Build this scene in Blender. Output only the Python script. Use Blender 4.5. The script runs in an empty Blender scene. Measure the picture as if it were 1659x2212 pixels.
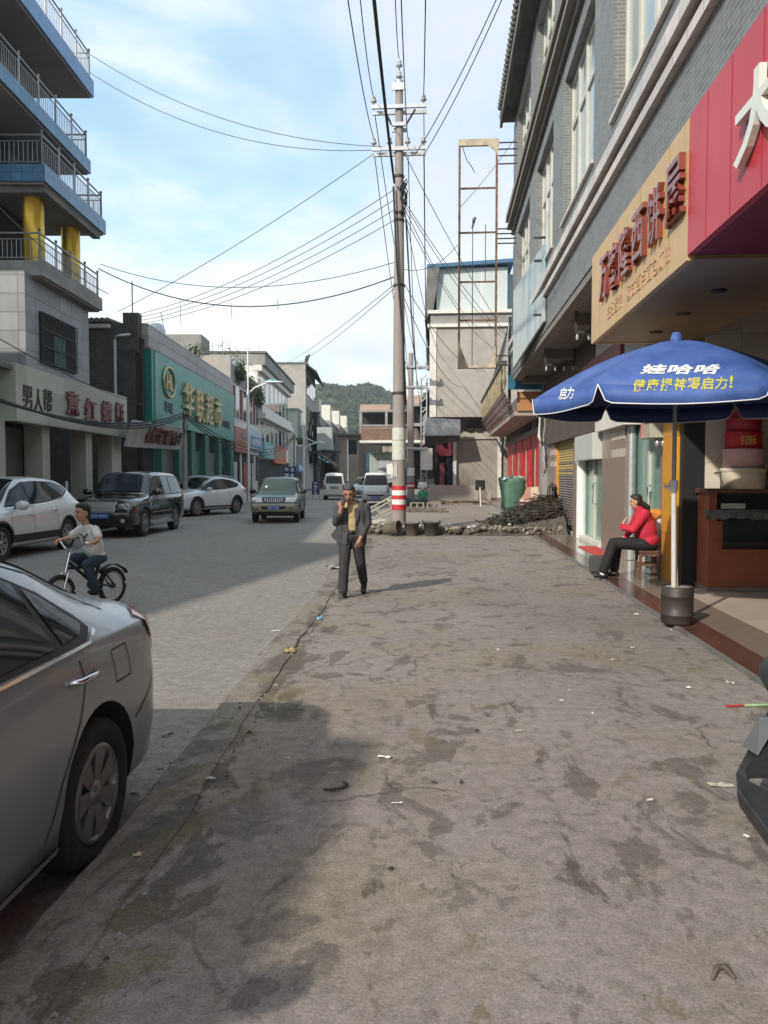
import bpy, bmesh, math, random
import numpy as np
from mathutils import Vector, Matrix, Euler, Quaternion
from mathutils.bvhtree import BVHTree
R = math.radians
random.seed(7)
SC = bpy.context.scene
COL = SC.collection
# ------------------------------------------------------------------ camera
EYE = 1.62
cd = bpy.data.cameras.new('camera'); cam = bpy.data.objects.new('camera', cd); COL.objects.link(cam)
cam.location = (0, 0, EYE); cam.rotation_euler = (R(90 - 2.67), 0, R(4.2))
cd.sensor_fit = 'VERTICAL'; cd.sensor_height = 24; cd.lens = 24 * 1694 / 2212
cd.clip_start = .05; cd.clip_end = 6000
SC.camera = cam
# ------------------------------------------------------------------ light and sky
SUN_AZ, SUN_EL = R(33), R(31)           # shadows fall towards +y, 33 degrees to the right
sd = bpy.data.lights.new('sun', 'SUN'); sd.energy = 2.95; sd.angle = R(1.1); sd.color = (1, .93, .83)
sun = bpy.data.objects.new('sun', sd); COL.objects.link(sun)
sun.rotation_euler = Vector((math.sin(SUN_AZ) * math.cos(SUN_EL), math.cos(SUN_AZ) * math.cos(SUN_EL), -math.sin(SUN_EL))).to_track_quat('-Z', 'Y').to_euler()
world = bpy.data.worlds.new('World'); SC.world = world; world.use_nodes = True
def make_sky():
    nt = world.node_tree; N = nt.nodes; L = nt.links; N.clear()
    out = N.new('ShaderNodeOutputWorld'); bg = N.new('ShaderNodeBackground'); bg.inputs[1].default_value = .15
    sky = N.new('ShaderNodeTexSky'); sky.sky_type = 'NISHITA'; sky.sun_disc = False
    sky.sun_elevation = SUN_EL; sky.sun_rotation = R(213); sky.air_density = 1.1; sky.dust_density = 1.2; sky.ozone_density = 1.6
    tc = N.new('ShaderNodeTexCoord'); sep = N.new('ShaderNodeSeparateXYZ'); L.new(tc.outputs['Generated'], sep.inputs[0])
    def mth(op, a, b):
        n = N.new('ShaderNodeMath'); n.operation = op
        for i, v in enumerate((a, b)):
            if isinstance(v, (int, float)): n.inputs[i].default_value = v
            else: L.new(v, n.inputs[i])
        return n.outputs[0]
    zz = mth('ADD', mth('MAXIMUM', sep.outputs[2], 0.), .22)
    u = mth('DIVIDE', sep.outputs[0], zz); v = mth('DIVIDE', sep.outputs[1], zz)
    cb = N.new('ShaderNodeCombineXYZ'); L.new(u, cb.inputs[0]); L.new(v, cb.inputs[1])
    def noise(scale, det, rough, off, dist=0.):
        mp = N.new('ShaderNodeMapping'); mp.inputs[1].default_value = off; L.new(cb.outputs[0], mp.inputs[0])
        n = N.new('ShaderNodeTexNoise'); n.inputs['Scale'].default_value = scale; n.inputs['Detail'].default_value = det; n.inputs['Roughness'].default_value = rough; n.inputs['Distortion'].default_value = dist
        L.new(mp.outputs[0], n.inputs[0]); return n.outputs[0]
    def ramp(x, a, b, ca=(0, 0, 0, 1), cb_=(1, 1, 1, 1)):
        r = N.new('ShaderNodeValToRGB'); r.color_ramp.elements[0].position = a; r.color_ramp.elements[1].position = b
        r.color_ramp.elements[0].color = ca; r.color_ramp.elements[1].color = cb_; r.color_ramp.interpolation = 'EASE'; L.new(x, r.inputs[0]); return r.outputs[0]
    n1 = noise(1.15, 7, .52, (3.1, 1.7, 0), .5); n2 = noise(3.2, 6, .6, (5, 2, 4)); n3 = noise(.8, 5, .5, (11, 9, 2))
    mask = ramp(mth('ADD', mth('MULTIPLY', n1, .78), mth('MULTIPLY', n2, .22)), .365, .585)
    low = mth('SUBTRACT', 1., mth('MULTIPLY', sep.outputs[2], 3.2)); low = mth('MAXIMUM', low, 0.)
    m2 = mth('MINIMUM', mth('ADD', mask, mth('MULTIPLY', low, .42)), .97)
    cl = ramp(n3, .36, .62, (3.7, 4.1, 4.55, 1), (5.3, 5.5, 5.5, 1))
    veil = N.new('ShaderNodeMixRGB'); veil.inputs[0].default_value = .5; L.new(sky.outputs[0], veil.inputs[1]); veil.inputs[2].default_value = (3.0, 4.75, 6.2, 1)
    mix = N.new('ShaderNodeMixRGB'); L.new(m2, mix.inputs[0]); L.new(veil.outputs[0], mix.inputs[1]); L.new(cl, mix.inputs[2])
    L.new(mix.outputs[0], bg.inputs[0]); L.new(bg.outputs[0], out.inputs[0])
make_sky()
SC.view_settings.view_transform = 'Standard'; SC.view_settings.look = 'None'; SC.view_settings.exposure = .55; SC.view_settings.gamma = 1
SC.cycles.max_bounces = 5; SC.cycles.diffuse_bounces = 3; SC.cycles.glossy_bounces = 3; SC.cycles.transparent_max_bounces = 6; SC.cycles.use_denoising = True
SC.cycles.caustics_reflective = False; SC.cycles.caustics_refractive = False; SC.cycles.sample_clamp_indirect = 4

# ------------------------------------------------------------------ materials
MATS = {}
def mat(name, col, rough=.75, var=.18, scale=2.5, metal=0., coat=0., bump=0., bscale=60., streak=0., sscale=(9, 9, .55), dirt=0., dirtcol=(.05, .045, .04), spec=.5, alpha=1., emit=0., tint=None, grid=None, brick=None, transm=0., space='Object'):
    """Procedural surface: base colour broken up by noise, optional vertical rain streaks, dirt patches, tile joints or brick courses."""
    if name in MATS: return MATS[name]
    m = bpy.data.materials.new(name); m.use_nodes = True; nt = m.node_tree; N = nt.nodes; L = nt.links
    b = N['Principled BSDF']
    tc = N.new('ShaderNodeTexCoord'); geo = N.new('ShaderNodeNewGeometry')
    P = tc.outputs['Object'] if space == 'Object' else geo.outputs['Position']
    def noise(sc, det=5, rough=.6, vec=None, scl=None):
        n = N.new('ShaderNodeTexNoise'); n.inputs['Scale'].default_value = sc; n.inputs['Detail'].default_value = det; n.inputs['Roughness'].default_value = rough
        v = vec or P
        if scl:
            mp = N.new('ShaderNodeMapping'); mp.inputs[3].default_value = scl; L.new(v, mp.inputs[0]); v = mp.outputs[0]
        L.new(v, n.inputs['Vector']); return n.outputs['Fac']
    def ramp(x, a, c):
        r = N.new('ShaderNodeValToRGB'); r.color_ramp.elements[0].position = a; r.color_ramp.elements[1].position = c; L.new(x, r.inputs[0]); return r.outputs[0]
    def mixc(f, a, c, mode='MIX'):
        n = N.new('ShaderNodeMixRGB'); n.blend_type = mode
        for i, v in enumerate((f, a, c)):
            if isinstance(v, (int, float)): n.inputs[i].default_value = v
            elif isinstance(v, tuple): n.inputs[i].default_value = (*v[:3], 1)
            else: L.new(v, n.inputs[i])
        return n.outputs[0]
    c = tuple(col)
    lo = tuple(max(0, x * (1 - var)) for x in c); hi = tuple(min(1, x * (1 + var)) for x in c)
    if tint: hi = tint
    out = mixc(ramp(noise(scale, 6, .62), .3, .7), lo, hi)
    uv = None
    if grid or brick:
        sp = N.new('ShaderNodeSeparateXYZ'); L.new(P, sp.inputs[0]); ad = N.new('ShaderNodeMath'); ad.operation = 'ADD'; L.new(sp.outputs[0], ad.inputs[0]); L.new(sp.outputs[1], ad.inputs[1])
        cb = N.new('ShaderNodeCombineXYZ')
        if (grid or brick)[-1] == 'flat': L.new(sp.outputs[0], cb.inputs[0]); L.new(sp.outputs[1], cb.inputs[1])
        else: L.new(ad.outputs[0], cb.inputs[0]); L.new(sp.outputs[2], cb.inputs[1])
        uv = cb.outputs[0]
    bumpin = None
    if grid or brick:
        bt = N.new('ShaderNodeTexBrick'); L.new(uv, bt.inputs['Vector']); bt.inputs['Scale'].default_value = 1
        if grid:
            w, h, mort, mc, _ = grid; bt.offset = 0
        else:
            w, h, mort, mc, _ = brick; bt.offset = .5
        bt.inputs['Brick Width'].default_value = w; bt.inputs['Row Height'].default_value = h; bt.inputs['Mortar Size'].default_value = mort; bt.inputs['Mortar Smooth'].default_value = .1
        bt.inputs['Color1'].default_value = (.82, .82, .82, 1); bt.inputs['Color2'].default_value = (1.12, 1.1, 1.08, 1); bt.inputs['Bias'].default_value = 0
        bt.inputs['Mortar'].default_value = (1, 1, 1, 1)
        out = mixc(1., out, bt.outputs['Color'], 'MULTIPLY')
        out = mixc(bt.outputs['Fac'], out, mc)
        bumpin = bt.outputs['Fac']
    if streak:
        s = ramp(noise(1., 5, .65, scl=sscale), .5, .78)
        ml = N.new('ShaderNodeMath'); ml.operation = 'MULTIPLY'; L.new(s, ml.inputs[0]); ml.inputs[1].default_value = streak
        out = mixc(ml.outputs[0], out, dirtcol)
    if dirt:
        s = ramp(noise(scale * .7 + .3, 8, .7), .52, .72)
        ml = N.new('ShaderNodeMath'); ml.operation = 'MULTIPLY'; L.new(s, ml.inputs[0]); ml.inputs[1].default_value = dirt
        out = mixc(ml.outputs[0], out, dirtcol)
    L.new(out, b.inputs['Base Color'])
    b.inputs['Roughness'].default_value = rough; b.inputs['Metallic'].default_value = metal
    b.inputs['Specular IOR Level'].default_value = spec
    if coat: b.inputs['Coat Weight'].default_value = coat; b.inputs['Coat Roughness'].default_value = .06
    if transm: b.inputs['Transmission Weight'].default_value = transm
    if emit: L.new(out, b.inputs['Emission Color']); b.inputs['Emission Strength'].default_value = emit
    if alpha < 1: b.inputs['Alpha'].default_value = alpha
    if bump or bumpin:
        bp = N.new('ShaderNodeBump'); bp.inputs['Distance'].default_value = .01
        if bumpin and not bump:
            iv = N.new('ShaderNodeMath'); iv.operation = 'SUBTRACT'; iv.inputs[0].default_value = 1; L.new(bumpin, iv.inputs[1]); L.new(iv.outputs[0], bp.inputs['Height']); bp.inputs['Strength'].default_value = .6
        else:
            L.new(noise(bscale, 6, .65), bp.inputs['Height']); bp.inputs['Strength'].default_value = bump
        L.new(bp.outputs[0], b.inputs['Normal'])
    MATS[name] = m; return m
M = mat
K = {}
def mats():
    K.update(
    concrete=M('concrete', (.27, .26, .245), .9, .2, 1.4, bump=.5, bscale=25, dirt=.35, dirtcol=(.12, .115, .105)),
    concrete_dk=M('concrete_dark', (.16, .155, .145), .9, .25, 1.2, bump=.5, bscale=20, dirt=.5),
    soffit=M('soffit_paint', (.235, .215, .19), .85, .12, 1.1, dirt=.25, dirtcol=(.15, .13, .11)),
    render_=M('cement_render', (.37, .34, .305), .92, .14, .9, bump=.4, bscale=18, streak=.22, dirt=.2, dirtcol=(.2, .18, .165)),
    whitewash=M('whitewash', (.66, .64, .58), .85, .1, 1.5, streak=.3, dirtcol=(.3, .28, .25)),
    brickgrey=M('grey_brick_facing', (.175, .18, .175), .55, .22, 3, brick=(.22, .055, .007, (.28, .28, .27), 'w'), streak=.2, dirtcol=(.07, .075, .075)),
    brickold=M('old_dark_brick', (.075, .066, .06), .95, .4, 2.2, brick=(.24, .07, .012, (.13, .12, .11), 'w'), dirt=.6, dirtcol=(.02, .02, .018)),
    brickred=M('raw_red_brick', (.42, .27, .2), .95, .2, 1.2, brick=(.24, .08, .012, (.45, .38, .32), 'w'), dirt=.2),
    tilepink=M('pale_marble_strip', (.62, .56, .51), .4, .12, 4, grid=(.45, .3, .006, (.25, .22, .2), 'w')),
    tilewall=M('grey_stone_cladding', (.255, .26, .265), .55, .1, 1.2, grid=(.9, .52, .012, (.13, .13, .13), 'w'), streak=.15),
    tileblue=M('blue_ceramic_tile', (.07, .19, .33), .35, .22, 2.5, grid=(.3, .3, .012, (.05, .11, .17), 'w'), streak=.35, dirtcol=(.03, .06, .08)),
    tilecream=M('cream_wall_tile', (.60, .55, .47), .35, .08, 2, grid=(.6, .6, .006, (.4, .36, .3), 'w')),
    granite=M('brown_granite', (.27, .20, .165), .3, .14, 30, spec=.5),
    granite_w=M('white_tile_patch', (.5, .44, .38), .45, .12, 6),
    cream=M('cream_panel', (.41, .405, .33), .5, .07, 1.1, grid=(1.22, .9, .006, (.26, .26, .2), 'w'), streak=.12, dirtcol=(.2, .2, .15)),
    creamflat=M('cream_pillar', (.40, .39, .32), .6, .1, 2),
    green=M('green_sign_sheet', (.04, .25, .195), .42, .2, .8, streak=.3, dirtcol=(.025, .14, .14), tint=(.06, .29, .25)),
    greendk=M('green_sign_edge', (.0, .19, .13), .45, .15, 1),
    greenwall=M('green_pillar_paint', (.04, .14, .11), .6, .2, 2),
    greytile=M('grey_parapet_sheet', (.36, .345, .335), .6, .08, 1, grid=(2.2, .42, .014, (.12, .12, .12), 'w'), dirt=.15),
    black=M('black_void', (.012, .012, .012), .8, .3, 3),
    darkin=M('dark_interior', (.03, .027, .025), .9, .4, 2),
    iron=M('dark_iron', (.05, .046, .043), .6, .3, 8, metal=.3),
    rust=M('rusty_steel', (.16, .09, .06), .85, .5, 9, dirt=.6, dirtcol=(.42, .33, .24)),
    galv=M('galvanised_steel', (.45, .46, .47), .45, .15, 10, metal=.7),
    steelrail=M('stainless_rail', (.30, .30, .30), .4, .1, 5, metal=.6),
    white=M('white_paint', (.74, .74, .72), .5, .06, 3),
    alu=M('cream_window_frame', (.55, .53, .46), .45, .08, 4, streak=.15, dirtcol=(.3, .28, .24)),
    glass=M('window_glass', (.035, .045, .05), .07, .3, 1.5, spec=.8),
    glasspale=M('pale_window_glass', (.3, .37, .38), .12, .2, .7, spec=.8),
    glassgreen=M('green_door_glass', (.17, .29, .235), .12, .22, .8, spec=.7),
    red=M('red_door_paint', (.56, .025, .035), .4, .15, 2.5),
    redsign=M('red_sign_panel', (.50, .028, .042), .42, .1, .9, tint=(.56, .05, .065), streak=.12, dirtcol=(.3, .05, .06)),
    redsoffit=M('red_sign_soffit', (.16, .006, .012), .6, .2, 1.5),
    yellowsign=M('yellow_sign_panel', (.56, .37, .15), .45, .07, .9, tint=(.62, .43, .2), streak=.22, dirtcol=(.36, .24, .11)),
    redletter=M('dark_red_letter', (.22, .05, .035), .3, .15, 9, coat=.2),
    ivory=M('ivory_letter', (.72, .74, .66), .4, .04, 6),
    gold=M('gold_letter', (.48, .40, .2), .45, .2, 7, metal=.2),
    goldcol=M('gold_column', (.62, .42, .04), .25, .15, 2, metal=.45),
    yellowpil=M('yellow_cladding', (.62, .29, .02), .4, .08, 2),
    marble=M('red_marble', (.115, .055, .042), .22, .3, 7, grid=(.8, .8, .004, (.06, .03, .025), 'flat'), space='World'),
    tilefloor=M('glossy_beige_tile', (.27, .235, .19), .13, .12, 3, grid=(.8, .8, .004, (.16, .14, .11), 'flat'), space='World'),
    tilebrown=M('brown_paving', (.2, .15, .12), .5, .12, 5, dirt=.25, dirtcol=(.13, .1, .08), space='World'),
    tilelight=M('cream_floor_tile', (.46, .39, .32), .4, .08, 3, grid=(.8, .8, .005, (.25, .2, .17), 'flat'), dirt=.2, dirtcol=(.3, .25, .2), space='World'),
    rubber=M('tyre_rubber', (.018, .018, .018), .85, .3, 20),
    rim=M('alloy_rim', (.3, .3, .3), .38, .1, 9, metal=.85),
    chrome=M('chrome', (.75, .75, .76), .12, .05, 5, metal=1),
    carglass=M('car_glass', (.008, .009, .010), .05, .3, 2, spec=.35),
    carblack=M('black_trim', (.013, .013, .014), .55, .2, 9),
    lampglass=M('headlamp_glass', (.42, .43, .42), .12, .25, 14, spec=.9, metal=.4),
    taillamp=M('red_tail_lamp', (.42, .03, .03), .15, .25, 8, spec=.8, coat=.6),
    plateblue=M('blue_plate', (.03, .12, .42), .4, .05, 5),
    skin=M('skin', (.36, .19, .125), .55, .1, 14),
    skinlt=M('skin_light', (.47, .26, .17), .55, .1, 14),
    hair=M('black_hair', (.014, .012, .011), .6, .4, 60),
    hairgrey=M('greying_hair', (.045, .042, .04), .6, .5, 50),
    wood=M('brown_wood', (.12, .06, .038), .6, .35, 9),
    counter=M('red_brown_counter', (.34, .105, .052), .4, .16, 3),
    foliage=M('leaf_green', (.06, .085, .03), .7, .5, 5),
    foliage2=M('corn_leaf', (.16, .16, .08), .7, .4, 4),
    wire=M('wire_black', (.02, .02, .022), .7, .2, 5),
    wiregrey=M('wire_grey', (.1, .11, .13), .6, .2, 5),
    porcelain=M('porcelain', (.42, .43, .42), .3, .2, 8),
    polec=M('concrete_pole', (.30, .265, .245), .9, .1, 2, bump=.2, bscale=40, streak=.15, dirtcol=(.18, .16, .15)),
    redband=M('red_band', (.5, .03, .04), .6, .12, 5),
    paper=M('litter_paper', (.68, .66, .6), .8, .12, 20),
    cloudtarp=M('grey_tarp', (.11, .115, .125), .6, .35, 1.6, dirt=.4, dirtcol=(.26, .27, .29)),
    )
mats()

# ------------------------------------------------------------------ mesh builder
class MB:
    def __init__(s): s.v = []; s.f = []; s.m = []; s.sm = []; s.mats = []
    def mi(s, m):
        if m not in s.mats: s.mats.append(m)
        return s.mats.index(m)
    def add(s, vs, fs, m, smooth=False, mtx=None):
        o = len(s.v); i = s.mi(m)
        s.v += [tuple(mtx @ Vector(p)) for p in vs] if mtx else [tuple(p) for p in vs]
        for f in fs: s.f.append(tuple(o + k for k in f)); s.m.append(i); s.sm.append(smooth)
        return s
    def box(s, a, b, m, mtx=None, bev=0.):
        (x0, y0, z0), (x1, y1, z1) = a, b
        if x0 > x1: x0, x1 = x1, x0
        if y0 > y1: y0, y1 = y1, y0
        if z0 > z1: z0, z1 = z1, z0
        if not bev:
            vs = [(x, y, z) for z in (z0, z1) for y in (y0, y1) for x in (x0, x1)]
            return s.add(vs, [(0, 2, 3, 1), (4, 5, 7, 6), (0, 1, 5, 4), (2, 6, 7, 3), (0, 4, 6, 2), (1, 3, 7, 5)], m, False, mtx)
        bm = bmesh.new(); bmesh.ops.create_cube(bm, size=1)
        for v in bm.verts: v.co = Vector(((x0 + x1) / 2 + v.co.x * (x1 - x0), (y0 + y1) / 2 + v.co.y * (y1 - y0), (z0 + z1) / 2 + v.co.z * (z1 - z0)))
        bmesh.ops.bevel(bm, geom=bm.edges[:], offset=bev, segments=2, affect='EDGES', profile=.6)
        return s.bm(bm, m, False, mtx)
    def bm(s, bm, m, smooth=False, mtx=None):
        bm.verts.ensure_lookup_table()
        s.add([v.co[:] for v in bm.verts], [[v.index for v in f.verts] for f in bm.faces], m, smooth, mtx); bm.free(); return s
    def cyl(s, p0, p1, r0, m, r1=None, n=12, caps=True, smooth=True):
        r1 = r0 if r1 is None else r1
        p0, p1 = Vector(p0), Vector(p1); d = (p1 - p0)
        if d.length < 1e-6: return s
        q = d.to_track_quat('Z', 'Y'); vs = []
        for p, r in ((p0, r0), (p1, r1)):
            for k in range(n):
                a = 2 * math.pi * k / n; vs.append(p + q @ Vector((r * math.cos(a), r * math.sin(a), 0)))
        s.add(vs, [(k, (k + 1) % n, n + (k + 1) % n, n + k) for k in range(n)], m, smooth)
        if caps: s.add(vs, [tuple(range(n - 1, -1, -1)), tuple(range(n, 2 * n))], m)
        return s
    def tube(s, pts, r, m, n=6, closed=False):
        pts = [Vector(p) for p in pts]; k = len(pts); rr = r if isinstance(r, (list, tuple)) else [r] * k; vs = []; ref = Vector((0, 0, 1))
        for i, p in enumerate(pts):
            t = (pts[(i + 1) % k] - pts[i - 1]) if closed else (pts[min(i + 1, k - 1)] - pts[max(i - 1, 0)])
            t.normalize(); u = t.cross(ref)
            if u.length < .05: u = t.cross(Vector((1, 0, 0)))
            u.normalize(); w = u.cross(t)
            for j in range(n):
                a = 2 * math.pi * j / n; vs.append(p + u * rr[i] * math.cos(a) + w * rr[i] * math.sin(a))
        fs = []
        for i in range(k if closed else k - 1):
            i2 = (i + 1) % k
            for j in range(n): fs.append((i * n + j, i * n + (j + 1) % n, i2 * n + (j + 1) % n, i2 * n + j))
        if not closed: fs += [tuple(range(n - 1, -1, -1)), tuple(range((k - 1) * n, k * n))]
        return s.add(vs, fs, m, True)
    def ball(s, c, r, m, n=12, mtx=None):
        rx, ry, rz = r if isinstance(r, (tuple, list)) else (r, r, r); vs = []; h = n // 2
        for i in range(h + 1):
            t = math.pi * i / h
            for j in range(n):
                a = 2 * math.pi * j / n; vs.append((c[0] + rx * math.sin(t) * math.cos(a), c[1] + ry * math.sin(t) * math.sin(a), c[2] - rz * math.cos(t)))
        return s.add(vs, [(i * n + j, i * n + (j + 1) % n, (i + 1) * n + (j + 1) % n, (i + 1) * n + j) for i in range(h) for j in range(n)], m, True, mtx)
    def lathe(s, prof, m, n=24, mtx=None, smooth=True):
        vs = []; k = len(prof)
        for r, z in prof:
            for j in range(n):
                a = 2 * math.pi * j / n; vs.append((r * math.cos(a), r * math.sin(a), z))
        return s.add(vs, [(i * n + j, i * n + (j + 1) % n, (i + 1) * n + (j + 1) % n, (i + 1) * n + j) for i in range(k - 1) for j in range(n)], m, smooth, mtx)
    def prism(s, poly, d, m, mtx=None):
        """poly: 3-D points of one face; d: extrusion vector"""
        n = len(poly); a = [Vector(p) for p in poly]; d = Vector(d)
        return s.add(a + [p + d for p in a], [tuple(range(n - 1, -1, -1)), tuple(range(n, 2 * n))] + [(i, (i + 1) % n, n + (i + 1) % n, n + i) for i in range(n)], m, False, mtx)
    def quad(s, a, b, c, d, m): return s.add([a, b, c, d], [(0, 1, 2, 3)], m)
    def build(s, name, parent=None, org=(0, 0, 0), fixn=False):
        me = bpy.data.meshes.new(name)
        ox, oy, oz = org
        me.from_pydata([(x - ox, y - oy, z - oz) for x, y, z in s.v], [], s.f)
        for m in s.mats: me.materials.append(m)
        me.polygons.foreach_set('material_index', s.m); me.polygons.foreach_set('use_smooth', s.sm); me.update()
        if fixn:
            bm = bmesh.new(); bm.from_mesh(me); bmesh.ops.recalc_face_normals(bm, faces=bm.faces); bm.to_mesh(me); bm.free()
        o = bpy.data.objects.new(name, me); COL.objects.link(o)
        if parent: o.parent = parent
        elif org != (0, 0, 0): o.location = org
        return o
def thing(name, label, cat, loc=(0, 0, 0), rz=0., group=None):
    o = bpy.data.objects.new(name, None); COL.objects.link(o); o.location = loc; o.rotation_euler = (0, 0, rz); o.empty_display_size = .1
    return tag(o, label, cat, group)
def tag(o, label, cat, group=None):
    o['label'] = label; o['category'] = cat
    if group: o['group'] = group
    return o
def struct(o): o['kind'] = 'structure'; return o
def stuff(o): o['kind'] = 'stuff'; return o
class Frame:
    """A thing whose parts are written in coordinates of the street side it stands on: base point and heading are the Empty's."""
    def __init__(s, name, label, cat, base, rz=0., group=None, world=None):
        s.base = Vector(base); s.rz = rz
        loc = world if world else base
        s.o = thing(name, label, cat, loc, rz, group)
    def part(s, mb, name, label=None, parent=None, fixn=False):
        o = mb.build(name, parent or s.o, tuple(s.base), fixn)
        if label: o['label'] = label
        return o
def dup(root, loc, rz, label, group=None, scale=None):
    r = root.copy(); COL.objects.link(r); r.location = loc; r.rotation_euler = (0, 0, rz); r['label'] = label
    if group: r['group'] = group
    for ch in list(root.children):
        c = ch.copy(); COL.objects.link(c); c.parent = r
        for g in ch.children:
            d = g.copy(); COL.objects.link(d); d.parent = c
    return r
LT = R(4.7); LD = Vector((-math.sin(LT), math.cos(LT), 0)); LN = Vector((math.cos(LT), math.sin(LT), 0))
def LW(o, s, z=0.): p = LN * o + LD * s; return (p.x, p.y, z)
def LFrame(name, label, cat, o, s, z=0., group=None): return Frame(name, label, cat, (o, s, z), LT, group, LW(o, s, z))
# pixel rays: where a point read off the photograph stands, given its height or distance
_cm = Euler((R(-2.67), 0, R(4.2)), 'XYZ').to_matrix()
def ray(x, y): return _cm @ Vector(((x - 829.5) / 1694, 1, -(y - 1106) / 1694))
def G(x, y, z=0.): r = ray(x, y); t = (z - EYE) / r.z; return Vector((0, 0, EYE)) + r * t
def PY(x, y, Y): r = ray(x, y); return Vector((0, 0, EYE)) + r * (Y / r.y)
def PZ(x, y, z): return G(x, y, z)
def text_mesh(body, size=1., depth=.02, bold=0.):
    cu = bpy.data.curves.new('lettering', 'FONT'); cu.body = body; cu.size = size; cu.extrude = depth; cu.align_x = 'CENTER'; cu.align_y = 'CENTER'; cu.offset = bold; cu.resolution_u = 3
    o = bpy.data.objects.new('lettering', cu); COL.objects.link(o)
    dg = bpy.context.evaluated_depsgraph_get(); me = bpy.data.meshes.new_from_object(o.evaluated_get(dg), depsgraph=dg)
    vs = [v.co.copy() for v in me.vertices]; fs = [tuple(p.vertices) for p in me.polygons]
    bpy.data.objects.remove(o); bpy.data.curves.remove(cu); bpy.data.meshes.remove(me)
    return vs, fs
def put_text(mb, body, mtx, m, size=1., depth=.02, sx=1., w=None, h=None, bold=0.):
    vs, fs = text_mesh(body, size, depth, bold)
    if not vs: return
    xs = [v.x for v in vs]; ys = [v.y for v in vs]; cx = (max(xs) + min(xs)) / 2; cy = (max(ys) + min(ys)) / 2
    kx = (w / max(1e-6, max(xs) - min(xs))) if w else sx; ky = (h / max(1e-6, max(ys) - min(ys))) if h else 1
    mb.add([Vector(((v.x - cx) * kx, (v.y - cy) * ky, v.z)) for v in vs], fs, m, False, mtx)
def face_mtx(c, right, up=(0, 0, 1)):
    """lettering plane: local x runs to `right`, local y to `up`, local z out of the sign"""
    r = Vector(right).normalized(); u = Vector(up).normalized(); n = r.cross(u).normalized(); u = n.cross(r)
    return Matrix(((r.x, u.x, n.x, c[0]), (r.y, u.y, n.y, c[1]), (r.z, u.z, n.z, c[2]), (0, 0, 0, 1)))
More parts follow.
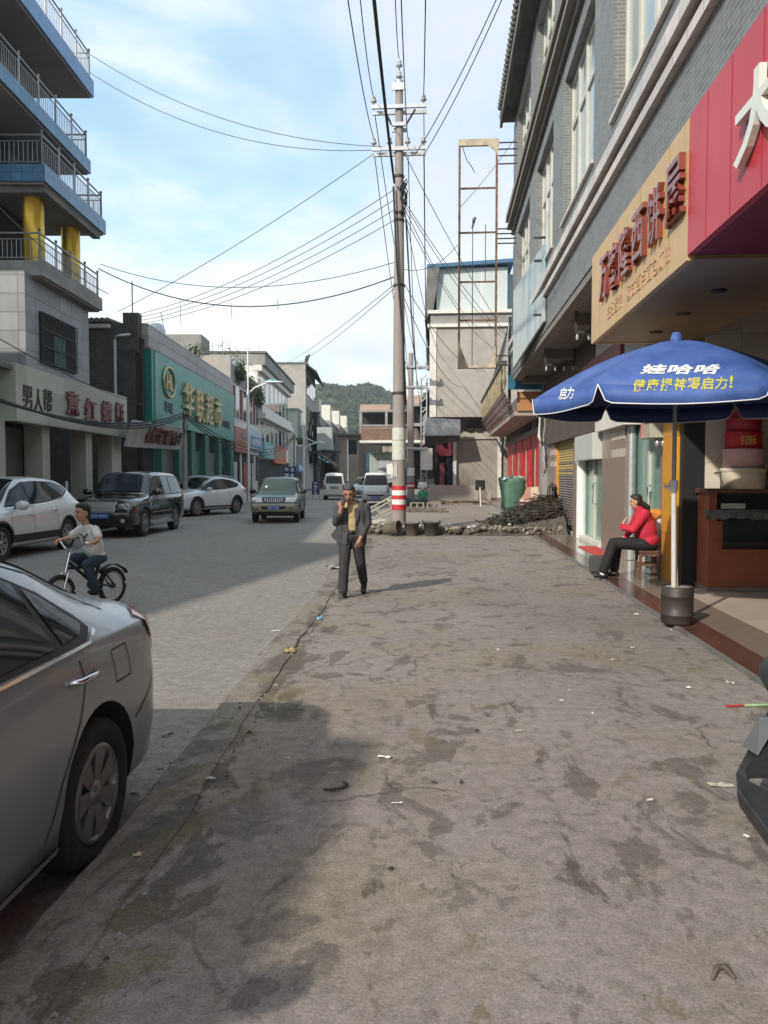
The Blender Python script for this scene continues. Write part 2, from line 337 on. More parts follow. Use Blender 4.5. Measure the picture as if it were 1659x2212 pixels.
# ================================================================== ground
KERB = [(-1.36, -12), (-1.43, 0), (-1.51, 3.9), (-1.61, 5.8), (-1.70, 8.5), (-1.79, 11.4), (-2.17, 16.7), (-2.6, 23), (-2.75, 32), (-2.7, 43), (-3.5, 62), (-5.5, 85), (-9, 125), (-16, 190)]
def kx(y): return float(np.interp(y, [k[1] for k in KERB], [k[0] for k in KERB]))
def ground_mat(name, base, hi, patch, dust, crackw, wet=.5, gut=0.):
    m = bpy.data.materials.new(name); m.use_nodes = True; nt = m.node_tree; N = nt.nodes; L = nt.links; b = N['Principled BSDF']
    P = N.new('ShaderNodeNewGeometry').outputs['Position']
    def noise(sc, det=6, rough=.6, off=(0, 0, 0), scl=(1, 1, 1), dist=0.):
        mp = N.new('ShaderNodeMapping'); mp.inputs[1].default_value = off; mp.inputs[3].default_value = scl; L.new(P, mp.inputs[0])
        n = N.new('ShaderNodeTexNoise'); n.inputs['Scale'].default_value = sc; n.inputs['Detail'].default_value = det; n.inputs['Roughness'].default_value = rough; n.inputs['Distortion'].default_value = dist
        L.new(mp.outputs[0], n.inputs[0]); return n.outputs[0], n.outputs[1]
    def ramp(x, a, c):
        r = N.new('ShaderNodeValToRGB'); r.color_ramp.elements[0].position = a; r.color_ramp.elements[1].position = c; L.new(x, r.inputs[0]); return r.outputs[0]
    def mth(op, a, c):
        n = N.new('ShaderNodeMath'); n.operation = op
        for i, v in enumerate((a, c)):
            if isinstance(v, (int, float)): n.inputs[i].default_value = v
            else: L.new(v, n.inputs[i])
        return n.outputs[0]
    def mx(f, a, c, mode='MIX'):
        n = N.new('ShaderNodeMixRGB'); n.blend_type = mode
        for i, v in enumerate((f, a, c)):
            if isinstance(v, (int, float)): n.inputs[i].default_value = v
            elif isinstance(v, tuple): n.inputs[i].default_value = (*v[:3], 1)
            else: L.new(v, n.inputs[i])
        return n.outputs[0]
    c = mx(ramp(noise(.55, 7, .62)[0], .32, .7), base, hi)
    c = mx(mth('MULTIPLY', ramp(noise(.55, 7, .66, (7, 3, 0))[0], .5, .64), .5), c, dust)            # yellowish dust
    c = mx(mth('MULTIPLY', ramp(noise(2.3, 8, .66, (2, 9, 0), (1, .7, 1), .5)[0], .56, .59), wet), c, patch)      # damp blotches
    c = mx(mth('MULTIPLY', ramp(noise(6, 7, .68, (4, 1, 0), (1, .7, 1))[0], .575, .605), wet * .75), c, patch)
    c = mx(mth('MULTIPLY', ramp(noise(.3, 4, .5, (1, 14, 0), (1, .5, 1))[0], .5, .62), .35), c, tuple(x * .72 for x in base))
    if gut:      # damp dirt and moss that has settled along the kerb joint
        sp = N.new('ShaderNodeSeparateXYZ'); L.new(P, sp.inputs[0])
        dx = mth('ABSOLUTE', mth('ADD', mth('ADD', sp.outputs[0], mth('MULTIPLY', sp.outputs[1], .033)), 1.10), 0)
        near = mth('MAXIMUM', mth('SUBTRACT', 1., mth('MULTIPLY', dx, 2.2)), 0.)
        c = mx(mth('MULTIPLY', ramp(mth('ADD', noise(2.6, 8, .72, (5, 5, 0), (1, .45, 1), .5)[0], mth('MULTIPLY', near, .15)), .625, .665), gut), c, (.095, .082, .066))
        c = mx(mth('MULTIPLY', ramp(mth('ADD', noise(3.4, 7, .7, (15, 5, 0), (1, .5, 1), .5)[0], mth('MULTIPLY', near, .1)), .62, .66), gut * .7), c, (.17, .145, .075))
    fine = noise(85, 7, .8)[0]; mid = noise(12, 6, .7, (3, 3, 0))[0]
    c = mx(.75, c, mx(ramp(fine, .36, .64), (.5, .5, .5), (1.42, 1.42, 1.42)), 'MULTIPLY')
    c = mx(.6, c, mx(ramp(mid, .36, .64), (.66, .65, .64), (1.26, 1.26, 1.26)), 'MULTIPLY')
    # cracks
    wv = N.new('ShaderNodeMixRGB'); wv.blend_type = 'ADD'; wv.inputs[0].default_value = .55; L.new(P, wv.inputs[1]); L.new(noise(1.1, 6, .65)[1], wv.inputs[2])
    vo = N.new('ShaderNodeTexVoronoi'); vo.feature = 'DISTANCE_TO_EDGE'; vo.inputs['Scale'].default_value = .42; L.new(wv.outputs[0], vo.inputs[0])
    cr = mth('MULTIPLY', mth('SUBTRACT', 1., ramp(vo.outputs[0], crackw * .3, crackw)), ramp(noise(.7, 3, .5, (21, 0, 0))[0], .54, .62))
    c = mx(mth('MULTIPLY', cr, .55), c, tuple(x * .3 for x in base))
    L.new(c, b.inputs['Base Color']); b.inputs['Roughness'].default_value = .88; b.inputs['Specular IOR Level'].default_value = .3
    bp = N.new('ShaderNodeBump'); bp.inputs['Strength'].default_value = .55; bp.inputs['Distance'].default_value = .012
    L.new(mth('ADD', mth('MULTIPLY', mid, 1.2), mth('ADD', mth('MULTIPLY', fine, .7), mth('MULTIPLY', cr, -1.2))), bp.inputs['Height']); L.new(bp.outputs[0], b.inputs['Normal'])
    return m
K['pave'] = ground_mat('pavement_concrete', (.25, .214, .192), (.31, .273, .249), (.115, .097, .085), (.25, .212, .135), .006, .66, .8)
K['kerbm'] = ground_mat('kerb_concrete', (.225, .2, .175), (.27, .245, .215), (.1, .088, .077), (.22, .19, .135), .02, .55, .7)
K['road'] = ground_mat('road_concrete', (.255, .24, .22), (.295, .275, .25), (.21, .198, .185), (.275, .235, .185), .006, .35)
K['apron'] = ground_mat('apron_concrete', (.27, .24, .21), (.31, .28, .25), (.2, .18, .155), (.3, .26, .2), .004, .3)
K['dirt'] = ground_mat('gutter_dirt', (.09, .078, .062), (.13, .11, .085), (.04, .036, .03), (.13, .11, .06), .004, .5)
K['moss'] = M('gutter_moss', (.16, .135, .07), .95, .4, 14)
mb = MB(); mb.quad((-900, -60, -.13), (900, -60, -.13), (900, 2500, -.13), (-900, 2500, -.13), K['dirt']); struct(mb.build('ground'))
mb = MB(); ys = [-30 + 2.5 * i for i in range(110)]
for a, c in zip(ys, ys[1:]):
    mb.quad((kx(a) - 22 - .05 * max(a, 0), a, -.1), (kx(a) + .5, a, -.1), (kx(c) + .5, c, -.1), (kx(c) - 22 - .05 * max(c, 0), c, -.1), K['road'])
struct(mb.build('road'))
rk = random.Random(3)
def wob(y, k): return .5 * math.sin(y * 2.1 + k) + .3 * math.sin(y * 5.3 + 2 * k) + .2 * math.sin(y * 11.7 + k * 3)
mb = MB(); ys = [-12 + .16 * i for i in range(212)]                      # kerb band, chipped, tilting to the road
for i, (a, c) in enumerate(zip(ys, ys[1:])):
    def row(y):
        w = .285 + .03 * wob(y, 1) ; h = .012 * wob(y * .6, 4)
        e = .015 * wob(y * 1.7, 2.3)
        return [(kx(y) - .012 + e, y, -.1), (kx(y) + e, y, -.03 + h), (kx(y) + .03 + e, y, -.006 + h), (kx(y) + w, y, .004), (kx(y) + w + .012, y, -.012), (kx(y) + w + .3, y, -.016)]
    ra, rc = row(a), row(c)
    mb.add(ra + rc, [(j, j + 1, 7 + j, 6 + j) for j in range(5)], K['kerbm'])
struct(mb.build('kerb'))
mb = MB(); ys = [-12 + .13 * i for i in range(262)]                      # pavement slab, its broken edge beside the kerb
xs_r = [0., .03, .12, .4, 1, 2, 3.2, 4.6, 5.9]
def prow(y):
    hole = max(0, math.sin(y * .93 + .6) + .7 * math.sin(y * 2.7) - 1.) * .2 if 2 < y < 16 else .0
    e = kx(y) + .262 + .03 * wob(y, 1) + .05 * max(0, wob(y, 6) - .25) + hole
    X1 = 2.46
    zs = [-.014, -.004, .0, 0, 0, 0, 0, 0, 0]
    return [(e + (X1 - e) * (x / 5.9) if i > 2 else e + x, y, zs[i]) for i, x in enumerate(xs_r)]
rows = [prow(y) for y in ys if y <= 21.75]; n = len(xs_r)
mb.add([p for r in rows for p in r], [(i * n + j, i * n + j + 1, (i + 1) * n + j + 1, (i + 1) * n + j) for i in range(len(rows) - 1) for j in range(n - 1)], K['pave'])
struct(mb.build('pavement'))
mb = MB(); rg = random.Random(17)                                       # grit and crumbs washed into the joint beside the kerb
for i in range(520):
    y = rg.uniform(1, 17); onroad = rg.random() < .3; x = kx(y) + (rg.gauss(.31, .07) if not onroad else -abs(rg.gauss(.05, .12))); z = .0 if not onroad else -.1; r = rg.uniform(.004, .014) * (1.5 if rg.random() < .08 else 1)
    mb.add([(x - r, y - r * .7, z), (x + r, y - r * .5, z), (x + r * .4, y + r, z), (x - r * .6, y + r * .8, z), (x, y, z + r * .9)], [(0, 1, 4), (1, 2, 4), (2, 3, 4), (3, 0, 4)], rg.choice([K['dirt'], K['moss'], K['concrete'], K['concrete_dk']]))
stuff(mb.build('gutter_dirt'))
# concrete apron that climbs beyond the rubble
def az(y): return float(np.interp(y, [21.7, 24, 31, 44, 80], [.0, .06, .2, .5, .5]))
mb = MB(); ys = [21.7, 22.5, 24, 27, 31, 36, 44, 60, 80]
for a, c in zip(ys, ys[1:]): mb.quad((kx(a) + .3, a, az(a)), (14, a, az(a)), (14, c, az(c)), (kx(c) + .3, c, az(c)), K['apron']); mb.quad((kx(a) + .3, a, -.12), (kx(a) + .3, a, az(a)), (kx(c) + .3, c, az(c)), (kx(c) + .3, c, -.12), K['apron'])
struct(mb.build('far_pavement'))
mb = MB()
for i in range(60):
    a = -20 + i * 3; p = [LW(o, a + d, z) for o, d, z in ((-8.7, 0, .03), (-8.7, 3, .03), (-14, 3, .03), (-14, 0, .03), (-8.7, 0, -.12), (-8.7, 3, -.12))]
    mb.quad(p[3], p[0], p[1], p[2], K['apron']); mb.quad(p[4], p[5], p[1], p[0], K['apron'])
struct(mb.build('left_pavement'))
# shop floor: red marble edge, brown paving, tiles
mb = MB()
mb.box((2.46, -8, -.1), (2.5, 26.3, .034), K['concrete_dk']); mb.box((2.5, -8, -.1), (2.8, 23.8, .038), K['marble'])
mb.box((2.5, 23.8, -.1), (2.8, 26.3, .038), K['concrete'])
struct(mb.build('marble_kerb_path'))
mb = MB(); mb.box((2.8, 11.2, -.1), (3.72, 26.3, .042), K['tilefloor']); mb.box((2.8, -8, -.1), (3.26, 11.2, .042), K['tilebrown']); mb.box((3.26, -8, -.1), (7.6, 11.2, .046), K['tilelight']); mb.box((3.72, 11.2, -.1), (7.6, 26.3, .046), K['tilefloor'])
struct(mb.build('shop_floor'))

# ================================================================== right building
RF = Frame('brick_shophouse', 'three storey grey brick shophouse with signboards, projecting eave and tall windows on the right', 'building', (3.6, 12, 0))
Y0, Y1 = -4.2, 26.2
FX = 2.3
mb = MB()    # ground floor walls, behind the shop fronts
mb.box((3.72, 11.55, 0), (4.0, 11.9, 4.84), K['soffit'])
mb.box((5.2, 11.9, 0), (5.4, 26.1, 4.84), K['soffit']); mb.box((3.62, 26.0, 0), (9, 26.2, 4.84), K['concrete'])
mb.box((3.66, 11.9, 2.72), (3.78, 26.0, 4.84), K['concrete'])
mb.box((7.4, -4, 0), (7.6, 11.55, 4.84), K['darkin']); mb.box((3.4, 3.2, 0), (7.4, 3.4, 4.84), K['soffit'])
RF.part(mb, 'ground_floor_wall')
mb = MB(); mb.box((FX + .02, Y0, 4.84), (8, Y1 - .02, 4.95), K['soffit'])
for y in (25.9, 20.6, 16.1, 11.7, 7.3, 2.9): mb.box((FX + .3, y - .12, 4.6), (3.7, y + .12, 4.84), K['soffit'])
mb.box((FX + .02, Y0, 4.72), (FX + .3, Y1 - .02, 4.84), K['soffit'])
RF.part(mb, 'soffit')
mb = MB()
mb.box((FX, Y0, 4.86), (FX + .3, Y1, 5.58), K['brickgrey']); mb.box((FX, Y0, 5.95), (FX + .3, Y1, 6.42), K['brickgrey'])
for c in (25.5, 20.6, 16.2, 11.75, 7.3, 2.85, -1.6):
    w = .7
    mb.box((FX, max(Y0, c - w), 6.42), (FX + .5, min(Y1, c + w), 9.1), K['brickgrey']); mb.box((FX, max(Y0, c - w), 10.36), (FX + .5, min(Y1, c + w), 12.9), K['brickgrey'])
mb.box((FX + .02, Y0, 9.1), (FX + .5, Y1, 9.45), K['brickgrey']); mb.box((FX + .02, Y0, 10.05), (FX + .5, Y1, 10.36), K['brickgrey'])
mb.box((FX + .02, Y0, 12.6), (FX + .5, Y1, 13.15), K['brickgrey'])
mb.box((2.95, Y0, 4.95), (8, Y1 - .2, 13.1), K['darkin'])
mb.box((2.8, Y1 - .2, 4.95), (8, Y1 - .003, 13.1), K['brickgrey'])
RF.part(mb, 'brick_facade')
mb = MB()
mb.box((FX - .08, Y0, 5.58), (FX + .2, Y1 + .04, 5.70), K['tilepink']); mb.box((FX + .04, Y0, 5.7), (FX + .2, Y1, 5.78), K['black']); mb.box((FX - .14, Y0, 5.78), (FX + .2, Y1 + .04, 5.95), K['tilepink'])
RF.part(mb, 'stone_cornice')
mb = MB(); mb.box((FX - .06, Y0, 9.45), (FX + .3, Y1 + .03, 9.62), K['concrete_dk']); mb.box((FX - .2, Y0, 9.62), (FX + .3, Y1 + .05, 9.72), K['soffit']); mb.box((FX - .04, Y0, 9.72), (FX + .3, Y1 + .03, 9.86), K['concrete_dk']); mb.box((FX - .24, Y0, 9.86), (FX + .3, Y1 + .06, 10.05), K['soffit'])
RF.part(mb, 'upper_cornice')
mb = MB(); mb.box((1.86, Y0, 13.15), (8, Y1 + .25, 13.3), K['concrete_dk']); mb.box((1.86, Y0, 12.98), (1.94, Y1 + .25, 13.15), K['concrete_dk'])
mb.add([(1.84, Y0, 13.3), (1.84, Y1 + .3, 13.3), (5, Y1 + .3, 14.6), (5, Y0, 14.6)], [(0, 1, 2, 3)], K['concrete_dk'])
for i in range(int((Y1 - Y0) / .26)): y = Y0 + .13 + i * .26; mb.cyl((1.76, y, 13.33), (2.2, y, 13.5), .075, K['concrete_dk'], n=8)
RF.part(mb, 'tiled_eave')
def big_window(y0, y1, z0, z1):
    mb = MB(); X = 2.5; t = .055
    for y in np.linspace(y0, y1, 5): mb.box((X - .05, y - t, z0), (X + .05, y + t, z1), K['alu'])
    zt = z0 + (z1 - z0) * .68
    for z in (z0 + t, zt, z1 - t): mb.box((X - .042, y0, z - t), (X + .042, y1, z + t), K['alu'])
    w = RF.part(mb, 'window')
    mb = MB(); mb.box((X - .01, y0, z0), (X + .01, y1, z1), K['glasspale']); RF.part(mb, 'pane', parent=w).matrix_parent_inverse = Matrix()
    w.children[0].location = (0, 0, 0)
    return w
bays = [(21.3, 24.8), (16.9, 19.9), (12.45, 15.5), (8.0, 11.05), (3.55, 6.6), (-.9, 2.15)]
for a, c in bays: big_window(a, c, 6.42, 9.1)
for a, c in bays: big_window(a, c, 10.36, 12.6)
mb = MB()
for a, c in bays: mb.box((FX - .05, a - .05, 6.38), (FX + .4, c + .05, 6.44), K['tilepink'])
RF.part(mb, 'window_sill')
# shop fronts along x = 3.6
def pillar(y0, y1, name='stone_pillar', white=()):
    mb = MB(); mb.box((3.46, y0, 0.04), (3.75, y1, 2.75), K['granite'])
    for z in white: mb.box((3.454, y0 + .02, z), (3.5, (y0 * .45 + y1 * .55), z + .16), K['granite_w']); mb.box((3.46 + .02, y0 - .006, z), (3.7, y0 + .02, z + .16), K['granite_w'])
    RF.part(mb, name)
pillar(24.55, 26.1, white=(1.9, 2.25)); pillar(20.35, 21.05, white=(1.95, 2.3)); pillar(15.15, 17.3, white=(1.98, 2.32, 2.5)); pillar(12.35, 12.75)
mb = MB()
for i in range(36):
    z = .05 + i * .072; lit = i in (22, 24, 25) or i > 26  # sun and shade put into the slat colours: lit yellow, shaded brown
    mb.add([(3.60, 21.05, z), (3.60, 24.55, z), (3.575, 24.55, z + .036), (3.575, 21.05, z + .036), (3.6, 21.05, z + .072), (3.6, 24.55, z + .072)], [(1, 0, 3, 2), (2, 3, 4, 5)], M('shutter_sunlit', (.46, .36, .13), .5, .15, 2) if lit else M('shutter_shaded', (.175, .145, .13), .5, .15, 2))
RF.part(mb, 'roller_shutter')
mb = MB(); mb.box((3.5, 20.95, .046), (3.56, 24.6, .1), K['whitewash']); mb.box((3.52, 21.05, .05), (3.6, 21.13, 2.7), K['yellowpil']); mb.box((3.52, 24.47, .05), (3.6, 24.55, 2.7), K['yellowpil'])
RF.part(mb, 'shutter_frame')
def glass_front(y0, y1, z1, n, doorh=True):
    mb = MB(); t = .05
    for y in np.linspace(y0 + t, y1 - t, n + 1): mb.box((3.58, y - t, .05), (3.68, y + t, z1), K['galv'] if n > 2 else K['alu'])
    for z in (.1, z1 - .05): mb.box((3.585, y0, z - .05), (3.675, y1, z + .05), K['alu'])
    f = RF.part(mb, 'door_frame')
    mb = MB(); mb.box((3.62, y0, .05), (3.64, y1, z1), K['glassgreen']); RF.part(mb, 'door_glass', parent=f); f.children[0].location = (0, 0, 0)
    if doorh:
        mb = MB(); y = y0 + (y1 - y0) * .42; mb.tube([(3.58, y, .95), (3.52, y, .98), (3.52, y, 1.42), (3.58, y, 1.45)], .017, K['chrome']); RF.part(mb, 'handle', parent=f); f.children[1].location = (0, 0, 0)
# single piece frames; the second is the bank-like green glass front behind the woman
glass_front(17.35, 20.3, 2.2, 2); glass_front(12.8, 15.1, 2.72, 2)
mb = MB(); mb.cyl((3.5, 19.95, .05), (3.5, 19.95, 2.2), .13, K['white'], n=16); RF.part(mb, 'round_column')
mb = MB(); mb.cyl((3.52, 14.9, .05), (3.52, 14.9, 2.72), .09, K['galv'], n=16); RF.part(mb, 'round_column')
mb = MB(); mb.box((3.38, 11.62, .04), (3.72, 12.33, 3.2), K['yellowpil'])
for z in (.75, 1.5, 2.2): mb.box((3.376, 11.61, z), (3.7, 12.33, z + .008), K['granite'])
RF.part(mb, 'yellow_pillar')
mb = MB(); mb.box((3.42, 11.44, .04), (3.72, 11.6, 3.3), K['carblack']); RF.part(mb, 'dark_door_jamb')
mb = MB(); mb.box((3.72, 11.42, .05), (7.4, 11.54, 4.6), K['tilecream']); RF.part(mb, 'tiled_partition')
mb = MB(); mb.box((3.3, 14.6, 2.55), (3.66, 17.3, 4.75), K['whitewash']); mb.box((3.36, 17.3, 2.6), (3.66, 25.9, 4.7), M('shaded_lintel', (.095, .072, .06), .8, .3, 1.5)); RF.part(mb, 'lintel')  # far stretch coloured dark brown to imitate wall in shade under the soffit

# ---- bakery sign and red sign hung under the facade
SX = 2.2
sg = Frame('bakery_signboard', 'yellow bakery signboard with raised dark red characters hung under the grey brick facade', 'signboard', (SX, 9.6, 3.56))
mb = MB(); mb.box((SX, 7.36, 3.56), (SX + .06, 11.9, 4.82), K['yellowsign']); mb.box((SX + .06, 11.84, 3.56), (3.7, 11.9, 4.82), K['yellowsign'])
for y in (7.95, 9.06, 10.2, 11.3): mb.box((SX - .003, y, 3.565), (SX, y + .008, 4.815), M('yellow_joint', (.36, .22, .08)))
sg.part(mb, 'sign_panel')
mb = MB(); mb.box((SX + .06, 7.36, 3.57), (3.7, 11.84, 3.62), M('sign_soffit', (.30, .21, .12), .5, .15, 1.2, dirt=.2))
for y in (8.6, 9.8, 11): mb.lathe([(.0, 0), (.08, 0), (.1, .02)], K['iron'], 12, Matrix.Translation((2.9, y, 3.555)))
sg.part(mb, 'sign_soffit')
chars = '万客隆西饼屋'; yy = [10.83, 10.22, 9.63, 8.98, 8.33, 7.63 + .02]
for c, y in zip(chars, yy):
    mb = MB(); put_text(mb, c, face_mtx((SX - .03, y, 4.27), (0, -1, 0)), K['redletter'], w=.5, h=.56, depth=.03, bold=.008); sg.part(mb, 'raised_character')
for t, y in (('·生日蛋糕', 10.35), ('欧式西点', 9.2), ('面包订做', 8.3)): mb = MB(); put_text(mb, t, face_mtx((SX - .005, y, 3.78), (0, -1, 0)), M('faded_lettering', (.5, .32, .17), .5, .1), w=.86, h=.19, depth=.004); sg.part(mb, 'faded_lettering')
sg = Frame('red_signboard', 'crimson shop signboard with one large pale character beside the yellow bakery sign', 'signboard', (SX, 5, 3.56))
mb = MB(); mb.box((SX, -4, 3.6), (SX + .06, 7.345, 4.83), K['redsign'])
for y in (6.85, 6.3, 5.7, 5.1, 4.5): mb.box((SX - .003, y, 3.61), (SX, y + .008, 4.82), M('red_joint', (.3, .02, .05)))
sg.part(mb, 'sign_panel')
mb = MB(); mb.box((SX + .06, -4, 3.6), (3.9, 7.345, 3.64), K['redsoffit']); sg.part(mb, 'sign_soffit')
mb = MB(); put_text(mb, '大', face_mtx((SX - .04, 5.66, 4.13), (0, -1, 0)), K['ivory'], w=.82, h=.56, depth=.025, bold=.02); sg.part(mb, 'raised_character')
mb = MB(); put_text(mb, '米', face_mtx((SX - .04, 4.2, 4.13), (0, -1, 0)), K['ivory'], w=.82, h=.56, depth=.025, bold=.02); sg.part(mb, 'raised_character')
# ---- faded banner board
bn = Frame('faded_billboard', 'faded pale blue board standing out from the brick facade near its far end', 'billboard', (2.1, 20.4, 5))
mb = MB(); bm_ = M('faded_print', (.50, .57, .55), .6, .12, .9, streak=.95, sscale=(2.2, 1.3, .22), dirtcol=(.13, .32, .45), tint=(.62, .64, .6), dirt=.3)
mb.prism([(2.28, 17.75, 5.03), (2.28, 17.75, 6.72), (2.1, 23.2, 6.95), (2.1, 23.2, 4.72)], (-.05, -.01, 0), bm_); bn.part(mb, 'board', fixn=True)
for z in (5.2, 6.4): mb = MB(); mb.box((2.05, 18, z), (2.3, 18.05, z + .05), K['iron']); bn.part(mb, 'bracket'); mb = MB(); mb.box((2.12, 23, z), (2.32, 23.05, z + .05), K['iron']); bn.part(mb, 'bracket')
mb = MB(); mb.tube([(2.28, 17.9, 6.9), (2.02, 17.9, 6.9)], .025, K['iron']); bn.part(mb, 'bracket')
# ---- lamp racks under the soffit
for y, lab in ((15.2, 'black bracket rack with small insulators under the soffit nearer the bakery sign'), (19.6, 'black bracket rack under the soffit nearer the faded board')):
    fr = Frame('wire_rack', lab, 'rack', (2.9, y, 4.5), group='wire racks under the soffit')
    mb = MB(); mb.box((2.5, y - .02, 4.3), (2.55, y + .02, 4.72), K['iron']); mb.box((3.2, y - .02, 4.3), (3.25, y + .02, 4.72), K['iron']); mb.box((2.5, y - .025, 4.3), (3.25, y + .025, 4.35), K['iron']); fr.part(mb, 'bar')
    for x in (2.55, 2.77, 2.98, 3.2): mb = MB(); mb.lathe([(0, -.13), (.025, -.12), (.03, -.06), (.02, -.03), (.012, .0)], K['porcelain'], 8, Matrix.Translation((x, y, 4.3))); fr.part(mb, 'insulator')
# red hanging plaque on the wall below soffit
fr = Frame('red_plaque', 'dark red plaque with faint gold characters under the soffit behind the parasol', 'sign', (3.6, 15, 3.4))
mb = MB(); mb.box((3.22, 14.62, 3.02), (3.29, 18.6, 4.1), M('maroon_board', (.2, .035, .025), .5, .2, 2)); fr.part(mb, 'board')
mb = MB(); put_text(mb, '副食品店', face_mtx((3.21, 16.6, 3.5), (0, -1, 0)), M('dull_gold', (.42, .26, .08), .5), w=3.2, h=.55, depth=.01); fr.part(mb, 'lettering')
# white box over the doorway
fr = Frame('wall_box', 'pale grey metal box fixed over the first glass doorway', 'box', (3.45, 18.8, 2.1))
mb = MB(); mb.box((3.28, 17.45, 1.98), (3.56, 19.75, 2.56), M('grey_box_paint', (.52, .53, .5), .5, .06, 2), bev=.01); fr.part(mb, 'casing')
fr = Frame('meter_box', 'cream electricity meter box numbered 123 with a pink sticker beside the yellow pillar', 'meter box', (3.5, 12.7, 2.2))
mb = MB(); mb.box((3.2, 12.4, 2.2), (3.46, 12.95, 2.66), K['cream'], bev=.01); fr.part(mb, 'casing')
mb = MB(); mb.box((3.196, 12.72, 2.21), (3.2, 12.945, 2.64), M('pink_sticker', (.6, .25, .22))); fr.part(mb, 'sticker')
mb = MB(); put_text(mb, '123', face_mtx((3.192, 12.56, 2.5), (0, -1, 0)), K['carblack'], w=.24, h=.15, depth=.003); fr.part(mb, 'digits')
for dx in (0, .09): mb = MB(); mb.ball((3.34 + dx, 12.5, 2.12), (.045, .045, .07), K['galv'], 10); mb.cyl((3.34 + dx, 12.5, 2.15), (3.34 + dx, 12.5, 2.21), .015, K['galv'], n=8); fr.part(mb, 'bulb')
fr = Frame('air_conditioner', 'tall white cabinet air conditioner with vents standing beside the yellow pillar', 'air conditioner', (3.4, 12.9, .05))
mb = MB(); mb.box((3.3, 12.7, .05), (3.5, 13.0, 1.0), K['white'], bev=.012); fr.part(mb, 'casing')
mb = MB()
for i in range(7): mb.box((3.294, 12.74, .14 + i * .04), (3.3, 12.96, .16 + i * .04), K['carblack']); mb.box((3.33, 12.694, .14 + i * .04), (3.47, 12.7, .16 + i * .04), K['carblack'])
fr.part(mb, 'vent')
mb = MB(); oc = M('orange_cloth', (.62, .24, .05), .85, .2, 12); bmx = bmesh.new(); bmesh.ops.create_icosphere(bmx, subdivisions=3, radius=1)
for v in bmx.verts:
    a = math.atan2(v.co.y, v.co.x); k = 1 + .16 * math.sin(5 * a) ; drop = .16 if v.co.z < -.1 else .05
    v.co = Vector((3.37 + v.co.x * .15 * k, 12.76 + v.co.y * .12 * k, 1.03 + v.co.z * drop * (1 + .35 * math.sin(3 * a + 1))))
mb.bm(bmx, oc, True); tag(mb.build('cloth', org=(3.37, 12.76, 1.0)), 'orange cloth bunched on top of the white air conditioner', 'cloth')
fr = Frame('door_mat', 'red door mat in front of the glass doorway', 'mat', (3.3, 18, .05))
mb = MB(); mb.box((3.02, 15.9, .043), (3.4, 17.6, .06), M('red_mat', (.5, .06, .05), .9, .2, 30)); fr.part(mb, 'mat_sheet')
mb = MB(); mb.box((3.42, 17.35, .045), (3.56, 20.25, .14), K['whitewash']); RF.part(mb, 'door_step')
# conduit and cables on the far pillar
fr = Frame('drain_pipe', 'white drain pipe with tangled cables on the grey end wall beside the shutter', 'pipe', (3.5, 26.3, 0))
mb = MB(); mb.cyl((3.42, 26.3, .05), (3.42, 26.3, 2.0), .06, K['whitewash']); fr.part(mb, 'pipe')
for k in range(4):
    mb = MB(); mb.tube([(3.36 + .03 * k, 26.22 - .01 * k, 1.6 + .1 * k), (3.4 + .05 * math.sin(k * 2), 26.2, 2.2), (3.34 + .04 * k, 26.22, 2.7), (3.42, 26.15, 3.3 + .1 * k)], .02, K['wiregrey'] if k % 2 else K['whitewash']); fr.part(mb, 'cable')
# ================================================================== vehicles
def pchip(xs, ys, x):
    xs, ys = np.array(xs, float), np.array(ys, float); h = np.diff(xs); d = np.diff(ys) / h; m = np.zeros(len(xs))
    for i in range(1, len(xs) - 1):
        if d[i - 1] * d[i] > 0: w1, w2 = 2 * h[i] + h[i - 1], h[i] + 2 * h[i - 1]; m[i] = (w1 + w2) / (w1 / d[i - 1] + w2 / d[i])
    m[0], m[-1] = d[0], d[-1]; i = np.clip(np.searchsorted(xs, x) - 1, 0, len(xs) - 2); t = (x - xs[i]) / h[i]
    return (1 + 2 * t) * (1 - t) ** 2 * ys[i] + t * (1 - t) ** 2 * h[i] * m[i] + t * t * (3 - 2 * t) * ys[i + 1] + t * t * (t - 1) * h[i] * m[i + 1]
LOWY = [0, .7, .9, .965, .995, 1.0, .985, .955]; LOWF = [0, 0, .01, .08, .28, .55, .82, 1.]
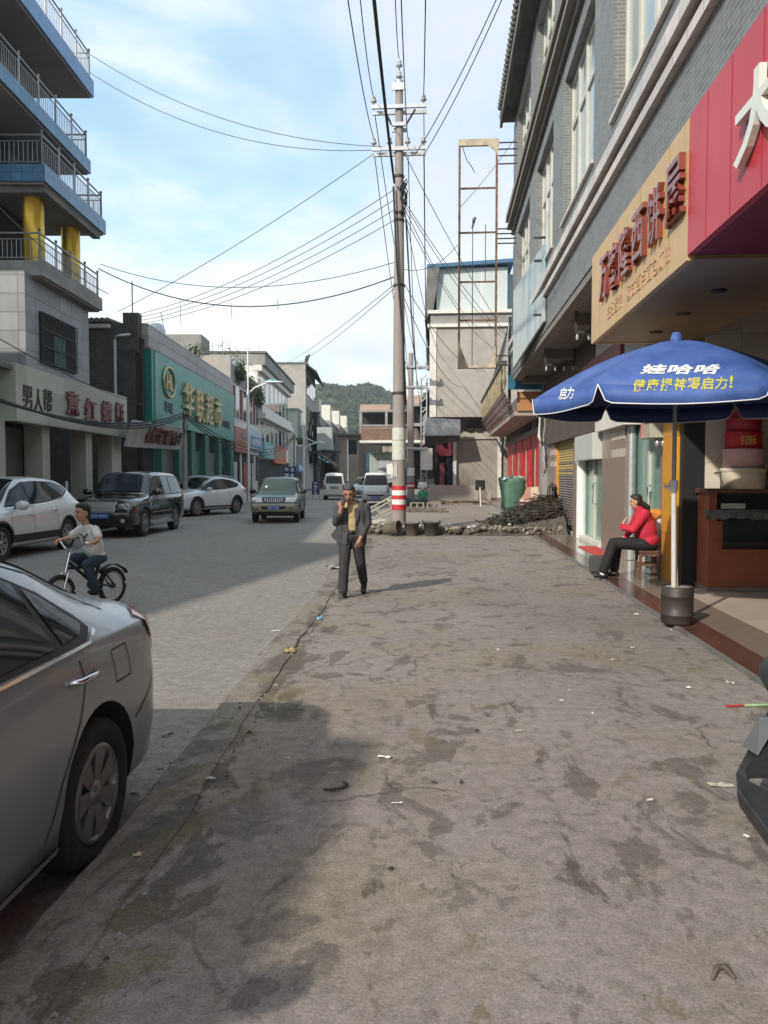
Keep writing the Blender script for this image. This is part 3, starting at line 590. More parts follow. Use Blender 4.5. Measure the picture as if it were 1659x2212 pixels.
class Car:
    def __init__(s, name, label, loc, head, paint, st, wheels, wr, group='cars on the street', cat='car', arch=1.12, ww=.2, lower=None):
        s.o = thing(name, label, cat, loc, head, group); s.paint = paint
        st = sorted(st); A = np.array(st); s.A = A
        xs = np.unique(np.concatenate([np.linspace(A[0, 0], A[-1, 0], 64), A[:, 0]])); cols = [pchip(A[:, 0], A[:, k], xs) for k in range(1, 6)]
        mb = MB(); rings = []
        for i, x in enumerate(xs):
            zb, zs, zt, w, r = (c[i] for c in cols); zt = max(zt, zs + .004)
            half = [(w * y, zb + f * (zs - zb)) for y, f in zip(LOWY, LOWF)]
            e = min(.085, (zt - zs) * .32); a0 = (w * .955, zs); b = (r, zt - e)
            half += [(a0[0] + (b[0] - a0[0]) * t, a0[1] + (b[1] - a0[1]) * (t if zt - zs > .12 else t)) for t in (.06, .36, .68, 1.)]
            half += [(r * .88, zt - e * .42), (r * .62, zt - e * .14), (r * .3, zt - e * .02), (0, zt)]
            rings.append([(x, y, z) for y, z in half] + [(x, -y, z) for y, z in half[-2:0:-1]])
        n = len(rings[0])
        mb.add([p for r in rings for p in r], [(i * n + j, (i + 1) * n + j, (i + 1) * n + (j + 1) % n, i * n + (j + 1) % n) for i in range(len(rings) - 1) for j in range(n)] + [tuple(range(n)), tuple(range((len(rings) - 1) * n + n - 1, (len(rings) - 1) * n - 1, -1))], paint, True)
        me_o = mb.build('body', None, fixn=True)
        bm = bmesh.new(); bm.from_mesh(me_o.data); s.bvh = BVHTree.FromBMesh(bm); bm.free()
        cut = MB(); s.wheels = wheels
        for x in wheels: cut.cyl((x, -1.2, wr + .02), (x, 1.2, wr + .02), wr * arch, K['carblack'], n=36, smooth=False)
        co = cut.build('cutter'); md = me_o.modifiers.new('b', 'BOOLEAN'); md.object = co; md.operation = 'DIFFERENCE'; md.solver = 'EXACT'
        try: md.material_mode = 'TRANSFER'
        except Exception: pass
        src = bpy.data.objects.new('smooth_source', me_o.data.copy()); COL.objects.link(src)
        dt = me_o.modifiers.new('n', 'DATA_TRANSFER'); dt.object = src; dt.use_loop_data = True; dt.data_types_loops = {'CUSTOM_NORMAL'}; dt.loop_mapping = 'POLYINTERP_NEAREST'
        dg = bpy.context.evaluated_depsgraph_get(); nm = bpy.data.meshes.new_from_object(me_o.evaluated_get(dg), depsgraph=dg)
        me_o.modifiers.clear(); me_o.data = nm; bpy.data.objects.remove(co); bpy.data.objects.remove(src); me_o.parent = s.o; s.body = me_o; me_o.name = 'body'
        nm.materials.clear() if False else None
        s.wr = wr
        W = float(A[:, 4].max())
        mb = MB(); mb.box((wheels[0] + wr * 1.0, -W + .28, .22), (wheels[-1] - wr * 1.0, W - .28, .4), K['carblack']); mb.box((A[0, 0] + .3, -W + .3, .3), (A[-1, 0] - .3, W - .3, .42), K['carblack']); mb.build('underbody', s.o)
        for x in wheels:
            for sd in (1, -1):
                y = sd * (W - .03); s.wheel(x, y, sd, ww)
    def wheel(s, x, y, sd, ww):
        r = s.wr; m4 = Matrix.Translation((x, y, r)) @ Matrix.Rotation(R(-90 * sd), 4, 'X'); ri = r * .66
        mb = MB(); mb.lathe([(ri, -ww), (r * .93, -ww), (r, -ww + .03), (r, -.03), (r * .965, -.005), (r * .85, .004), (ri + .012, -.004), (ri, -.02), (ri, -ww)], K['rubber'], 36, m4); w = mb.build('wheel', s.o)
        mb = MB(); mb.lathe([(ri, -.012), (ri - .02, .002), (ri - .03, -.02), (ri - .04, -.1)], K['rim'], 36, m4); mb.lathe([(0, -.1), (ri, -.1)], K['carblack'], 24, m4); mb.lathe([(0, -.005), (.05, -.01), (.06, -.05)], K['rim'], 16, m4)
        k = 7
        for i in range(k):
            a = 2 * math.pi * i / k
            for d in (-.13, .13):
                ca, sa = math.cos(a + d), math.sin(a + d); c2, s2 = math.cos(a + d * .5), math.sin(a + d * .5); q = 1.1 * .02 if k < 8 else .012
                mb.prism([m4 @ Vector(p) for p in ((c2 * .045 - sa * q, s2 * .045 + ca * q, -.02), (c2 * .045 + sa * q, s2 * .045 - ca * q, -.02), (ca * ri * .97 + sa * q * 1.3, sa * ri * .97 - ca * q * 1.3, -.008), (ca * ri * .97 - sa * q * 1.3, sa * ri * .97 + ca * q * 1.3, -.008))], m4.to_3x3() @ Vector((0, 0, -.03)), K['rim'])
        mb.build('rim', w)
    def drape(s, mb, poly, axis, m, off=.004, step=.07, smooth=True):
        """lay a flat outline onto the body: axis 'l'/'r' outline is (x,z); 't' (x,y); 'f'/'b' (y,z)"""
        bm = bmesh.new(); bm.faces.new([bm.verts.new((p[0], p[1], 0)) for p in poly])
        xs = [p[0] for p in poly]; ys = [p[1] for p in poly]
        for lo, hi, no in ((min(xs), max(xs), (1, 0, 0)), (min(ys), max(ys), (0, 1, 0))):
            k = max(1, int((hi - lo) / step))
            for i in range(1, k):
                c = lo + (hi - lo) * i / k
                bmesh.ops.bisect_plane(bm, geom=bm.verts[:] + bm.edges[:] + bm.faces[:], plane_co=(c if no[0] else 0, c if no[1] else 0, 0), plane_no=no)
        bm.verts.index_update(); bm.verts.ensure_lookup_table(); vs = []
        D = dict(l=(lambda a, b: (a, 3, b), (0, -1, 0)), r=(lambda a, b: (a, -3, b), (0, 1, 0)), t=(lambda a, b: (a, b, 4), (0, 0, -1)), f=(lambda a, b: (5, a, b), (-1, 0, 0)), b=(lambda a, b: (-5, a, b), (1, 0, 0)))[axis]
        last = None
        for v in bm.verts:
            h, nrm, _, _ = s.bvh.ray_cast(Vector(D[0](v.co.x, v.co.y)), Vector(D[1]))
            if h is None: 
                h, nrm, _, _ = s.bvh.find_nearest(last if last else Vector(D[0](v.co.x, v.co.y)))
            last = h
            if nrm.dot(Vector(D[1])) > 0: nrm = -nrm
            vs.append(h + nrm * off)
        fs = [[v.index for v in f.verts] for f in bm.faces]; bm.free()
        fs2 = []
        for f in fs:
            a, b_, c = vs[f[0]], vs[f[1]], vs[f[2]]
            nn = (b_ - a).cross(c - a); fs2.append(f if nn.dot(Vector(D[1])) < 0 else f[::-1])
        mb.add(vs, fs2, m, smooth); return s
    def panel(s, name, poly, axis, m, off=.004, step=.07, label=None, parent=None):
        mb = MB(); s.drape(mb, poly, axis, m, off, step); o = mb.build(name, parent or s.o)
        if label: o['label'] = label
        return o
    def sides(s, name, poly, m, off=.004, step=.07):
        for ax in ('l', 'r'): s.panel(name, poly, ax, m, off, step)
    def seam(s, pts, axis, w=.008, m=None, off=.003):
        mb = MB()
        for a, b in zip(pts, pts[1:]):
            d = Vector((b[0] - a[0], b[1] - a[1])); L_ = d.length; d.normalize(); nrm = Vector((-d.y, d.x)) * w / 2; k = max(1, int(L_ / .06))
            for i in range(k):
                p, q = Vector(a[:2]) + d * L_ * i / k, Vector(a[:2]) + d * L_ * (i + 1) / k
                s.drape(mb, [(p.x - nrm.x, p.y - nrm.y), (q.x - nrm.x, q.y - nrm.y), (q.x + nrm.x, q.y + nrm.y), (p.x + nrm.x, p.y + nrm.y)], axis, m or K['carblack'], off, 9, False)
        return mb
    def hit(s, a, b, axis):
        D = dict(l=((a, 3, b), (0, -1, 0)), r=((a, -3, b), (0, 1, 0)), t=((a, b, 4), (0, 0, -1)), f=((5, a, b), (-1, 0, 0)), b=((-5, a, b), (1, 0, 0)))[axis]
        h = s.bvh.ray_cast(Vector(D[0]), Vector(D[1]))[0]; return h
    def handle(s, x, z, m, L_=.19):
        for ax in ('l', 'r'):
            h = s.hit(x, z, ax); sg = 1 if ax == 'l' else -1; mb = MB()
            mb.tube([(x - L_ / 2, h.y, z - .006), (x - L_ / 2 + .03, h.y + sg * .035, z), (x + L_ / 2 - .03, h.y + sg * .035, z + .006), (x + L_ / 2, h.y, z + .004)], .013, m, 8); mb.build('door_handle', s.o)
    def mirror(s, x, z, m, sz=.1):
        for ax in ('l', 'r'):
            h = s.hit(x - .1, z - .1, ax); sg = 1 if ax == 'l' else -1; mb = MB(); mb.ball((x, h.y + sg * .14, z), (sz * .75, sz * 1.15, sz * .8), m, 14); mb.cyl((x, h.y - sg * .02, z - .05), (x, h.y + sg * .1, z - .03), .025, K['carblack'], n=8)
            o = mb.build('mirror', s.o)
            mb = MB(); mb.ball((x - sz * .35, h.y + sg * .14, z), (sz * .45, sz * 1.0, sz * .65), K['glass'], 12); mb.build('mirror_glass', o)
    def plate(s, z, axis, text, m=None, w=.44, x=None, tcol=None):
        h = s.hit(0, z, axis); sg = 1 if axis == 'f' else -1; X = h.x + sg * .02; mb = MB(); mb.box((X - .008, -w / 2, z - .07), (X + .008, w / 2, z + .07), m or K['plateblue']); o = mb.build('number_plate', s.o)
        mb = MB(); put_text(mb, text, face_mtx((X + sg * .01, 0, z), (0, sg, 0)), tcol or K['white'], w=w * .86, h=.085, depth=.002); mb.build('plate_number', o)
    def lamps(s, name, poly, axis, m, off=.008, step=.05, bulb=True):
        for sg in (1, -1):
            p = [(a * sg, b) for a, b in poly] if axis in 'fb' else poly
            if axis in 'fb': s.panel(name, p, axis, m, off, step)
    def arcs(s, w=.03, m=None):
        for x in s.wheels:
            for ax in ('l', 'r'):
                mb = s.seam([(x + s.wr * 1.15 * math.cos(R(a)), s.wr + .02 + s.wr * 1.15 * math.sin(R(a))) for a in range(-10, 191, 12)], ax, w, m or K['carblack'], .01); mb.build('arch_trim', s.o)
def rx(name, col, rough=.28, metal=0., coat=.7, var=.06): return M(name, col, rough, var, 1.1, metal=metal, coat=coat, dirt=.12, dirtcol=(.16, .14, .12))
def windows(c, outline, panes, off=.004):
    """black surround following the window line, each pane laid over it"""
    for ax in ('l', 'r'):
        f = c.panel('window_frame', outline, ax, K['carblack'], off, .06)
        for p in panes: c.panel('window', p, ax, K['carglass'], off + .005, .06, parent=f)

# --- silver sedan in the foreground, nose towards the camera's back
P_SIL = M('silver_paint', (.285, .31, .325), .33, .06, 1.5, metal=.4, coat=.5, dirt=.12, dirtcol=(.22, .2, .17))
c = Car('silver_sedan', 'silver sedan parked along the kerb at the lower left, its rear end to the street', (-2.38, 1.79, -.1), R(-90), P_SIL,
    [(-2.45, .5, .80, .83, .5, .40), (-2.42, .36, .88, .96, .68, .58), (-2.33, .25, .95, 1.06, .80, .67), (-2.2, .22, .975, 1.085, .865, .66), (-2.05, .2, .98, 1.13, .89, .62), (-1.75, .2, .98, 1.27, .9, .58), (-1.45, .2, .98, 1.385, .905, .57), (-1.1, .2, .975, 1.455, .91, .565), (-.5, .2, .96, 1.49, .915, .57), (.2, .2, .95, 1.46, .91, .565), (.75, .2, .94, 1.28, .905, .58), (1.15, .2, .93, 1.05, .9, .66), (1.65, .2, .87, .97, .885, .68), (2.05, .22, .78, .85, .84, .64), (2.25, .3, .66, .70, .7, .52), (2.33, .42, .58, .6, .5, .4)],
    (-1.5, 1.25), .325, arch=1.16, ww=.21)
windows(c, [(.98, .985), (-1.48, 1.0), (-1.59, 1.04), (-1.56, 1.10), (-1.42, 1.22), (-1.22, 1.315), (-.9, 1.375), (-.4, 1.405), (.1, 1.39), (.45, 1.29), (.9, 1.05)],
    [[(-.02, 1.01), (-1.22, 1.02), (-1.26, 1.275), (-1.2, 1.30), (-.9, 1.355), (-.4, 1.385), (-.06, 1.38)], [(-1.29, 1.025), (-1.46, 1.03), (-1.54, 1.06), (-1.40, 1.2), (-1.31, 1.25)], [(.84, 1.01), (.06, 1.01), (.03, 1.37), (.1, 1.365), (.43, 1.275), (.8, 1.09)]])
for ax in ('l', 'r'):
    c.seam([(.98, .97), (-.4, .975), (-1.48, .99), (-1.6, 1.025)], ax, .011, K['chrome'], .012).build('chrome_strip', c.o)
    c.seam([(.02, .98), (.03, .6), (.0, .32)], ax, .008).build('door_seam', c.o)
    c.seam([(-1.34, 1.0), (-1.37, .86), (-1.3, .72), (-1.12, .52), (-1.0, .33)], ax, .009).build('door_seam', c.o)
    c.seam([(.2, 1.42), (-.5, 1.45), (-1.1, 1.41), (-1.5, 1.29), (-1.95, 1.06)], ax, .008).build('roof_seam', c.o)
    c.seam([(-2.36, .80), (-2.12, .64), (-1.88, .54)], ax, .008).build('bumper_seam', c.o)
    c.seam([(.85, .27), (-1.1, .27)], ax, .02, P_SIL, .02).build('sill_trim', c.o)
    c.panel('tail_lamp', [(-2.1, 1.0), (-2.25, 1.02), (-2.34, 1.0), (-2.41, .9), (-2.33, .76), (-2.25, .86)], ax, K['taillamp'], .012, .04)
c.seam([(-1.66, .92), (-1.83, .92), (-1.85, .77), (-1.68, .77), (-1.66, .92)], 'l', .006).build('fuel_flap', c.o)
c.handle(-1.35, .875, K['chrome'], .23)
c.mirror(.72, 1.03, P_SIL)
c.panel('windscreen', [(.3, -.5), (.3, .5), (1.12, .68), (1.12, -.68)], 't', K['carglass'], .006)
c.panel('rear_window', [(-1.25, -.5), (-1.25, .5), (-1.95, .56), (-1.95, -.56)], 't', K['carglass'], .006)
c.seam([(-2.1, -.64), (-2.1, .64)], 't', .008).build('boot_seam', c.o)
for sg in (1, -1): c.panel('tail_lamp', [(sg * .78, .98), (sg * .5, .97), (sg * .5, .83), (sg * .74, .82)], 'b', K['taillamp'], .012, .04); c.panel('headlamp', [(sg * .8, .74), (sg * .45, .7), (sg * .45, .6), (sg * .74, .6)], 'f', K['lampglass'], .01, .05)
c.plate(.72, 'b', '云D·18T60'); c.plate(.42, 'f', '云D·18T60')

# --- white suv at the left edge, nose to the left
P_WH = rx('white_car_paint', (.62, .63, .62), .3, 0)
suv = [(-2.33, .55, .85, .95, .55, .45), (-2.28, .4, .98, 1.1, .76, .6), (-2.1, .3, 1.04, 1.3, .87, .62), (-1.7, .27, 1.05, 1.55, .91, .6), (-1.2, .25, 1.04, 1.66, .92, .6), (-.5, .25, 1.02, 1.70, .93, .61), (.2, .25, 1.0, 1.67, .93, .6), (.7, .25, .98, 1.48, .925, .61), (1.2, .25, .97, 1.14, .92, .7), (1.7, .26, .93, 1.03, .9, .72), (2.1, .3, .84, .92, .85, .66), (2.27, .38, .74, .78, .7, .55), (2.34, .48, .62, .65, .5, .4)]
hd = R(-91); fw = Vector((math.cos(hd), math.sin(hd), 0)); lf = Vector((-fw.y, fw.x, 0)); p = G(3, 1213, -.1) - fw * 1.36 - lf * .88
c = Car('white_suv', 'white SUV at the left edge of the picture with rising window line', p, hd, P_WH, suv, (-1.35, 1.36), .355)
windows(c, [(1.05, 1.06), (.4, 1.08), (-.6, 1.13), (-1.3, 1.22), (-1.72, 1.36), (-1.6, 1.47), (-1.1, 1.575), (-.4, 1.60), (.2, 1.575), (.6, 1.42)], [[(.95, 1.09), (.22, 1.11), (.18, 1.55), (.55, 1.41)], [(.15, 1.11), (-.72, 1.16), (-.75, 1.575), (-.4, 1.58), (.1, 1.56)], [(-.8, 1.17), (-1.3, 1.25), (-1.66, 1.375), (-1.55, 1.45), (-1.1, 1.55), (-.83, 1.57)]])
for ax in ('l', 'r'):
    c.seam([(1.05, 1.045), (.4, 1.065), (-.6, 1.115), (-1.3, 1.205), (-1.74, 1.35)], ax, .02, K['chrome'], .012).build('chrome_strip', c.o)
    for x in (.98, .15, -.85): c.seam([(x, 1.1), (x + .02, .8), (x - .02, .4)], ax, .01).build('door_seam', c.o)
    c.seam([(1.0, .42), (-.95, .42)], ax, .16, K['carblack'], .012).build('sill_trim', c.o)
    c.panel('tail_lamp', [(-1.98, 1.05), (-2.22, 1.0), (-2.24, .88), (-2.02, .95)], ax, K['taillamp'], .012, .05)
c.arcs(.05); c.handle(.25, .9, K['chrome']); c.handle(-.72, .96, K['chrome']); c.mirror(.78, 1.1, P_WH, .13)
c.panel('windscreen', [(.28, -.52), (.28, .52), (1.12, .7), (1.12, -.7)], 't', K['carglass'], .006)
for sg in (1, -1): c.panel('headlamp', [(sg * .82, .84), (sg * .45, .76), (sg * .45, .66), (sg * .76, .66)], 'f', K['lampglass'], .01, .05)
c.panel('rear_window', [(-.6, 1.15), (.6, 1.15), (.52, 1.48), (-.52, 1.48)], 'b', K['carglass'], .006)
c.plate(.75, 'b', '云D·52187')

# --- black off-roader, front to the camera
P_BK = rx('black_car_paint', (.008, .008, .009), .16, 0, .9)
box = [(-2.4, .6, 1.0, 1.05, .8, .7), (-2.36, .45, 1.08, 1.4, .9, .72), (-2.25, .35, 1.1, 1.72, .95, .72), (-1.6, .32, 1.1, 1.84, .965, .72), (-.5, .3, 1.09, 1.86, .965, .72), (.2, .3, 1.08, 1.82, .965, .71), (.6, .3, 1.08, 1.56, .96, .74), (.95, .3, 1.07, 1.2, .955, .8), (1.3, .3, 1.05, 1.14, .95, .82), (1.9, .3, 1.02, 1.10, .94, .8), (2.2, .32, .96, 1.04, .92, .74), (2.34, .38, .84, .9, .86, .68), (2.4, .5, .7, .74, .78, .6)]
def heading(dx, dy): return math.atan2(dy, dx)
p = LW(-7.42, 23.7, -.1)
c = Car('black_offroader', 'glossy black off-roader parked on the left with a blue plate and mesh grille', p, LT + R(-90 - 2.5), P_BK, box, (-1.42, 1.46), .39)
c.spokes = 7
windows(c, [(.86, 1.13), (-2.18, 1.14), (-2.1, 1.66), (-1.6, 1.72), (.15, 1.71), (.4, 1.62)], [[(.78, 1.16), (.02, 1.16), (0, 1.69), (.14, 1.68), (.38, 1.6)], [(-.06, 1.16), (-.98, 1.16), (-.98, 1.7), (-.08, 1.69)], [(-1.06, 1.16), (-2.12, 1.17), (-2.04, 1.63), (-1.6, 1.69), (-1.06, 1.7)]])
c.panel('windscreen', [(.22, -.62), (.22, .62), (.86, .78), (.86, -.78)], 't', M('blue_tinted_glass', (.03, .037, .05), .05, .2, 1, spec=.9), .006)
g = c.panel('grille', [(-.42, .99), (.42, .99), (.38, .73), (-.38, .73)], 'f', M('mesh_grille', (.10, .10, .10), .4, .2, 3, metal=.6, grid=(.04, .04, .01, (.4, .4, .4), 'w')), .012, .05)
mb = MB()
for a, b in (((-.43, 1.0), (.43, 1.0)), ((.43, 1.0), (.39, .72)), ((.39, .72), (-.39, .72)), ((-.39, .72), (-.43, 1.0))): mb.cyl(c.hit(a[0], a[1], 'f') + Vector((.015, 0, 0)), c.hit(b[0], b[1], 'f') + Vector((.015, 0, 0)), .012, K['chrome'], n=8)
mb.build('grille_frame', g)
for sg in (1, -1):
    h = c.panel('headlamp', [(sg * .88, .96), (sg * .5, .99), (sg * .46, .80), (sg * .84, .80)], 'f', M('dark_headlamp', (.12, .12, .12), .12, .4, 30, spec=.9, metal=.5), .012, .05)
    for dy, q in ((.58, .06), (.74, .055)):
        mb = MB(); hh = c.hit(sg * dy, .885, 'f'); mb.lathe([(0, .02), (q * .7, .022), (q, .012), (q, -.02)], K['lampglass'], 16, Matrix.Translation(hh + Vector((.012, 0, 0))) @ Matrix.Rotation(R(90), 4, 'Y')); mb.build('lens', h)
    mb = MB(); hh = c.hit(sg * .62, .48, 'f'); mb.lathe([(0, .02), (.05, .02), (.065, 0)], K['lampglass'], 14, Matrix.Translation(hh) @ Matrix.Rotation(R(90), 4, 'Y')); mb.build('fog_lamp', c.o)
c.panel('lower_intake', [(-.5, .56), (.5, .56), (.44, .42), (-.44, .42)], 'f', K['carblack'], .012, .06)
c.plate(.62, 'f', '云D·09921', w=.5)
mb = MB(); put_text(mb, 'RANGE  ROVER', face_mtx((2.245, 0, 1.055), (0, 1, 0), (-.55, 0, 1)), K['chrome'], w=.78, h=.05, depth=.006); mb.build('bonnet_lettering', c.o)
for ax in ('l', 'r'):
    for x in (.84, -.02, -1.02): c.seam([(x, 1.1), (x, .42)], ax, .01, P_BK, .008).build('door_seam', c.o)
    c.seam([(.9, .66), (-.95, .66)], ax, .02, K['galv'], .008).build('side_moulding', c.o)
    c.panel('side_vent', [(1.0, 1.0), (1.1, 1.0), (1.1, .78), (1.0, .78)], ax, K['galv'], .01, .06)
    c.panel('tail_lamp', [(-2.22, 1.1), (-2.34, 1.1), (-2.34, .8), (-2.22, .8)], ax, K['taillamp'], .012, .05)
    mb = MB(); sg = 1 if ax == 'l' else -1; mb.box((-.95, sg * .86, .3), (.95, sg * 1.0, .36), K['galv']); mb.build('side_step', c.o)
c.handle(.1, .98, P_BK); c.handle(-.9, .98, P_BK); c.mirror(.72, 1.24, P_BK, .12)
c.panel('rear_window', [(-.6, 1.15), (.6, 1.15), (.56, 1.6), (-.56, 1.6)], 'b', K['carglass'], .006)

# --- white crossover behind it
cross = [(-2.36, .6, .95, 1.0, .6, .5), (-2.3, .42, 1.06, 1.2, .8, .62), (-2.05, .32, 1.09, 1.42, .9, .64), (-1.5, .28, 1.07, 1.6, .93, .63), (-.8, .26, 1.04, 1.67, .94, .63), (-.1, .26, 1.01, 1.66, .94, .62), (.4, .26, .99, 1.5, .935, .63), (.95, .26, .98, 1.2, .93, .7), (1.3, .26, .97, 1.1, .92, .74), (1.8, .27, .92, 1.02, .9, .72), (2.15, .3, .83, .92, .85, .66), (2.3, .38, .7, .76, .72, .55), (2.37, .5, .6, .63, .5, .4)]
p = LW(-7.75, 34.6, -.1)
c = Car('white_crossover', 'white crossover with dark pinched grille and roof rails behind the black off-roader', p, LT + R(-90 - 26), P_WH, cross, (-1.37, 1.38), .375)
c.spokes = 6
windows(c, [(1.0, 1.07), (-.6, 1.12), (-1.5, 1.2), (-1.8, 1.33), (-1.3, 1.5), (-.7, 1.57), (-.1, 1.55), (.4, 1.4)], [[(.92, 1.09), (.1, 1.12), (.06, 1.52), (.38, 1.38)], [(.03, 1.12), (-.8, 1.15), (-.8, 1.545), (-.1, 1.53)], [(-.87, 1.16), (-1.5, 1.22), (-1.72, 1.33), (-1.3, 1.475), (-.87, 1.535)]])
c.panel('windscreen', [(.08, -.55), (.08, .55), (1.08, .74), (1.08, -.74)], 't', K['carglass'], .006)
c.panel('grille', [(-.32, .9), (.32, .9), (.24, .73), (.42, .5), (-.42, .5), (-.24, .73)], 'f', K['carblack'], .012, .05)
c.panel('lower_intake', [(-.7, .5), (.7, .5), (.62, .36), (-.62, .36)], 'f', K['carblack'], .012, .06)
for sg in (1, -1):
    c.panel('headlamp', [(sg * .87, .93), (sg * .6, .87), (sg * .36, .76), (sg * .6, .73), (sg * .84, .8)], 'f', K['lampglass'], .012, .05)
    c.panel('bumper_slit', [(sg * .84, .62), (sg * .55, .56), (sg * .6, .5), (sg * .8, .5)], 'f', K['carblack'], .012, .05)
c.plate(.6, 'f', '云D·66E08')
for ax in ('l', 'r'):
    for x in (.98, .06, -.85): c.seam([(x, 1.08), (x, .42)], ax, .012, K['carblack']).build('door_seam', c.o)
    c.seam([(1.0, .36), (-.95, .36)], ax, .12, K['carblack'], .012).build('sill_trim', c.o); sg = 1 if ax == 'l' else -1
    mb = MB(); mb.tube([(.2, sg * .56, 1.56), (.0, sg * .6, 1.67), (-.8, sg * .6, 1.705), (-1.5, sg * .58, 1.64), (-1.6, sg * .57, 1.55)], .022, K['galv'], 8); mb.build('roof_rail', c.o)
    c.panel('tail_lamp', [(-1.95, 1.1), (-2.25, 1.06), (-2.28, .95), (-2.0, .98)], ax, K['taillamp'], .012, .05)
c.arcs(.06); c.handle(.2, .93, P_WH); c.handle(-.75, .97, P_WH); c.mirror(.7, 1.13, P_WH, .12)
c.panel('rear_window', [(-.6, 1.15), (.6, 1.15), (.52, 1.4), (-.52, 1.4)], 'b', K['carglass'], .006)

# --- dark green pickup-like suv driving towards the camera
P_GR = rx('dark_green_paint', (.018, .05, .042), .3, 0, .25); P_GO = rx('gold_lower_paint', (.33, .30, .2), .35, .3, .3)
g4 = [(-2.3, .6, .98, 1.03, .78, .7), (-2.26, .45, 1.05, 1.4, .86, .68), (-2.1, .36, 1.07, 1.66, .9, .67), (-1.4, .34, 1.07, 1.78, .92, .67), (-.4, .33, 1.06, 1.79, .92, .67), (.1, .33, 1.06, 1.75, .92, .66), (.5, .33, 1.06, 1.48, .915, .69), (.85, .33, 1.06, 1.18, .91, .76), (1.2, .33, 1.05, 1.13, .905, .78), (1.8, .34, 1.0, 1.08, .9, .76), (2.1, .36, .94, 1.02, .88, .72), (2.24, .42, .84, .9, .86, .7), (2.32, .5, .7, .74, .84, .66)]
p = G(583, 1131, -.1) + Vector((-.10, 2.2, 0))
c = Car('green_suv', 'dark green SUV with gold bumper driving towards the camera on the street', p, R(-90 + 6), P_GR, g4, (-1.33, 1.35), .37)
c.o.scale = (.94, .96, .93)
windows(c, [(.78, 1.1), (-2.05, 1.12), (-1.98, 1.58), (-1.4, 1.65), (.05, 1.64), (.35, 1.5)], [[(.7, 1.13), (0, 1.13), (-.02, 1.61), (.32, 1.47)], [(-.07, 1.13), (-.95, 1.13), (-.95, 1.63), (-.08, 1.62)], [(-1.02, 1.13), (-2.0, 1.14), (-1.93, 1.56), (-1.4, 1.63), (-1.02, 1.63)]])
c.panel('windscreen', [(.14, -.58), (.14, .58), (.78, .74), (.78, -.74)], 't', M('green_tinted_glass', (.03, .05, .043), .12, .3, 1.5, spec=.5), .006)
c.panel('front_bumper', [(-.85, .76), (.85, .76), (.83, .46), (-.83, .46)], 'f', P_GO, .014, .06)
c.panel('bumper_slot', [(-.5, .66), (.5, .66), (.4, .55), (-.4, .55)], 'f', K['carblack'], .02, .06)
gr = c.panel('grille', [(-.42, .99), (.42, .99), (.34, .8), (-.34, .8)], 'f', K['carblack'], .014, .05)
mb = MB()
for i in range(9): y = -.34 + i * .085; h = c.hit(y, .89, 'f'); mb.cyl((c.hit(y, .965, 'f') + Vector((.025, 0, 0))), (c.hit(y * .85, .815, 'f') + Vector((.025, 0, 0))), .016, K['chrome'], n=6)
mb.build('grille_bar', gr)
for sg in (1, -1):
    c.panel('headlamp', [(sg * .83, .98), (sg * .46, .985), (sg * .42, .82), (sg * .8, .81)], 'f', K['lampglass'], .014, .05)
    c.panel('fog_lamp', [(sg * .74, .63), (sg * .58, .63), (sg * .58, .54), (sg * .74, .54)], 'f', K['carblack'], .02, .05)
    mb = MB(); h = c.hit(sg * .66, .585, 'f'); mb.ball(h + Vector((.02, 0, 0)), (.02, .04, .04), K['lampglass'], 10); mb.build('fog_lens', c.o)
c.plate(.62, 'f', '云D·T5350', w=.46)
for ax in ('l', 'r'):
    for x in (.8, -.02, -.98): c.seam([(x, 1.08), (x, .45)], ax, .01, P_GR, .008).build('door_seam', c.o)
    c.seam([(.9, .42), (-.9, .42)], ax, .2, P_GO, .01).build('gold_sill', c.o)
    c.panel('tail_lamp', [(-2.14, 1.05), (-2.26, 1.05), (-2.26, .8), (-2.14, .8)], ax, K['taillamp'], .012, .05)
c.arcs(.07, P_GO); c.handle(.12, .95, K['carblack']); c.handle(-.85, .95, K['carblack']); c.mirror(.62, 1.2, K['carblack'], .12)
mb = MB(); mb.box((.45, .35, 1.25), (.47, .55, 1.4), K['paper'])
c.panel('rear_window', [(-.55, 1.15), (.55, 1.15), (.5, 1.5), (-.5, 1.5)], 'b', K['carglass'], .006)
c.panel('sticker', [(.55, -.5), (.62, -.5), (.62, -.42), (.55, -.42)], 't', K['paper'], .014, .1)

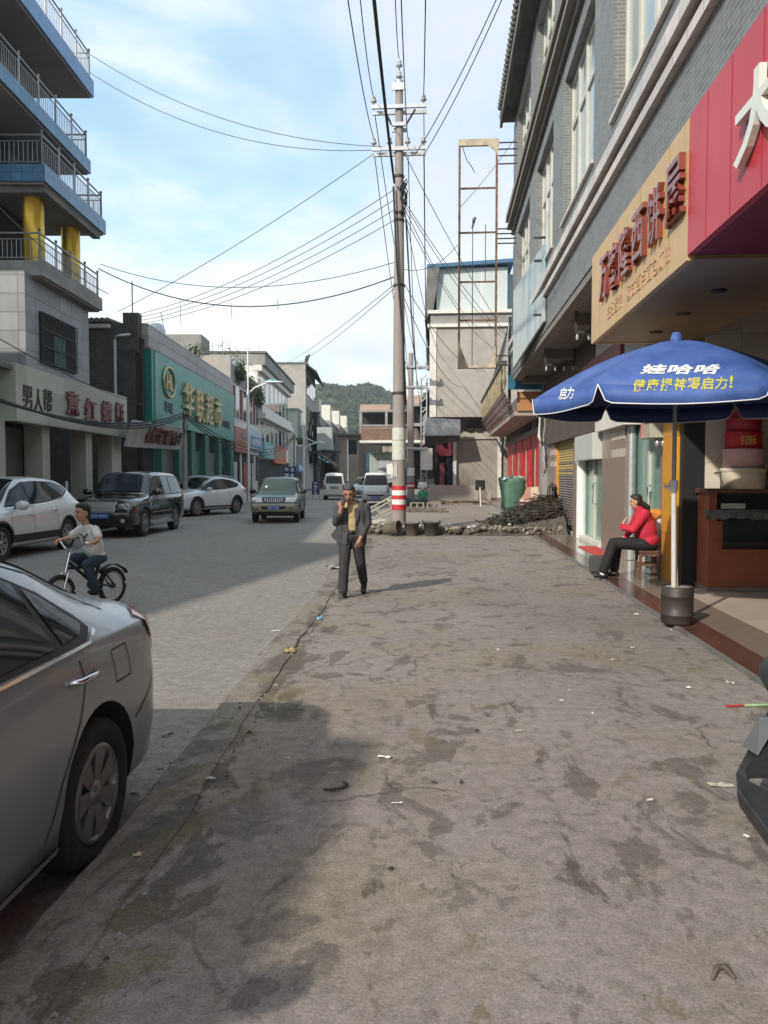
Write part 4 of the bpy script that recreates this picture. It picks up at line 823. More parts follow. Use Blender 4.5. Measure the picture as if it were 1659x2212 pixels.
# --- vans
van = [(-1.9, .5, .95, 1.0, .66, .6), (-1.87, .35, 1.05, 1.4, .76, .62), (-1.76, .3, 1.08, 1.8, .79, .62), (-1.3, .28, 1.08, 1.9, .8, .62), (0, .28, 1.08, 1.92, .8, .62), (.9, .28, 1.07, 1.88, .8, .61), (1.2, .28, 1.06, 1.66, .8, .63), (1.5, .28, 1.04, 1.34, .795, .68), (1.68, .28, 1.0, 1.12, .785, .7), (1.82, .3, .9, .98, .76, .66), (1.9, .42, .7, .76, .7, .6)]
P_VW = rx('van_white_paint', (.66, .65, .56), .35, 0)
P_VG = rx('van_pale_paint', (.58, .59, .57), .35, 0)
def make_van(name, label, loc, head, paint, front):
    c = Car(name, label, loc, head, paint, van, (-1.2, 1.22), .29, cat='van', group='vans on the street')
    windows(c, [(1.5, 1.12), (-1.72, 1.12), (-1.66, 1.68), (.9, 1.72), (1.12, 1.62)], [[(1.42, 1.15), (.62, 1.15), (.62, 1.68), (.9, 1.68), (1.1, 1.58)], [(.55, 1.15), (-.55, 1.15), (-.55, 1.69), (.55, 1.69)], [(-.62, 1.15), (-1.66, 1.15), (-1.62, 1.65), (-.62, 1.69)]])
    f = c.panel('rear_window', [(-.58, 1.14), (.58, 1.14), (.53, 1.68), (-.53, 1.68)], 'b', K['carglass'], .01, .06)
    c.panel('windscreen', [(-.66, 1.16), (.66, 1.16), (.56, 1.74), (-.56, 1.74)], 'f', K['carglass'], .008, .06)
    for sg in (1, -1):
        c.panel('tail_lamp', [(sg * .74, 1.05), (sg * .6, 1.05), (sg * .6, .72), (sg * .74, .72)], 'b', K['taillamp'], .012, .05)
        c.panel('headlamp', [(sg * .72, .98), (sg * .36, .94), (sg * .4, .8), (sg * .71, .78)], 'f', K['lampglass'], .012, .05)
    c.panel('front_grille', [(-.32, .93), (.32, .93), (.36, .8), (-.36, .8)], 'f', M('pale_chrome', (.5, .51, .5), .3, .1, 5, metal=.4), .012, .05)
    c.panel('bumper_slot', [(-.5, .62), (.5, .62), (.46, .54), (-.46, .54)], 'f', K['carblack'], .012, .05)
    c.panel('bumper_slot', [(-.3, .48), (.3, .48), (.28, .42), (-.28, .42)], 'f', K['carblack'], .012, .05)
    c.panel('tailgate_recess', [(-.3, .98), (.3, .98), (.3, .76), (-.3, .76)], 'b', M('van_recess', (.36, .42, .4), .5, .1, 5), .008, .06)
    c.panel('rear_bumper', [(-.74, .56), (.74, .56), (.72, .4), (-.72, .4)], 'b', paint, .03, .06)
    c.plate(.86, 'b', '云D·3A512', M('green_plate', (.05, .16, .14), .5)); c.plate(.45, 'f', '云D·3A512', w=.4)
    for ax in ('l', 'r'):
        for x in (.58, -.6): c.seam([(x, 1.1), (x, .35)], ax, .012).build('door_seam', c.o)
    c.mirror(1.38, 1.25, K['carblack'] if front else paint, .1)
    return c
p = G(719, 1080, -.1); make_van('white_minivan', 'white minivan seen from behind driving away down the street', p + Vector((-.1, 1.9, 0)), LT + R(90 + 1), P_VW, False)
p = G(806, 1092, -.1); make_van('pale_minivan', 'pale grey minivan facing the camera behind the walking man', p + Vector((0, 1.9, 0)), R(-90 + 4), P_VG, True)
c = Car('grey_hatchback', 'small grey car between the two minivans far down the street', (-6.2, 62, -.1), R(-90 + 5), rx('grey_car_paint', (.3, .31, .32), .3, .2), [tuple([r[0] * .9, r[1], r[2] * .95, r[3] * .93, r[4] * .92, r[5] * .92]) for r in suv], (-1.2, 1.22), .31)
c.panel('windscreen', [(.25, -.5), (.25, .5), (1.0, .64), (1.0, -.64)], 't', K['carglass'], .006)
windows(c, [(.9, 1.02), (-1.4, 1.08), (-1.2, 1.42), (.2, 1.46), (.5, 1.3)], [[(.8, 1.04), (0, 1.05), (0, 1.42), (.45, 1.28)], [(-.06, 1.05), (-1.3, 1.1), (-1.15, 1.4), (-.06, 1.42)]])
for sg in (1, -1): c.panel('headlamp', [(sg * .72, .76), (sg * .42, .72), (sg * .42, .62), (sg * .68, .62)], 'f', K['lampglass'], .01, .05)
c.plate(.5, 'f', '云D·77K21')

# --- unseen box lorry, added and shaped to cast the foreground shadow over the kerb
t = thing('shadow_lorry', 'unseen box lorry added to cast the large foreground shadow', 'lorry', (-4.83, -1.3, -.1), R(-5))
mb = MB(); mb.box((-1.1, -3.2, .9), (1.1, 1.1, 3.75), K['whitewash'], bev=.12); mb.build('cargo_box', t)
mb = MB(); mb.box((-1.05, -5.1, .5), (1.05, -3.3, 2.9), K['white'], bev=.2); mb.build('cab', t); mb = MB(); mb.box((-1.05, -4.9, .2), (1.05, 1.0, .9), K['carblack']); mb.build('shadow_skirt', t)  # skirt added to close the gap in the lorry's shadow
mb = MB(); mb.box((-.95, -5.12, 1.7), (.95, -5.09, 2.6), K['carglass']); mb.build('windscreen', t)
for x in (-.95, .95):
    for y in (-4.2, -.2): mb = MB(); mb.cyl((x - .14, y, .45), (x + .14, y, .45), .45, K['rubber'], n=24); mb.build('wheel', t)
mb = MB(); mb.box((1.05, -4.95, 2.2), (1.5, -4.9, 2.25), K['iron']); mb.box((1.35, -5.0, 1.8), (1.6, -4.85, 2.3), K['carblack']); mb.build('mirror', t)
# ================================================================== left side of the street, in (o, s, z): o across, s along, z up
def lrail(fr, name, pts, h=.85, posts=None, thick=.02):
    """railing along a polyline of (o, s, z) floor points: two top rails, foot rail, balusters, posts"""
    mb = MB()
    for a, b in zip(pts, pts[1:]):
        a, b = Vector(a), Vector(b); L_ = (b - a).length
        for z, r in ((h, .03), (h - .17, .018), (.1, .018)): mb.cyl(a + Vector((0, 0, z)), b + Vector((0, 0, z)), r, K['steelrail'], n=6)
        k = int(L_ / .13)
        for i in range(1, k): p = a.lerp(b, i / k); mb.cyl(p + Vector((0, 0, .1)), p + Vector((0, 0, h - .17)), .011, K['steelrail'], n=4, caps=False)
    fr.part(mb, name)
    for a, b in zip(pts, pts[1:]):
        a, b = Vector(a), Vector(b); L_ = (b - a).length; k = max(1, round(L_ / 1.25))
        for i in range(k + 1):
            p = a.lerp(b, i / k); mb = MB(); mb.cyl(p, p + Vector((0, 0, h + .06)), .032, K['steelrail'], n=8); mb.ball((p.x, p.y, p.z + h + .1), .05, K['steelrail'], 8); fr.part(mb, 'rail_post')
A = LFrame('corner_building', 'grey tiled corner building with blue edged balconies, steel railings and gold columns on the left', 'building', -9.95, 25)
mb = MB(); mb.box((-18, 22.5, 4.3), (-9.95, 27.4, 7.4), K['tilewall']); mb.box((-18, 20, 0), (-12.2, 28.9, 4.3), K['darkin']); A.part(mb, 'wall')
# window with grille
mb = MB(); mb.box((-9.96, 23.4, 4.95), (-9.9, 26.1, 6.45), K['black']); w = A.part(mb, 'window')
mb = MB(); mb.box((-9.895, 24.3, 4.98), (-9.885, 25.2, 5.9), M('teal_curtain', (.06, .17, .16), .6, .2, 3)); p_ = A.part(mb, 'pane', parent=w); p_.location = (0, 0, 0)
mb = MB()
for i in range(22): s_ = 23.45 + i * .125; mb.cyl((-9.84, s_, 4.95), (-9.84, s_, 5.95 if i % 3 else 6.45), .011, K['iron'], n=4, caps=False)
for z in (4.97, 5.45, 5.95, 6.43): mb.box((-9.855, 23.4, z - .012), (-9.83, 26.1, z + .012), K['iron'])
for i in range(9): s_ = 23.6 + i * .29; mb.tube([(-9.84, s_ + .12 * math.cos(t), 6.2 + .17 * math.sin(t)) for t in np.linspace(0, 6.28, 9)], .01, K['iron'], 4)
g_ = A.part(mb, 'grille', parent=w); g_.location = (0, 0, 0)
# floor slabs
def slab(o, s0, s1, z0, z1, m, lip=.0):
    mb = MB(); mb.box((-18, s0, z0), (o, s1, z1), m); mb.box((-17.9, s0 + .08, z0 - .06), (o - .08, s1 - .08, z0), K['soffit']); return mb
A.part(slab(-9.6, 22.9, 27.8, 7.36, 7.79, K['concrete']), 'balcony_slab'); A.part(slab(-9.4, 22.7, 27.7, 9.95, 10.42, K['tileblue']), 'balcony_slab')
A.part(slab(-9.85, 17.3, 27.6, 11.98, 12.42, K['tileblue']), 'balcony_slab'); A.part(slab(-9.7, 19.2, 27.6, 14.55, 15.1, M('blue_roof_edge', (.13, .25, .44), .4, .12, 1.5)), 'roof_slab')
mb = MB(); mb.box((-9.75, 22.95, 9.72), (-9.5, 27.4, 9.95), K['concrete_dk']); mb.box((-17, 22.95, 9.72), (-9.75, 23.2, 9.95), K['concrete_dk']); A.part(mb, 'slab_beam')
mb = MB(); mb.box((-24, 23.6, 7.79), (-11.5, 26.0, 9.9), K['darkin']); mb.box((-18, 18.5, 10.42), (-11.6, 25.9, 11.95), K['soffit']); mb.box((-18, 19, 12.42), (-11.4, 26.1, 14.5), K['soffit']); A.part(mb, 'upper_wall')
for s_, z in ((24.2, 12.45), (21.3, 12.45), (24.0, 10.45), (20.5, 12.45)): mb = MB(); mb.box((-11.45, s_, z), (-11.36 if z > 11 else -11.55, s_ + .9, z + 1.6), K['black']); A.part(mb, 'balcony_door')
for o, s_ in ((-10.3, 24.0), (-10.3, 26.85), (-13.5, 24)): mb = MB(); mb.lathe([(.33, 0), (.3, .03), (.3, 2.1), (.34, 2.15)], K['goldcol'], 20, Matrix.Translation((o, s_, 7.79))); A.part(mb, 'gold_column')
lrail(A, 'railing', [(-14.5, 23.0, 7.79), (-9.72, 23.0, 7.79), (-9.72, 27.7, 7.79)], .8)
lrail(A, 'railing', [(-14.5, 22.8, 10.42), (-9.52, 22.8, 10.42), (-9.52, 27.6, 10.42), (-11.5, 27.6, 10.42)], .85)
lrail(A, 'railing', [(-9.97, 17.4, 12.42), (-9.97, 27.5, 12.42), (-11.4, 27.5, 12.42)], .85)
lrail(A, 'railing', [(-9.82, 19.3, 15.1), (-9.82, 27.5, 15.1), (-11.4, 27.5, 15.1)], .9)
# ground floor shops
for s0, s1 in ((18.2, 19.65), (21.8, 22.3), (25.05, 25.6), (27.5, 28.5)): mb = MB(); mb.box((-9.75, s0, 0), (-9.25, s1, 3.0), K['creamflat']); A.part(mb, 'shop_pillar')
mb = MB(); mb.box((-12, 19.7, 0), (-11.9, 28.4, 3.0), K['darkin']); mb.box((-9.9, 19.7, .05), (-9.8, 21.8, 2.9), M('dusty_shopfront', (.085, .085, .075), .3, .35, 1.2)); A.part(mb, 'shop_front')
mb = MB(); mb.box((-11.4, 22.4, 1.6), (-11.3, 24.8, 2.8), K['white']); mb.box((-11.2, 22.9, 2.0), (-11.1, 24.0, 2.7), M('dark_red_cloth', (.16, .02, .03), .8, .3, 4)); mb.box((-11.2, 22.6, .2), (-10.9, 24.6, 1.5), K['carblack']); A.part(mb, 'shop_display')
mb = MB(); mb.box((-18, 18.3, 4.25), (-9.05, 28.55, 4.36), K['concrete_dk']); A.part(mb, 'ledge')
S = LFrame('cream_signboard', 'long cream shop signboard with black brush characters and damaged red ones under the balconies', 'signboard', -9.0, 24, 3)
mb = MB(); mb.box((-9.4, 19.75, 2.98), (-9.0, 28.45, 4.42), K['cream']); S.part(mb, 'sign_panel')
mb = MB(); mb.prism([(-9.0, 19.73, 2.98), (-9.0, 19.73, 4.42), (-14, 18.0, 4.42), (-14, 18.0, 2.98)], (-.08, .3, 0), M('cream_panel_dull', (.33, .34, .26), .55, .1, 1.2)); S.part(mb, 'return_panel', fixn=True)
for ch, s0, z in (('男', 20.35, 3.62), ('人', 21.0, 3.6), ('帮', 21.6, 3.66)):
    mb = MB(); put_text(mb, ch, face_mtx((-8.985, s0, z), (0, 1, 0)), K['carblack'], w=.56, h=.62, depth=.012, bold=.008); S.part(mb, 'black_character')
for ch, s0, z, w_ in (('意', 23.3, 3.74, .95), ('红', 24.75, 3.66, .95), ('蜻', 26.2, 3.72, .9), ('蜓', 27.5, 3.78, .8)):
    mb = MB(); put_text(mb, ch, face_mtx((-8.96, s0, z), (0, 1, 0)), M('maroon_letter', (.16, .045, .05), .5, .5, 6), w=w_, h=.72, depth=.035, bold=.02); S.part(mb, 'red_character')
# --- unseen shop blocks, placed and turned so their eaves shade the roadway
for nm, lab, cx, cy, rz_, y0, y1 in (('near_shade_block', 'unseen shop block placed opposite the silver sedan to shade the roadway', -10.9, -2.2, -10.3, -9, 10.5), ('next_shade_block', 'unseen shop block placed before the corner building to shade the roadway', -10.7, 8, 4.7, .6, 9.8)):
    t = thing(nm, lab, 'building', (cx, cy, 0), R(rz_)); mb = MB(); mb.box((-9, y0, 0), (-.4, y1, 7.6), K['tilewall']); mb.build('wall', t); mb = MB(); mb.box((-9.3, y0 - .2, 7.6), (0, y1 + .2, 7.9), K['concrete']); mb.build('roof', t); mb = MB(); mb.box((-.45, y0 + .5, .2), (-.35, y1 - .5, 2.9), K['darkin']); mb.build('shop_front', t)
# --- dark brick gable and the green supermarket
B = LFrame('green_supermarket', 'supermarket with long teal green signboard, gold characters and grey parapet beside a dark brick gable', 'building', -9.4, 40)
mb = MB(); mb.box((-9.45, 31.02, 0), (-9.2, 49.4, 7.0), K['darkin']); mb.box((-18, 31.4, 0), (-9.5, 49.4, 7.4), K['concrete_dk']); B.part(mb, 'wall')
mb = MB(); mb.box((-15, 31.0, 0), (-9.46, 31.35, 7.55), K['brickold']); mb.box((-9.9, 30.93, 6.4), (-9.3, 31.4, 7.95), K['brickold']); mb.box((-10.05, 30.9, 0), (-9.46, 31.0, 6.5), M('mossy_render', (.06, .055, .05), .95, .4, 1.4)); B.part(mb, 'brick_gable')
mb = MB(); mb.box((-9.3, 31.38, 6.68), (-9.05, 49.6, 7.62), K['greytile']); B.part(mb, 'parapet')
mb = MB(); mb.box((-9.2, 31.3, 6.60), (-8.98, 49.6, 6.675), K['concrete_dk']); B.part(mb, 'gutter')
mb = MB(); mb.cyl((-10.2, 30.88, .5), (-10.2, 30.88, 6.9), .06, K['galv']); mb.tube([(-10.2, 30.88, 6.9), (-10.1, 30.88, 7.05), (-9.6, 30.9, 7.1)], .06, K['galv'], 8); B.part(mb, 'drainpipe')
mb = MB()
for i in range(24): mb.cyl((-15 + i * .2, 30.6, 7.62), (-15 + i * .2, 33.2, 7.8), .09, K['concrete_dk'], n=8)
mb.box((-15.1, 30.8, 7.35), (-10.4, 31.0, 7.5), K['white']); B.part(mb, 'corrugated_roof')
for i, (s0, s1) in enumerate(((32.3, 33.0), (35.2, 35.9), (37.6, 38.4), (40.6, 41.4), (44, 44.8), (47.6, 48.6))): mb = MB(); mb.box((-9.2, s0, 0), (-8.85, s1, 3.7), K['greenwall']); B.part(mb, 'green_pillar')
for s0, s1, m_ in ((33.0, 35.2, M('brown_shutter', (.11, .09, .08), .6, .2, 3, grid=(9, .09, .012, (.05, .04, .04), 'w'))), (36.0, 37.6, M('maroon_door', (.12, .014, .025), .5, .2, 3)), (38.5, 40.5, M('green_shutter', (.05, .13, .11), .6, .2, 3, grid=(9, .09, .012, (.02, .06, .05), 'w'))), (41.4, 44, K['concrete_dk']), (44.9, 47.5, K['glass'])): mb = MB(); mb.box((-9.19, s0, .1), (-9.1, s1, 2.85), m_); B.part(mb, 'shop_door')
S = LFrame('green_signboard', 'teal green signboard with round HL emblem and large gold supermarket characters', 'signboard', -8.9, 40, 3.7)
mb = MB(); mb.box((-9.15, 31.75, 3.75), (-8.9, 49.2, 6.6), K['green']); S.part(mb, 'sign_panel')
mb = MB(); mb.box((-9.4, 31.35, 3.75), (-8.93, 31.745, 6.6), K['greendk']); S.part(mb, 'edge_panel')
mb = MB(); m_ = Matrix.Translation((-8.86, 33.75, 5.58)); mb.tube([(-8.85, 33.75 + .92 * math.cos(t), 5.58 + .62 * math.sin(t)) for t in np.linspace(0, 2 * math.pi, 41)[:-1]], .055, K['gold'], 8, True); S.part(mb, 'emblem_ring')
mb = MB(); put_text(mb, 'HL', face_mtx((-8.85, 33.75, 5.58), (0, 1, 0)), K['gold'], w=1.0, h=.66, depth=.04, bold=.02); S.part(mb, 'emblem_letters')
mb = MB(); put_text(mb, '华联', face_mtx((-8.885, 33.7, 4.5), (0, 1, 0)), M('dark_green_letter', (.008, .035, .03), .5), w=1.45, h=.5, depth=.01, bold=.02); S.part(mb, 'small_characters')
for ch, s0, z in (('华', 36.9, 5.12), ('联', 39.1, 5.02), ('超', 41.3, 5.05), ('市', 43.6, 5.1)):
    mb = MB(); put_text(mb, ch, face_mtx((-8.8, s0, z), (0, 1, 0)), K['gold'], w=1.6, h=1.6, depth=.08, bold=.012); S.part(mb, 'gold_character')
mb = MB(); put_text(mb, '面粮总汇', face_mtx((-8.885, 46.6, 4.62), (0, 1, 0)), M('dark_green_letter', (.008, .035, .03)), w=2.5, h=.44, depth=.01, bold=.02); S.part(mb, 'small_characters')
S = LFrame('tilted_signboard', 'tilted off white shop sign with brown character blocks below the green signboard', 'signboard', -8.5, 31, 2.6)
mb = MB(); mb.prism([(-8.75, 27.6, 2.62), (-8.45, 27.6, 3.52), (-8.45, 34.9, 3.72), (-8.75, 34.9, 2.76)], (-.12, 0, .04), M('offwhite_board', (.42, .41, .39), .5, .15, 2, dirt=.3)); S.part(mb, 'board', fixn=True)
for i, ch in enumerate('烟酒副食'):
    mb = MB(); put_text(mb, ch, face_mtx((-8.54, 30.3 + i * .98, 3.17), (0, 1, .02), (.3, 0, 1)), M('brown_letter', (.12, .045, .03), .6, .3, 5), w=.85, h=.62, depth=.04, bold=.03); S.part(mb, 'brown_character')
mb = MB(); put_text(mb, '批发\n零售', face_mtx((-8.55, 34.2, 3.2), (0, 1, .02), (.3, 0, 1)), K['carblack'], w=.6, h=.55, depth=.01); S.part(mb, 'side_characters')
mb = MB(); put_text(mb, '★', face_mtx((-8.54, 29.5, 3.1), (0, 1, .02), (.3, 0, 1)), M('brown_letter', (.12, .045, .03)), w=.6, h=.6, depth=.03); S.part(mb, 'star_mark')
# --- two storey house with maroon curtains and a rooftop garden
def windows_row(fr, o, s0, s1, z0, z1, n, frame=None, curtain=None, t=.09):
    w = (s1 - s0) / n
    for i in range(n):
        a, b = s0 + i * w + t, s0 + (i + 1) * w - t
        mb = MB(); mb.box((o - .02, a, z0), (o + .03, b, z1), frame or K['white']); f = fr.part(mb, 'window')
        mb = MB(); mb.box((o + .031, a + .06, z0 + .06), (o + .036, b - .06, z1 - .06), curtain if curtain and i % 2 == 0 else K['glass']); p = fr.part(mb, 'pane', parent=f); p.location = (0, 0, 0)
    return
CU = M('maroon_curtain', (.13, .02, .025), .8, .3, 2)
C = LFrame('curtained_house', 'two storey white house with maroon curtains and corn growing on its roof terrace', 'building', -9.2, 55)
mb = MB(); mb.box((-18, 49.65, 0), (-9.25, 61.4, 7.6), K['whitewash']); mb.box((-18, 49.66, 7.6), (-9.2, 50.0, 9.15), K['render_']); mb.box((-9.5, 50, 7.6), (-9.2, 61.4, 8.7), K['concrete']); mb.box((-18, 50, 7.7), (-9.5, 61.3, 8.2), K['concrete_dk']); C.part(mb, 'wall')
mb = MB(); mb.box((-13.8, 50.5, 8.2), (-11.2, 53, 10.6), K['concrete']); C.part(mb, 'stair_bulkhead')
windows_row(C, -9.24, 50, 61.2, 5.3, 7.5, 8, curtain=CU)
mb = MB(); mb.box((-9.3, 49.8, 0), (-9.2, 61.3, 3.1), K['darkin']); C.part(mb, 'shop_front')
for s_ in (52.5, 55.4, 58.4): mb = MB(); mb.box((-9.25, s_, 0), (-9.1, s_ + .4, 3.2), K['whitewash']); C.part(mb, 'shop_pillar')
for k, (fr_, o_, s0, s1, n_) in enumerate(((C, -9.19, 49.9, 61, 6), (D if False else C, -9.17, 50.2, 60.5, 3))):
    for i in range(n_):
        a_ = s0 + (s1 - s0) * i / n_; mb = MB(); mb.box((o_, a_ + .3, .1), (o_ + .04, a_ + (s1 - s0) / n_ - .3, 2.5 if k == 0 else 1.2), [K['galv'], K['glass'], M('goods_red', (.3, .06, .04), .7, .5, 5), M('goods_pale', (.4, .38, .33), .7, .5, 6)][(i + k) % 4]); C.part(mb, 'shop_door')
S = LFrame('pink_signboard', 'faded pink red shop signboard just past the green supermarket', 'signboard', -9, 52, 3.4)
mb = MB(); mb.box((-9.2, 49.75, 3.1), (-8.95, 55.2, 4.75), M('faded_pink', (.36, .10, .09), .5, .1, 1)); S.part(mb, 'panel')
mb = MB(); put_text(mb, '北京布鞋', face_mtx((-8.93, 52.9, 4.3), (0, 1, 0)), K['creamflat'], w=3, h=.5, depth=.01); put_text(mb, 'STORE', face_mtx((-8.93, 52.4, 3.75), (0, 1, 0)), M('dull_gold', (.42, .26, .08)), w=3.4, h=.42, depth=.01); S.part(mb, 'lettering')
S = LFrame('blue_signboard', 'pale blue clinic style shop signboard on the curtained house', 'signboard', -9, 58.3, 4)
mb = MB(); mb.box((-9.2, 55.6, 3.5), (-8.98, 61.3, 5.0), M('pale_blue_board', (.38, .46, .5), .5, .06, 1)); mb.box((-8.98, 56.0, 3.65), (-8.96, 60.9, 4.45), M('blue_band', (.08, .16, .32), .5)); S.part(mb, 'panel')
mb = MB(); put_text(mb, '为民药房', face_mtx((-8.95, 58.4, 4.05), (0, 1, 0)), K['white'], w=4, h=.5, depth=.01); S.part(mb, 'lettering')
# rooftop plants
def leafy(mb, c, r, n, rnd, m, size=.12):
    for i in range(n):
        d = Vector((rnd.gauss(0, 1), rnd.gauss(0, 1), rnd.gauss(0, 1))); d.normalize(); p = Vector(c) + Vector((d.x * r[0], d.y * r[1], d.z * r[2])) * rnd.uniform(.45, 1)
        u = Vector((rnd.uniform(-1, 1), rnd.uniform(-1, 1), rnd.uniform(-.6, .6))); u.normalize(); w = u.orthogonal().normalized(); k = size * rnd.uniform(.6, 1.4)
        mb.add([p - u * k, p + w * k * .45, p + u * k, p - w * k * .45], [(0, 1, 2, 3)], m)
rp = random.Random(11)
def corn(name, o, s_, z, h, lab):
    t = thing(name, lab, 'plant', LW(o, s_, z), LT, 'corn plants on the roof terrace')
    mb = MB(); mb.cyl((0, 0, 0), (.05, 0, h), .03, K['foliage2'], .012, n=6); mb.build('stem', t)
    mb = MB()
    for i in range(9):
        a = rp.uniform(0, 6.28); z0 = h * (.25 + .075 * i); L_ = rp.uniform(.5, .85); pts = [(math.cos(a) * L_ * q, math.sin(a) * L_ * q, z0 + .5 * q - .75 * q * q) for q in (0, .25, .5, .75, 1)]
        wd = [.03, .06, .05, .035, .004]; n_ = Vector((-math.sin(a), math.cos(a), 0)); vs = []
        for p, w in zip(pts, wd): vs += [Vector(p) - n_ * w, Vector(p) + n_ * w]
        mb.add(vs, [(2 * j, 2 * j + 1, 2 * j + 3, 2 * j + 2) for j in range(4)], K['foliage2'], True)
    mb.build('leaf', t)
spots = [(-9.9, 50.5, 1.5), (-10.6, 50.8, 1.3), (-11.3, 50.4, 1.4), (-9.8, 52.5, 1.7), (-10.4, 54.0, 1.5), (-9.9, 55.6, 1.9), (-9.7, 57.0, 1.4), (-10.3, 58.4, 1.7)]
labs = ['corn plant at the near corner of the roof terrace', 'low corn plant second from the near corner of the terrace', 'corn plant right in front of the concrete bulkhead', 'tall corn plant behind the near parapet corner', 'bent corn plant in the middle of the terrace', 'tallest corn plant on the roof terrace', 'short corn plant past the tallest one', 'corn plant at the far end of the roof terrace']
for (o, s_, h), lab in zip(spots, labs): corn('corn_plant', o, s_, 8.2 if o > -11 else 8.2, h + .6, lab)
for i, (o, s_, z, r, lab) in enumerate(((-9.0, 52.0, 8.3, (.35, 1.1, .7), 'leafy creeper spilling over the near terrace parapet'), (-9.0, 56.5, 7.9, (.35, 1.0, .8), 'dry creeper hanging down the middle of the terrace parapet'), (-9.0, 60.2, 7.6, (.4, 1.2, .9), 'green bush hanging at the far end of the terrace parapet'))):
    mb = MB(); leafy(mb, (0, 0, 0), r, 420, rp, K['foliage'] if i != 1 else K['foliage2'], .13); o_ = mb.build('hanging_shrub'); o_.location = LW(o, s_, z); o_.rotation_euler = (0, 0, LT); tag(o_, lab, 'shrub', 'shrubs on the terrace edge')
# water tank and poles on the roof
for o, s_, z, r, h, lab in ((-10.6, 57.5, 8.2, .6, 1.7, 'round steel water tank on the roof terrace'), (-9.9, 35.6, 7.4, .4, .75, 'small water tank behind the supermarket parapet')):
    mb = MB(); mb.lathe([(0, 0), (r, 0), (r, h), (r * .6, h + .25), (0, h + .3)], K['galv'], 20); o_ = mb.build('water_tank'); o_.location = LW(o, s_, z); tag(o_, lab, 'water tank')
for o, s_, z, h, dx, lab in ((-9.6, 31.2, 7.9, 1.3, 0, 'thin iron rod on top of the dark brick gable'), (-10.0, 38.0, 7.5, 1.9, -.35, 'leaning white pole on the supermarket roof'), (-10, 66, 10.5, 2.0, .2, 'thin pole on the three storey house roof')):
    mb = MB(); mb.cyl((0, 0, 0), (dx, 0, h), .03, K['galv'], n=6); o_ = mb.build('roof_pole'); o_.location = LW(o, s_, z); tag(o_, lab, 'pole')
mb = MB(); leafy(mb, (0, 0, .3), (.5, .9, .5), 130, rp, K['foliage'], .1)
for k in range(7): mb.cyl((0, 0, 0), (rp.uniform(-.5, .5), rp.uniform(-.8, .8), rp.uniform(.6, 1.1)), .012, K['foliage'], n=4)
o_ = mb.build('potted_shrub'); o_.location = LW(-9.5, 41, 7.6); tag(o_, 'small twiggy shrub on the supermarket parapet', 'shrub')
# --- three storey house
D = LFrame('three_storey_house', 'three storey white house with cornice, rows of windows and a sunlit gable', 'building', -9.2, 72)
mb = MB(); mb.box((-18, 61.45, 0), (-9.3, 82.5, 10.2), K['whitewash']); mb.box((-18, 61.46, 0.1), (-9.25, 61.7, 10.19), K['render_']); D.part(mb, 'wall')
mb = MB(); mb.box((-18, 61.4, 10.2), (-8.7, 82.8, 11.1), K['concrete']); mb.box((-18.1, 61.3, 11.1), (-8.6, 82.9, 11.25), K['concrete_dk']); mb.box((-9.6, 61.4, 9.75), (-8.95, 82.6, 10.2), K['whitewash']); mb.box((-9.3, 61.4, 6.1), (-8.7, 82.6, 6.5), K['whitewash']); mb.box((-9.3, 61.6, 6.5), (-8.95, 82.6, 7.1), K['whitewash']); D.part(mb, 'cornice')
windows_row(D, -9.28, 62.2, 82.2, 7.2, 9.6, 7, t=.3); windows_row(D, -9.28, 62.2, 82.2, 4.2, 6.0, 7, t=.35)
mb = MB(); mb.box((-9.35, 61.8, 0), (-9.24, 82.4, 2.9), K['darkin']); D.part(mb, 'shop_front')
S = LFrame('orange_signboard', 'orange red shop signboard on the three storey house', 'signboard', -8.9, 68, 3)
mb = MB(); mb.box((-9.2, 68.5, 2.7), (-8.9, 77, 4.3), M('orange_board', (.5, .12, .05), .5, .12, .6)); S.part(mb, 'panel')
mb = MB(); put_text(mb, '鞋城服饰', face_mtx((-8.88, 72.6, 3.5), (0, 1, 0)), K['creamflat'], w=6, h=.8, depth=.01); S.part(mb, 'lettering')
S = LFrame('teal_signboard', 'pale teal shop signboard between blue and orange ones', 'signboard', -8.9, 65, 3)
mb = MB(); mb.box((-9.2, 62.2, 3.0), (-8.9, 68.3, 4.3), M('teal_board', (.16, .36, .37), .5, .12, .6)); S.part(mb, 'panel')
mb = MB(); put_text(mb, '手机店', face_mtx((-8.88, 65.3, 3.65), (0, 1, 0)), K['white'], w=4, h=.7, depth=.01); S.part(mb, 'lettering')
# --- grey tower house and the farther row
E_ = LFrame('grey_tower_house', 'tall blank grey house whose rendered gable rises above the row', 'building', -8.2, 92)
mb = MB(); mb.box((-18, 90, 0), (-8.15, 104, 14.3), K['render_']); E_.part(mb, 'wall')
mb = MB(); mb.box((-18, 89.9, 14.3), (-7.9, 104.5, 14.5), K['concrete_dk']); mb.prism([(-8.15, 90, 14.3), (-8.15, 104.5, 14.3), (-6.9, 104.5, 13.0), (-6.9, 90, 13.4)], (0, 0, .15), K['concrete_dk']); E_.part(mb, 'eave', fixn=True)
windows_row(E_, -8.14, 91, 103.5, 11, 13, 3, K['concrete_dk']); windows_row(E_, -8.14, 91, 103.5, 7.4, 9.6, 3, K['concrete_dk'])
mb = MB(); mb.prism([(-8.3, 90.0, 14.5), (-8.1, 90, 15.2), (-7.6, 90, 15.4), (-7.9, 90, 14.5)], (0, .2, 0), K['iron']); E_.part(mb, 'floodlight', fixn=True)
F_ = LFrame('low_white_house', 'low white house with green glass bay and barred window before the grey tower', 'building', -8.7, 85)
mb = MB(); mb.box((-16, 82.9, 0), (-8.6, 89.6, 5.4), K['whitewash']); F_.part(mb, 'wall')
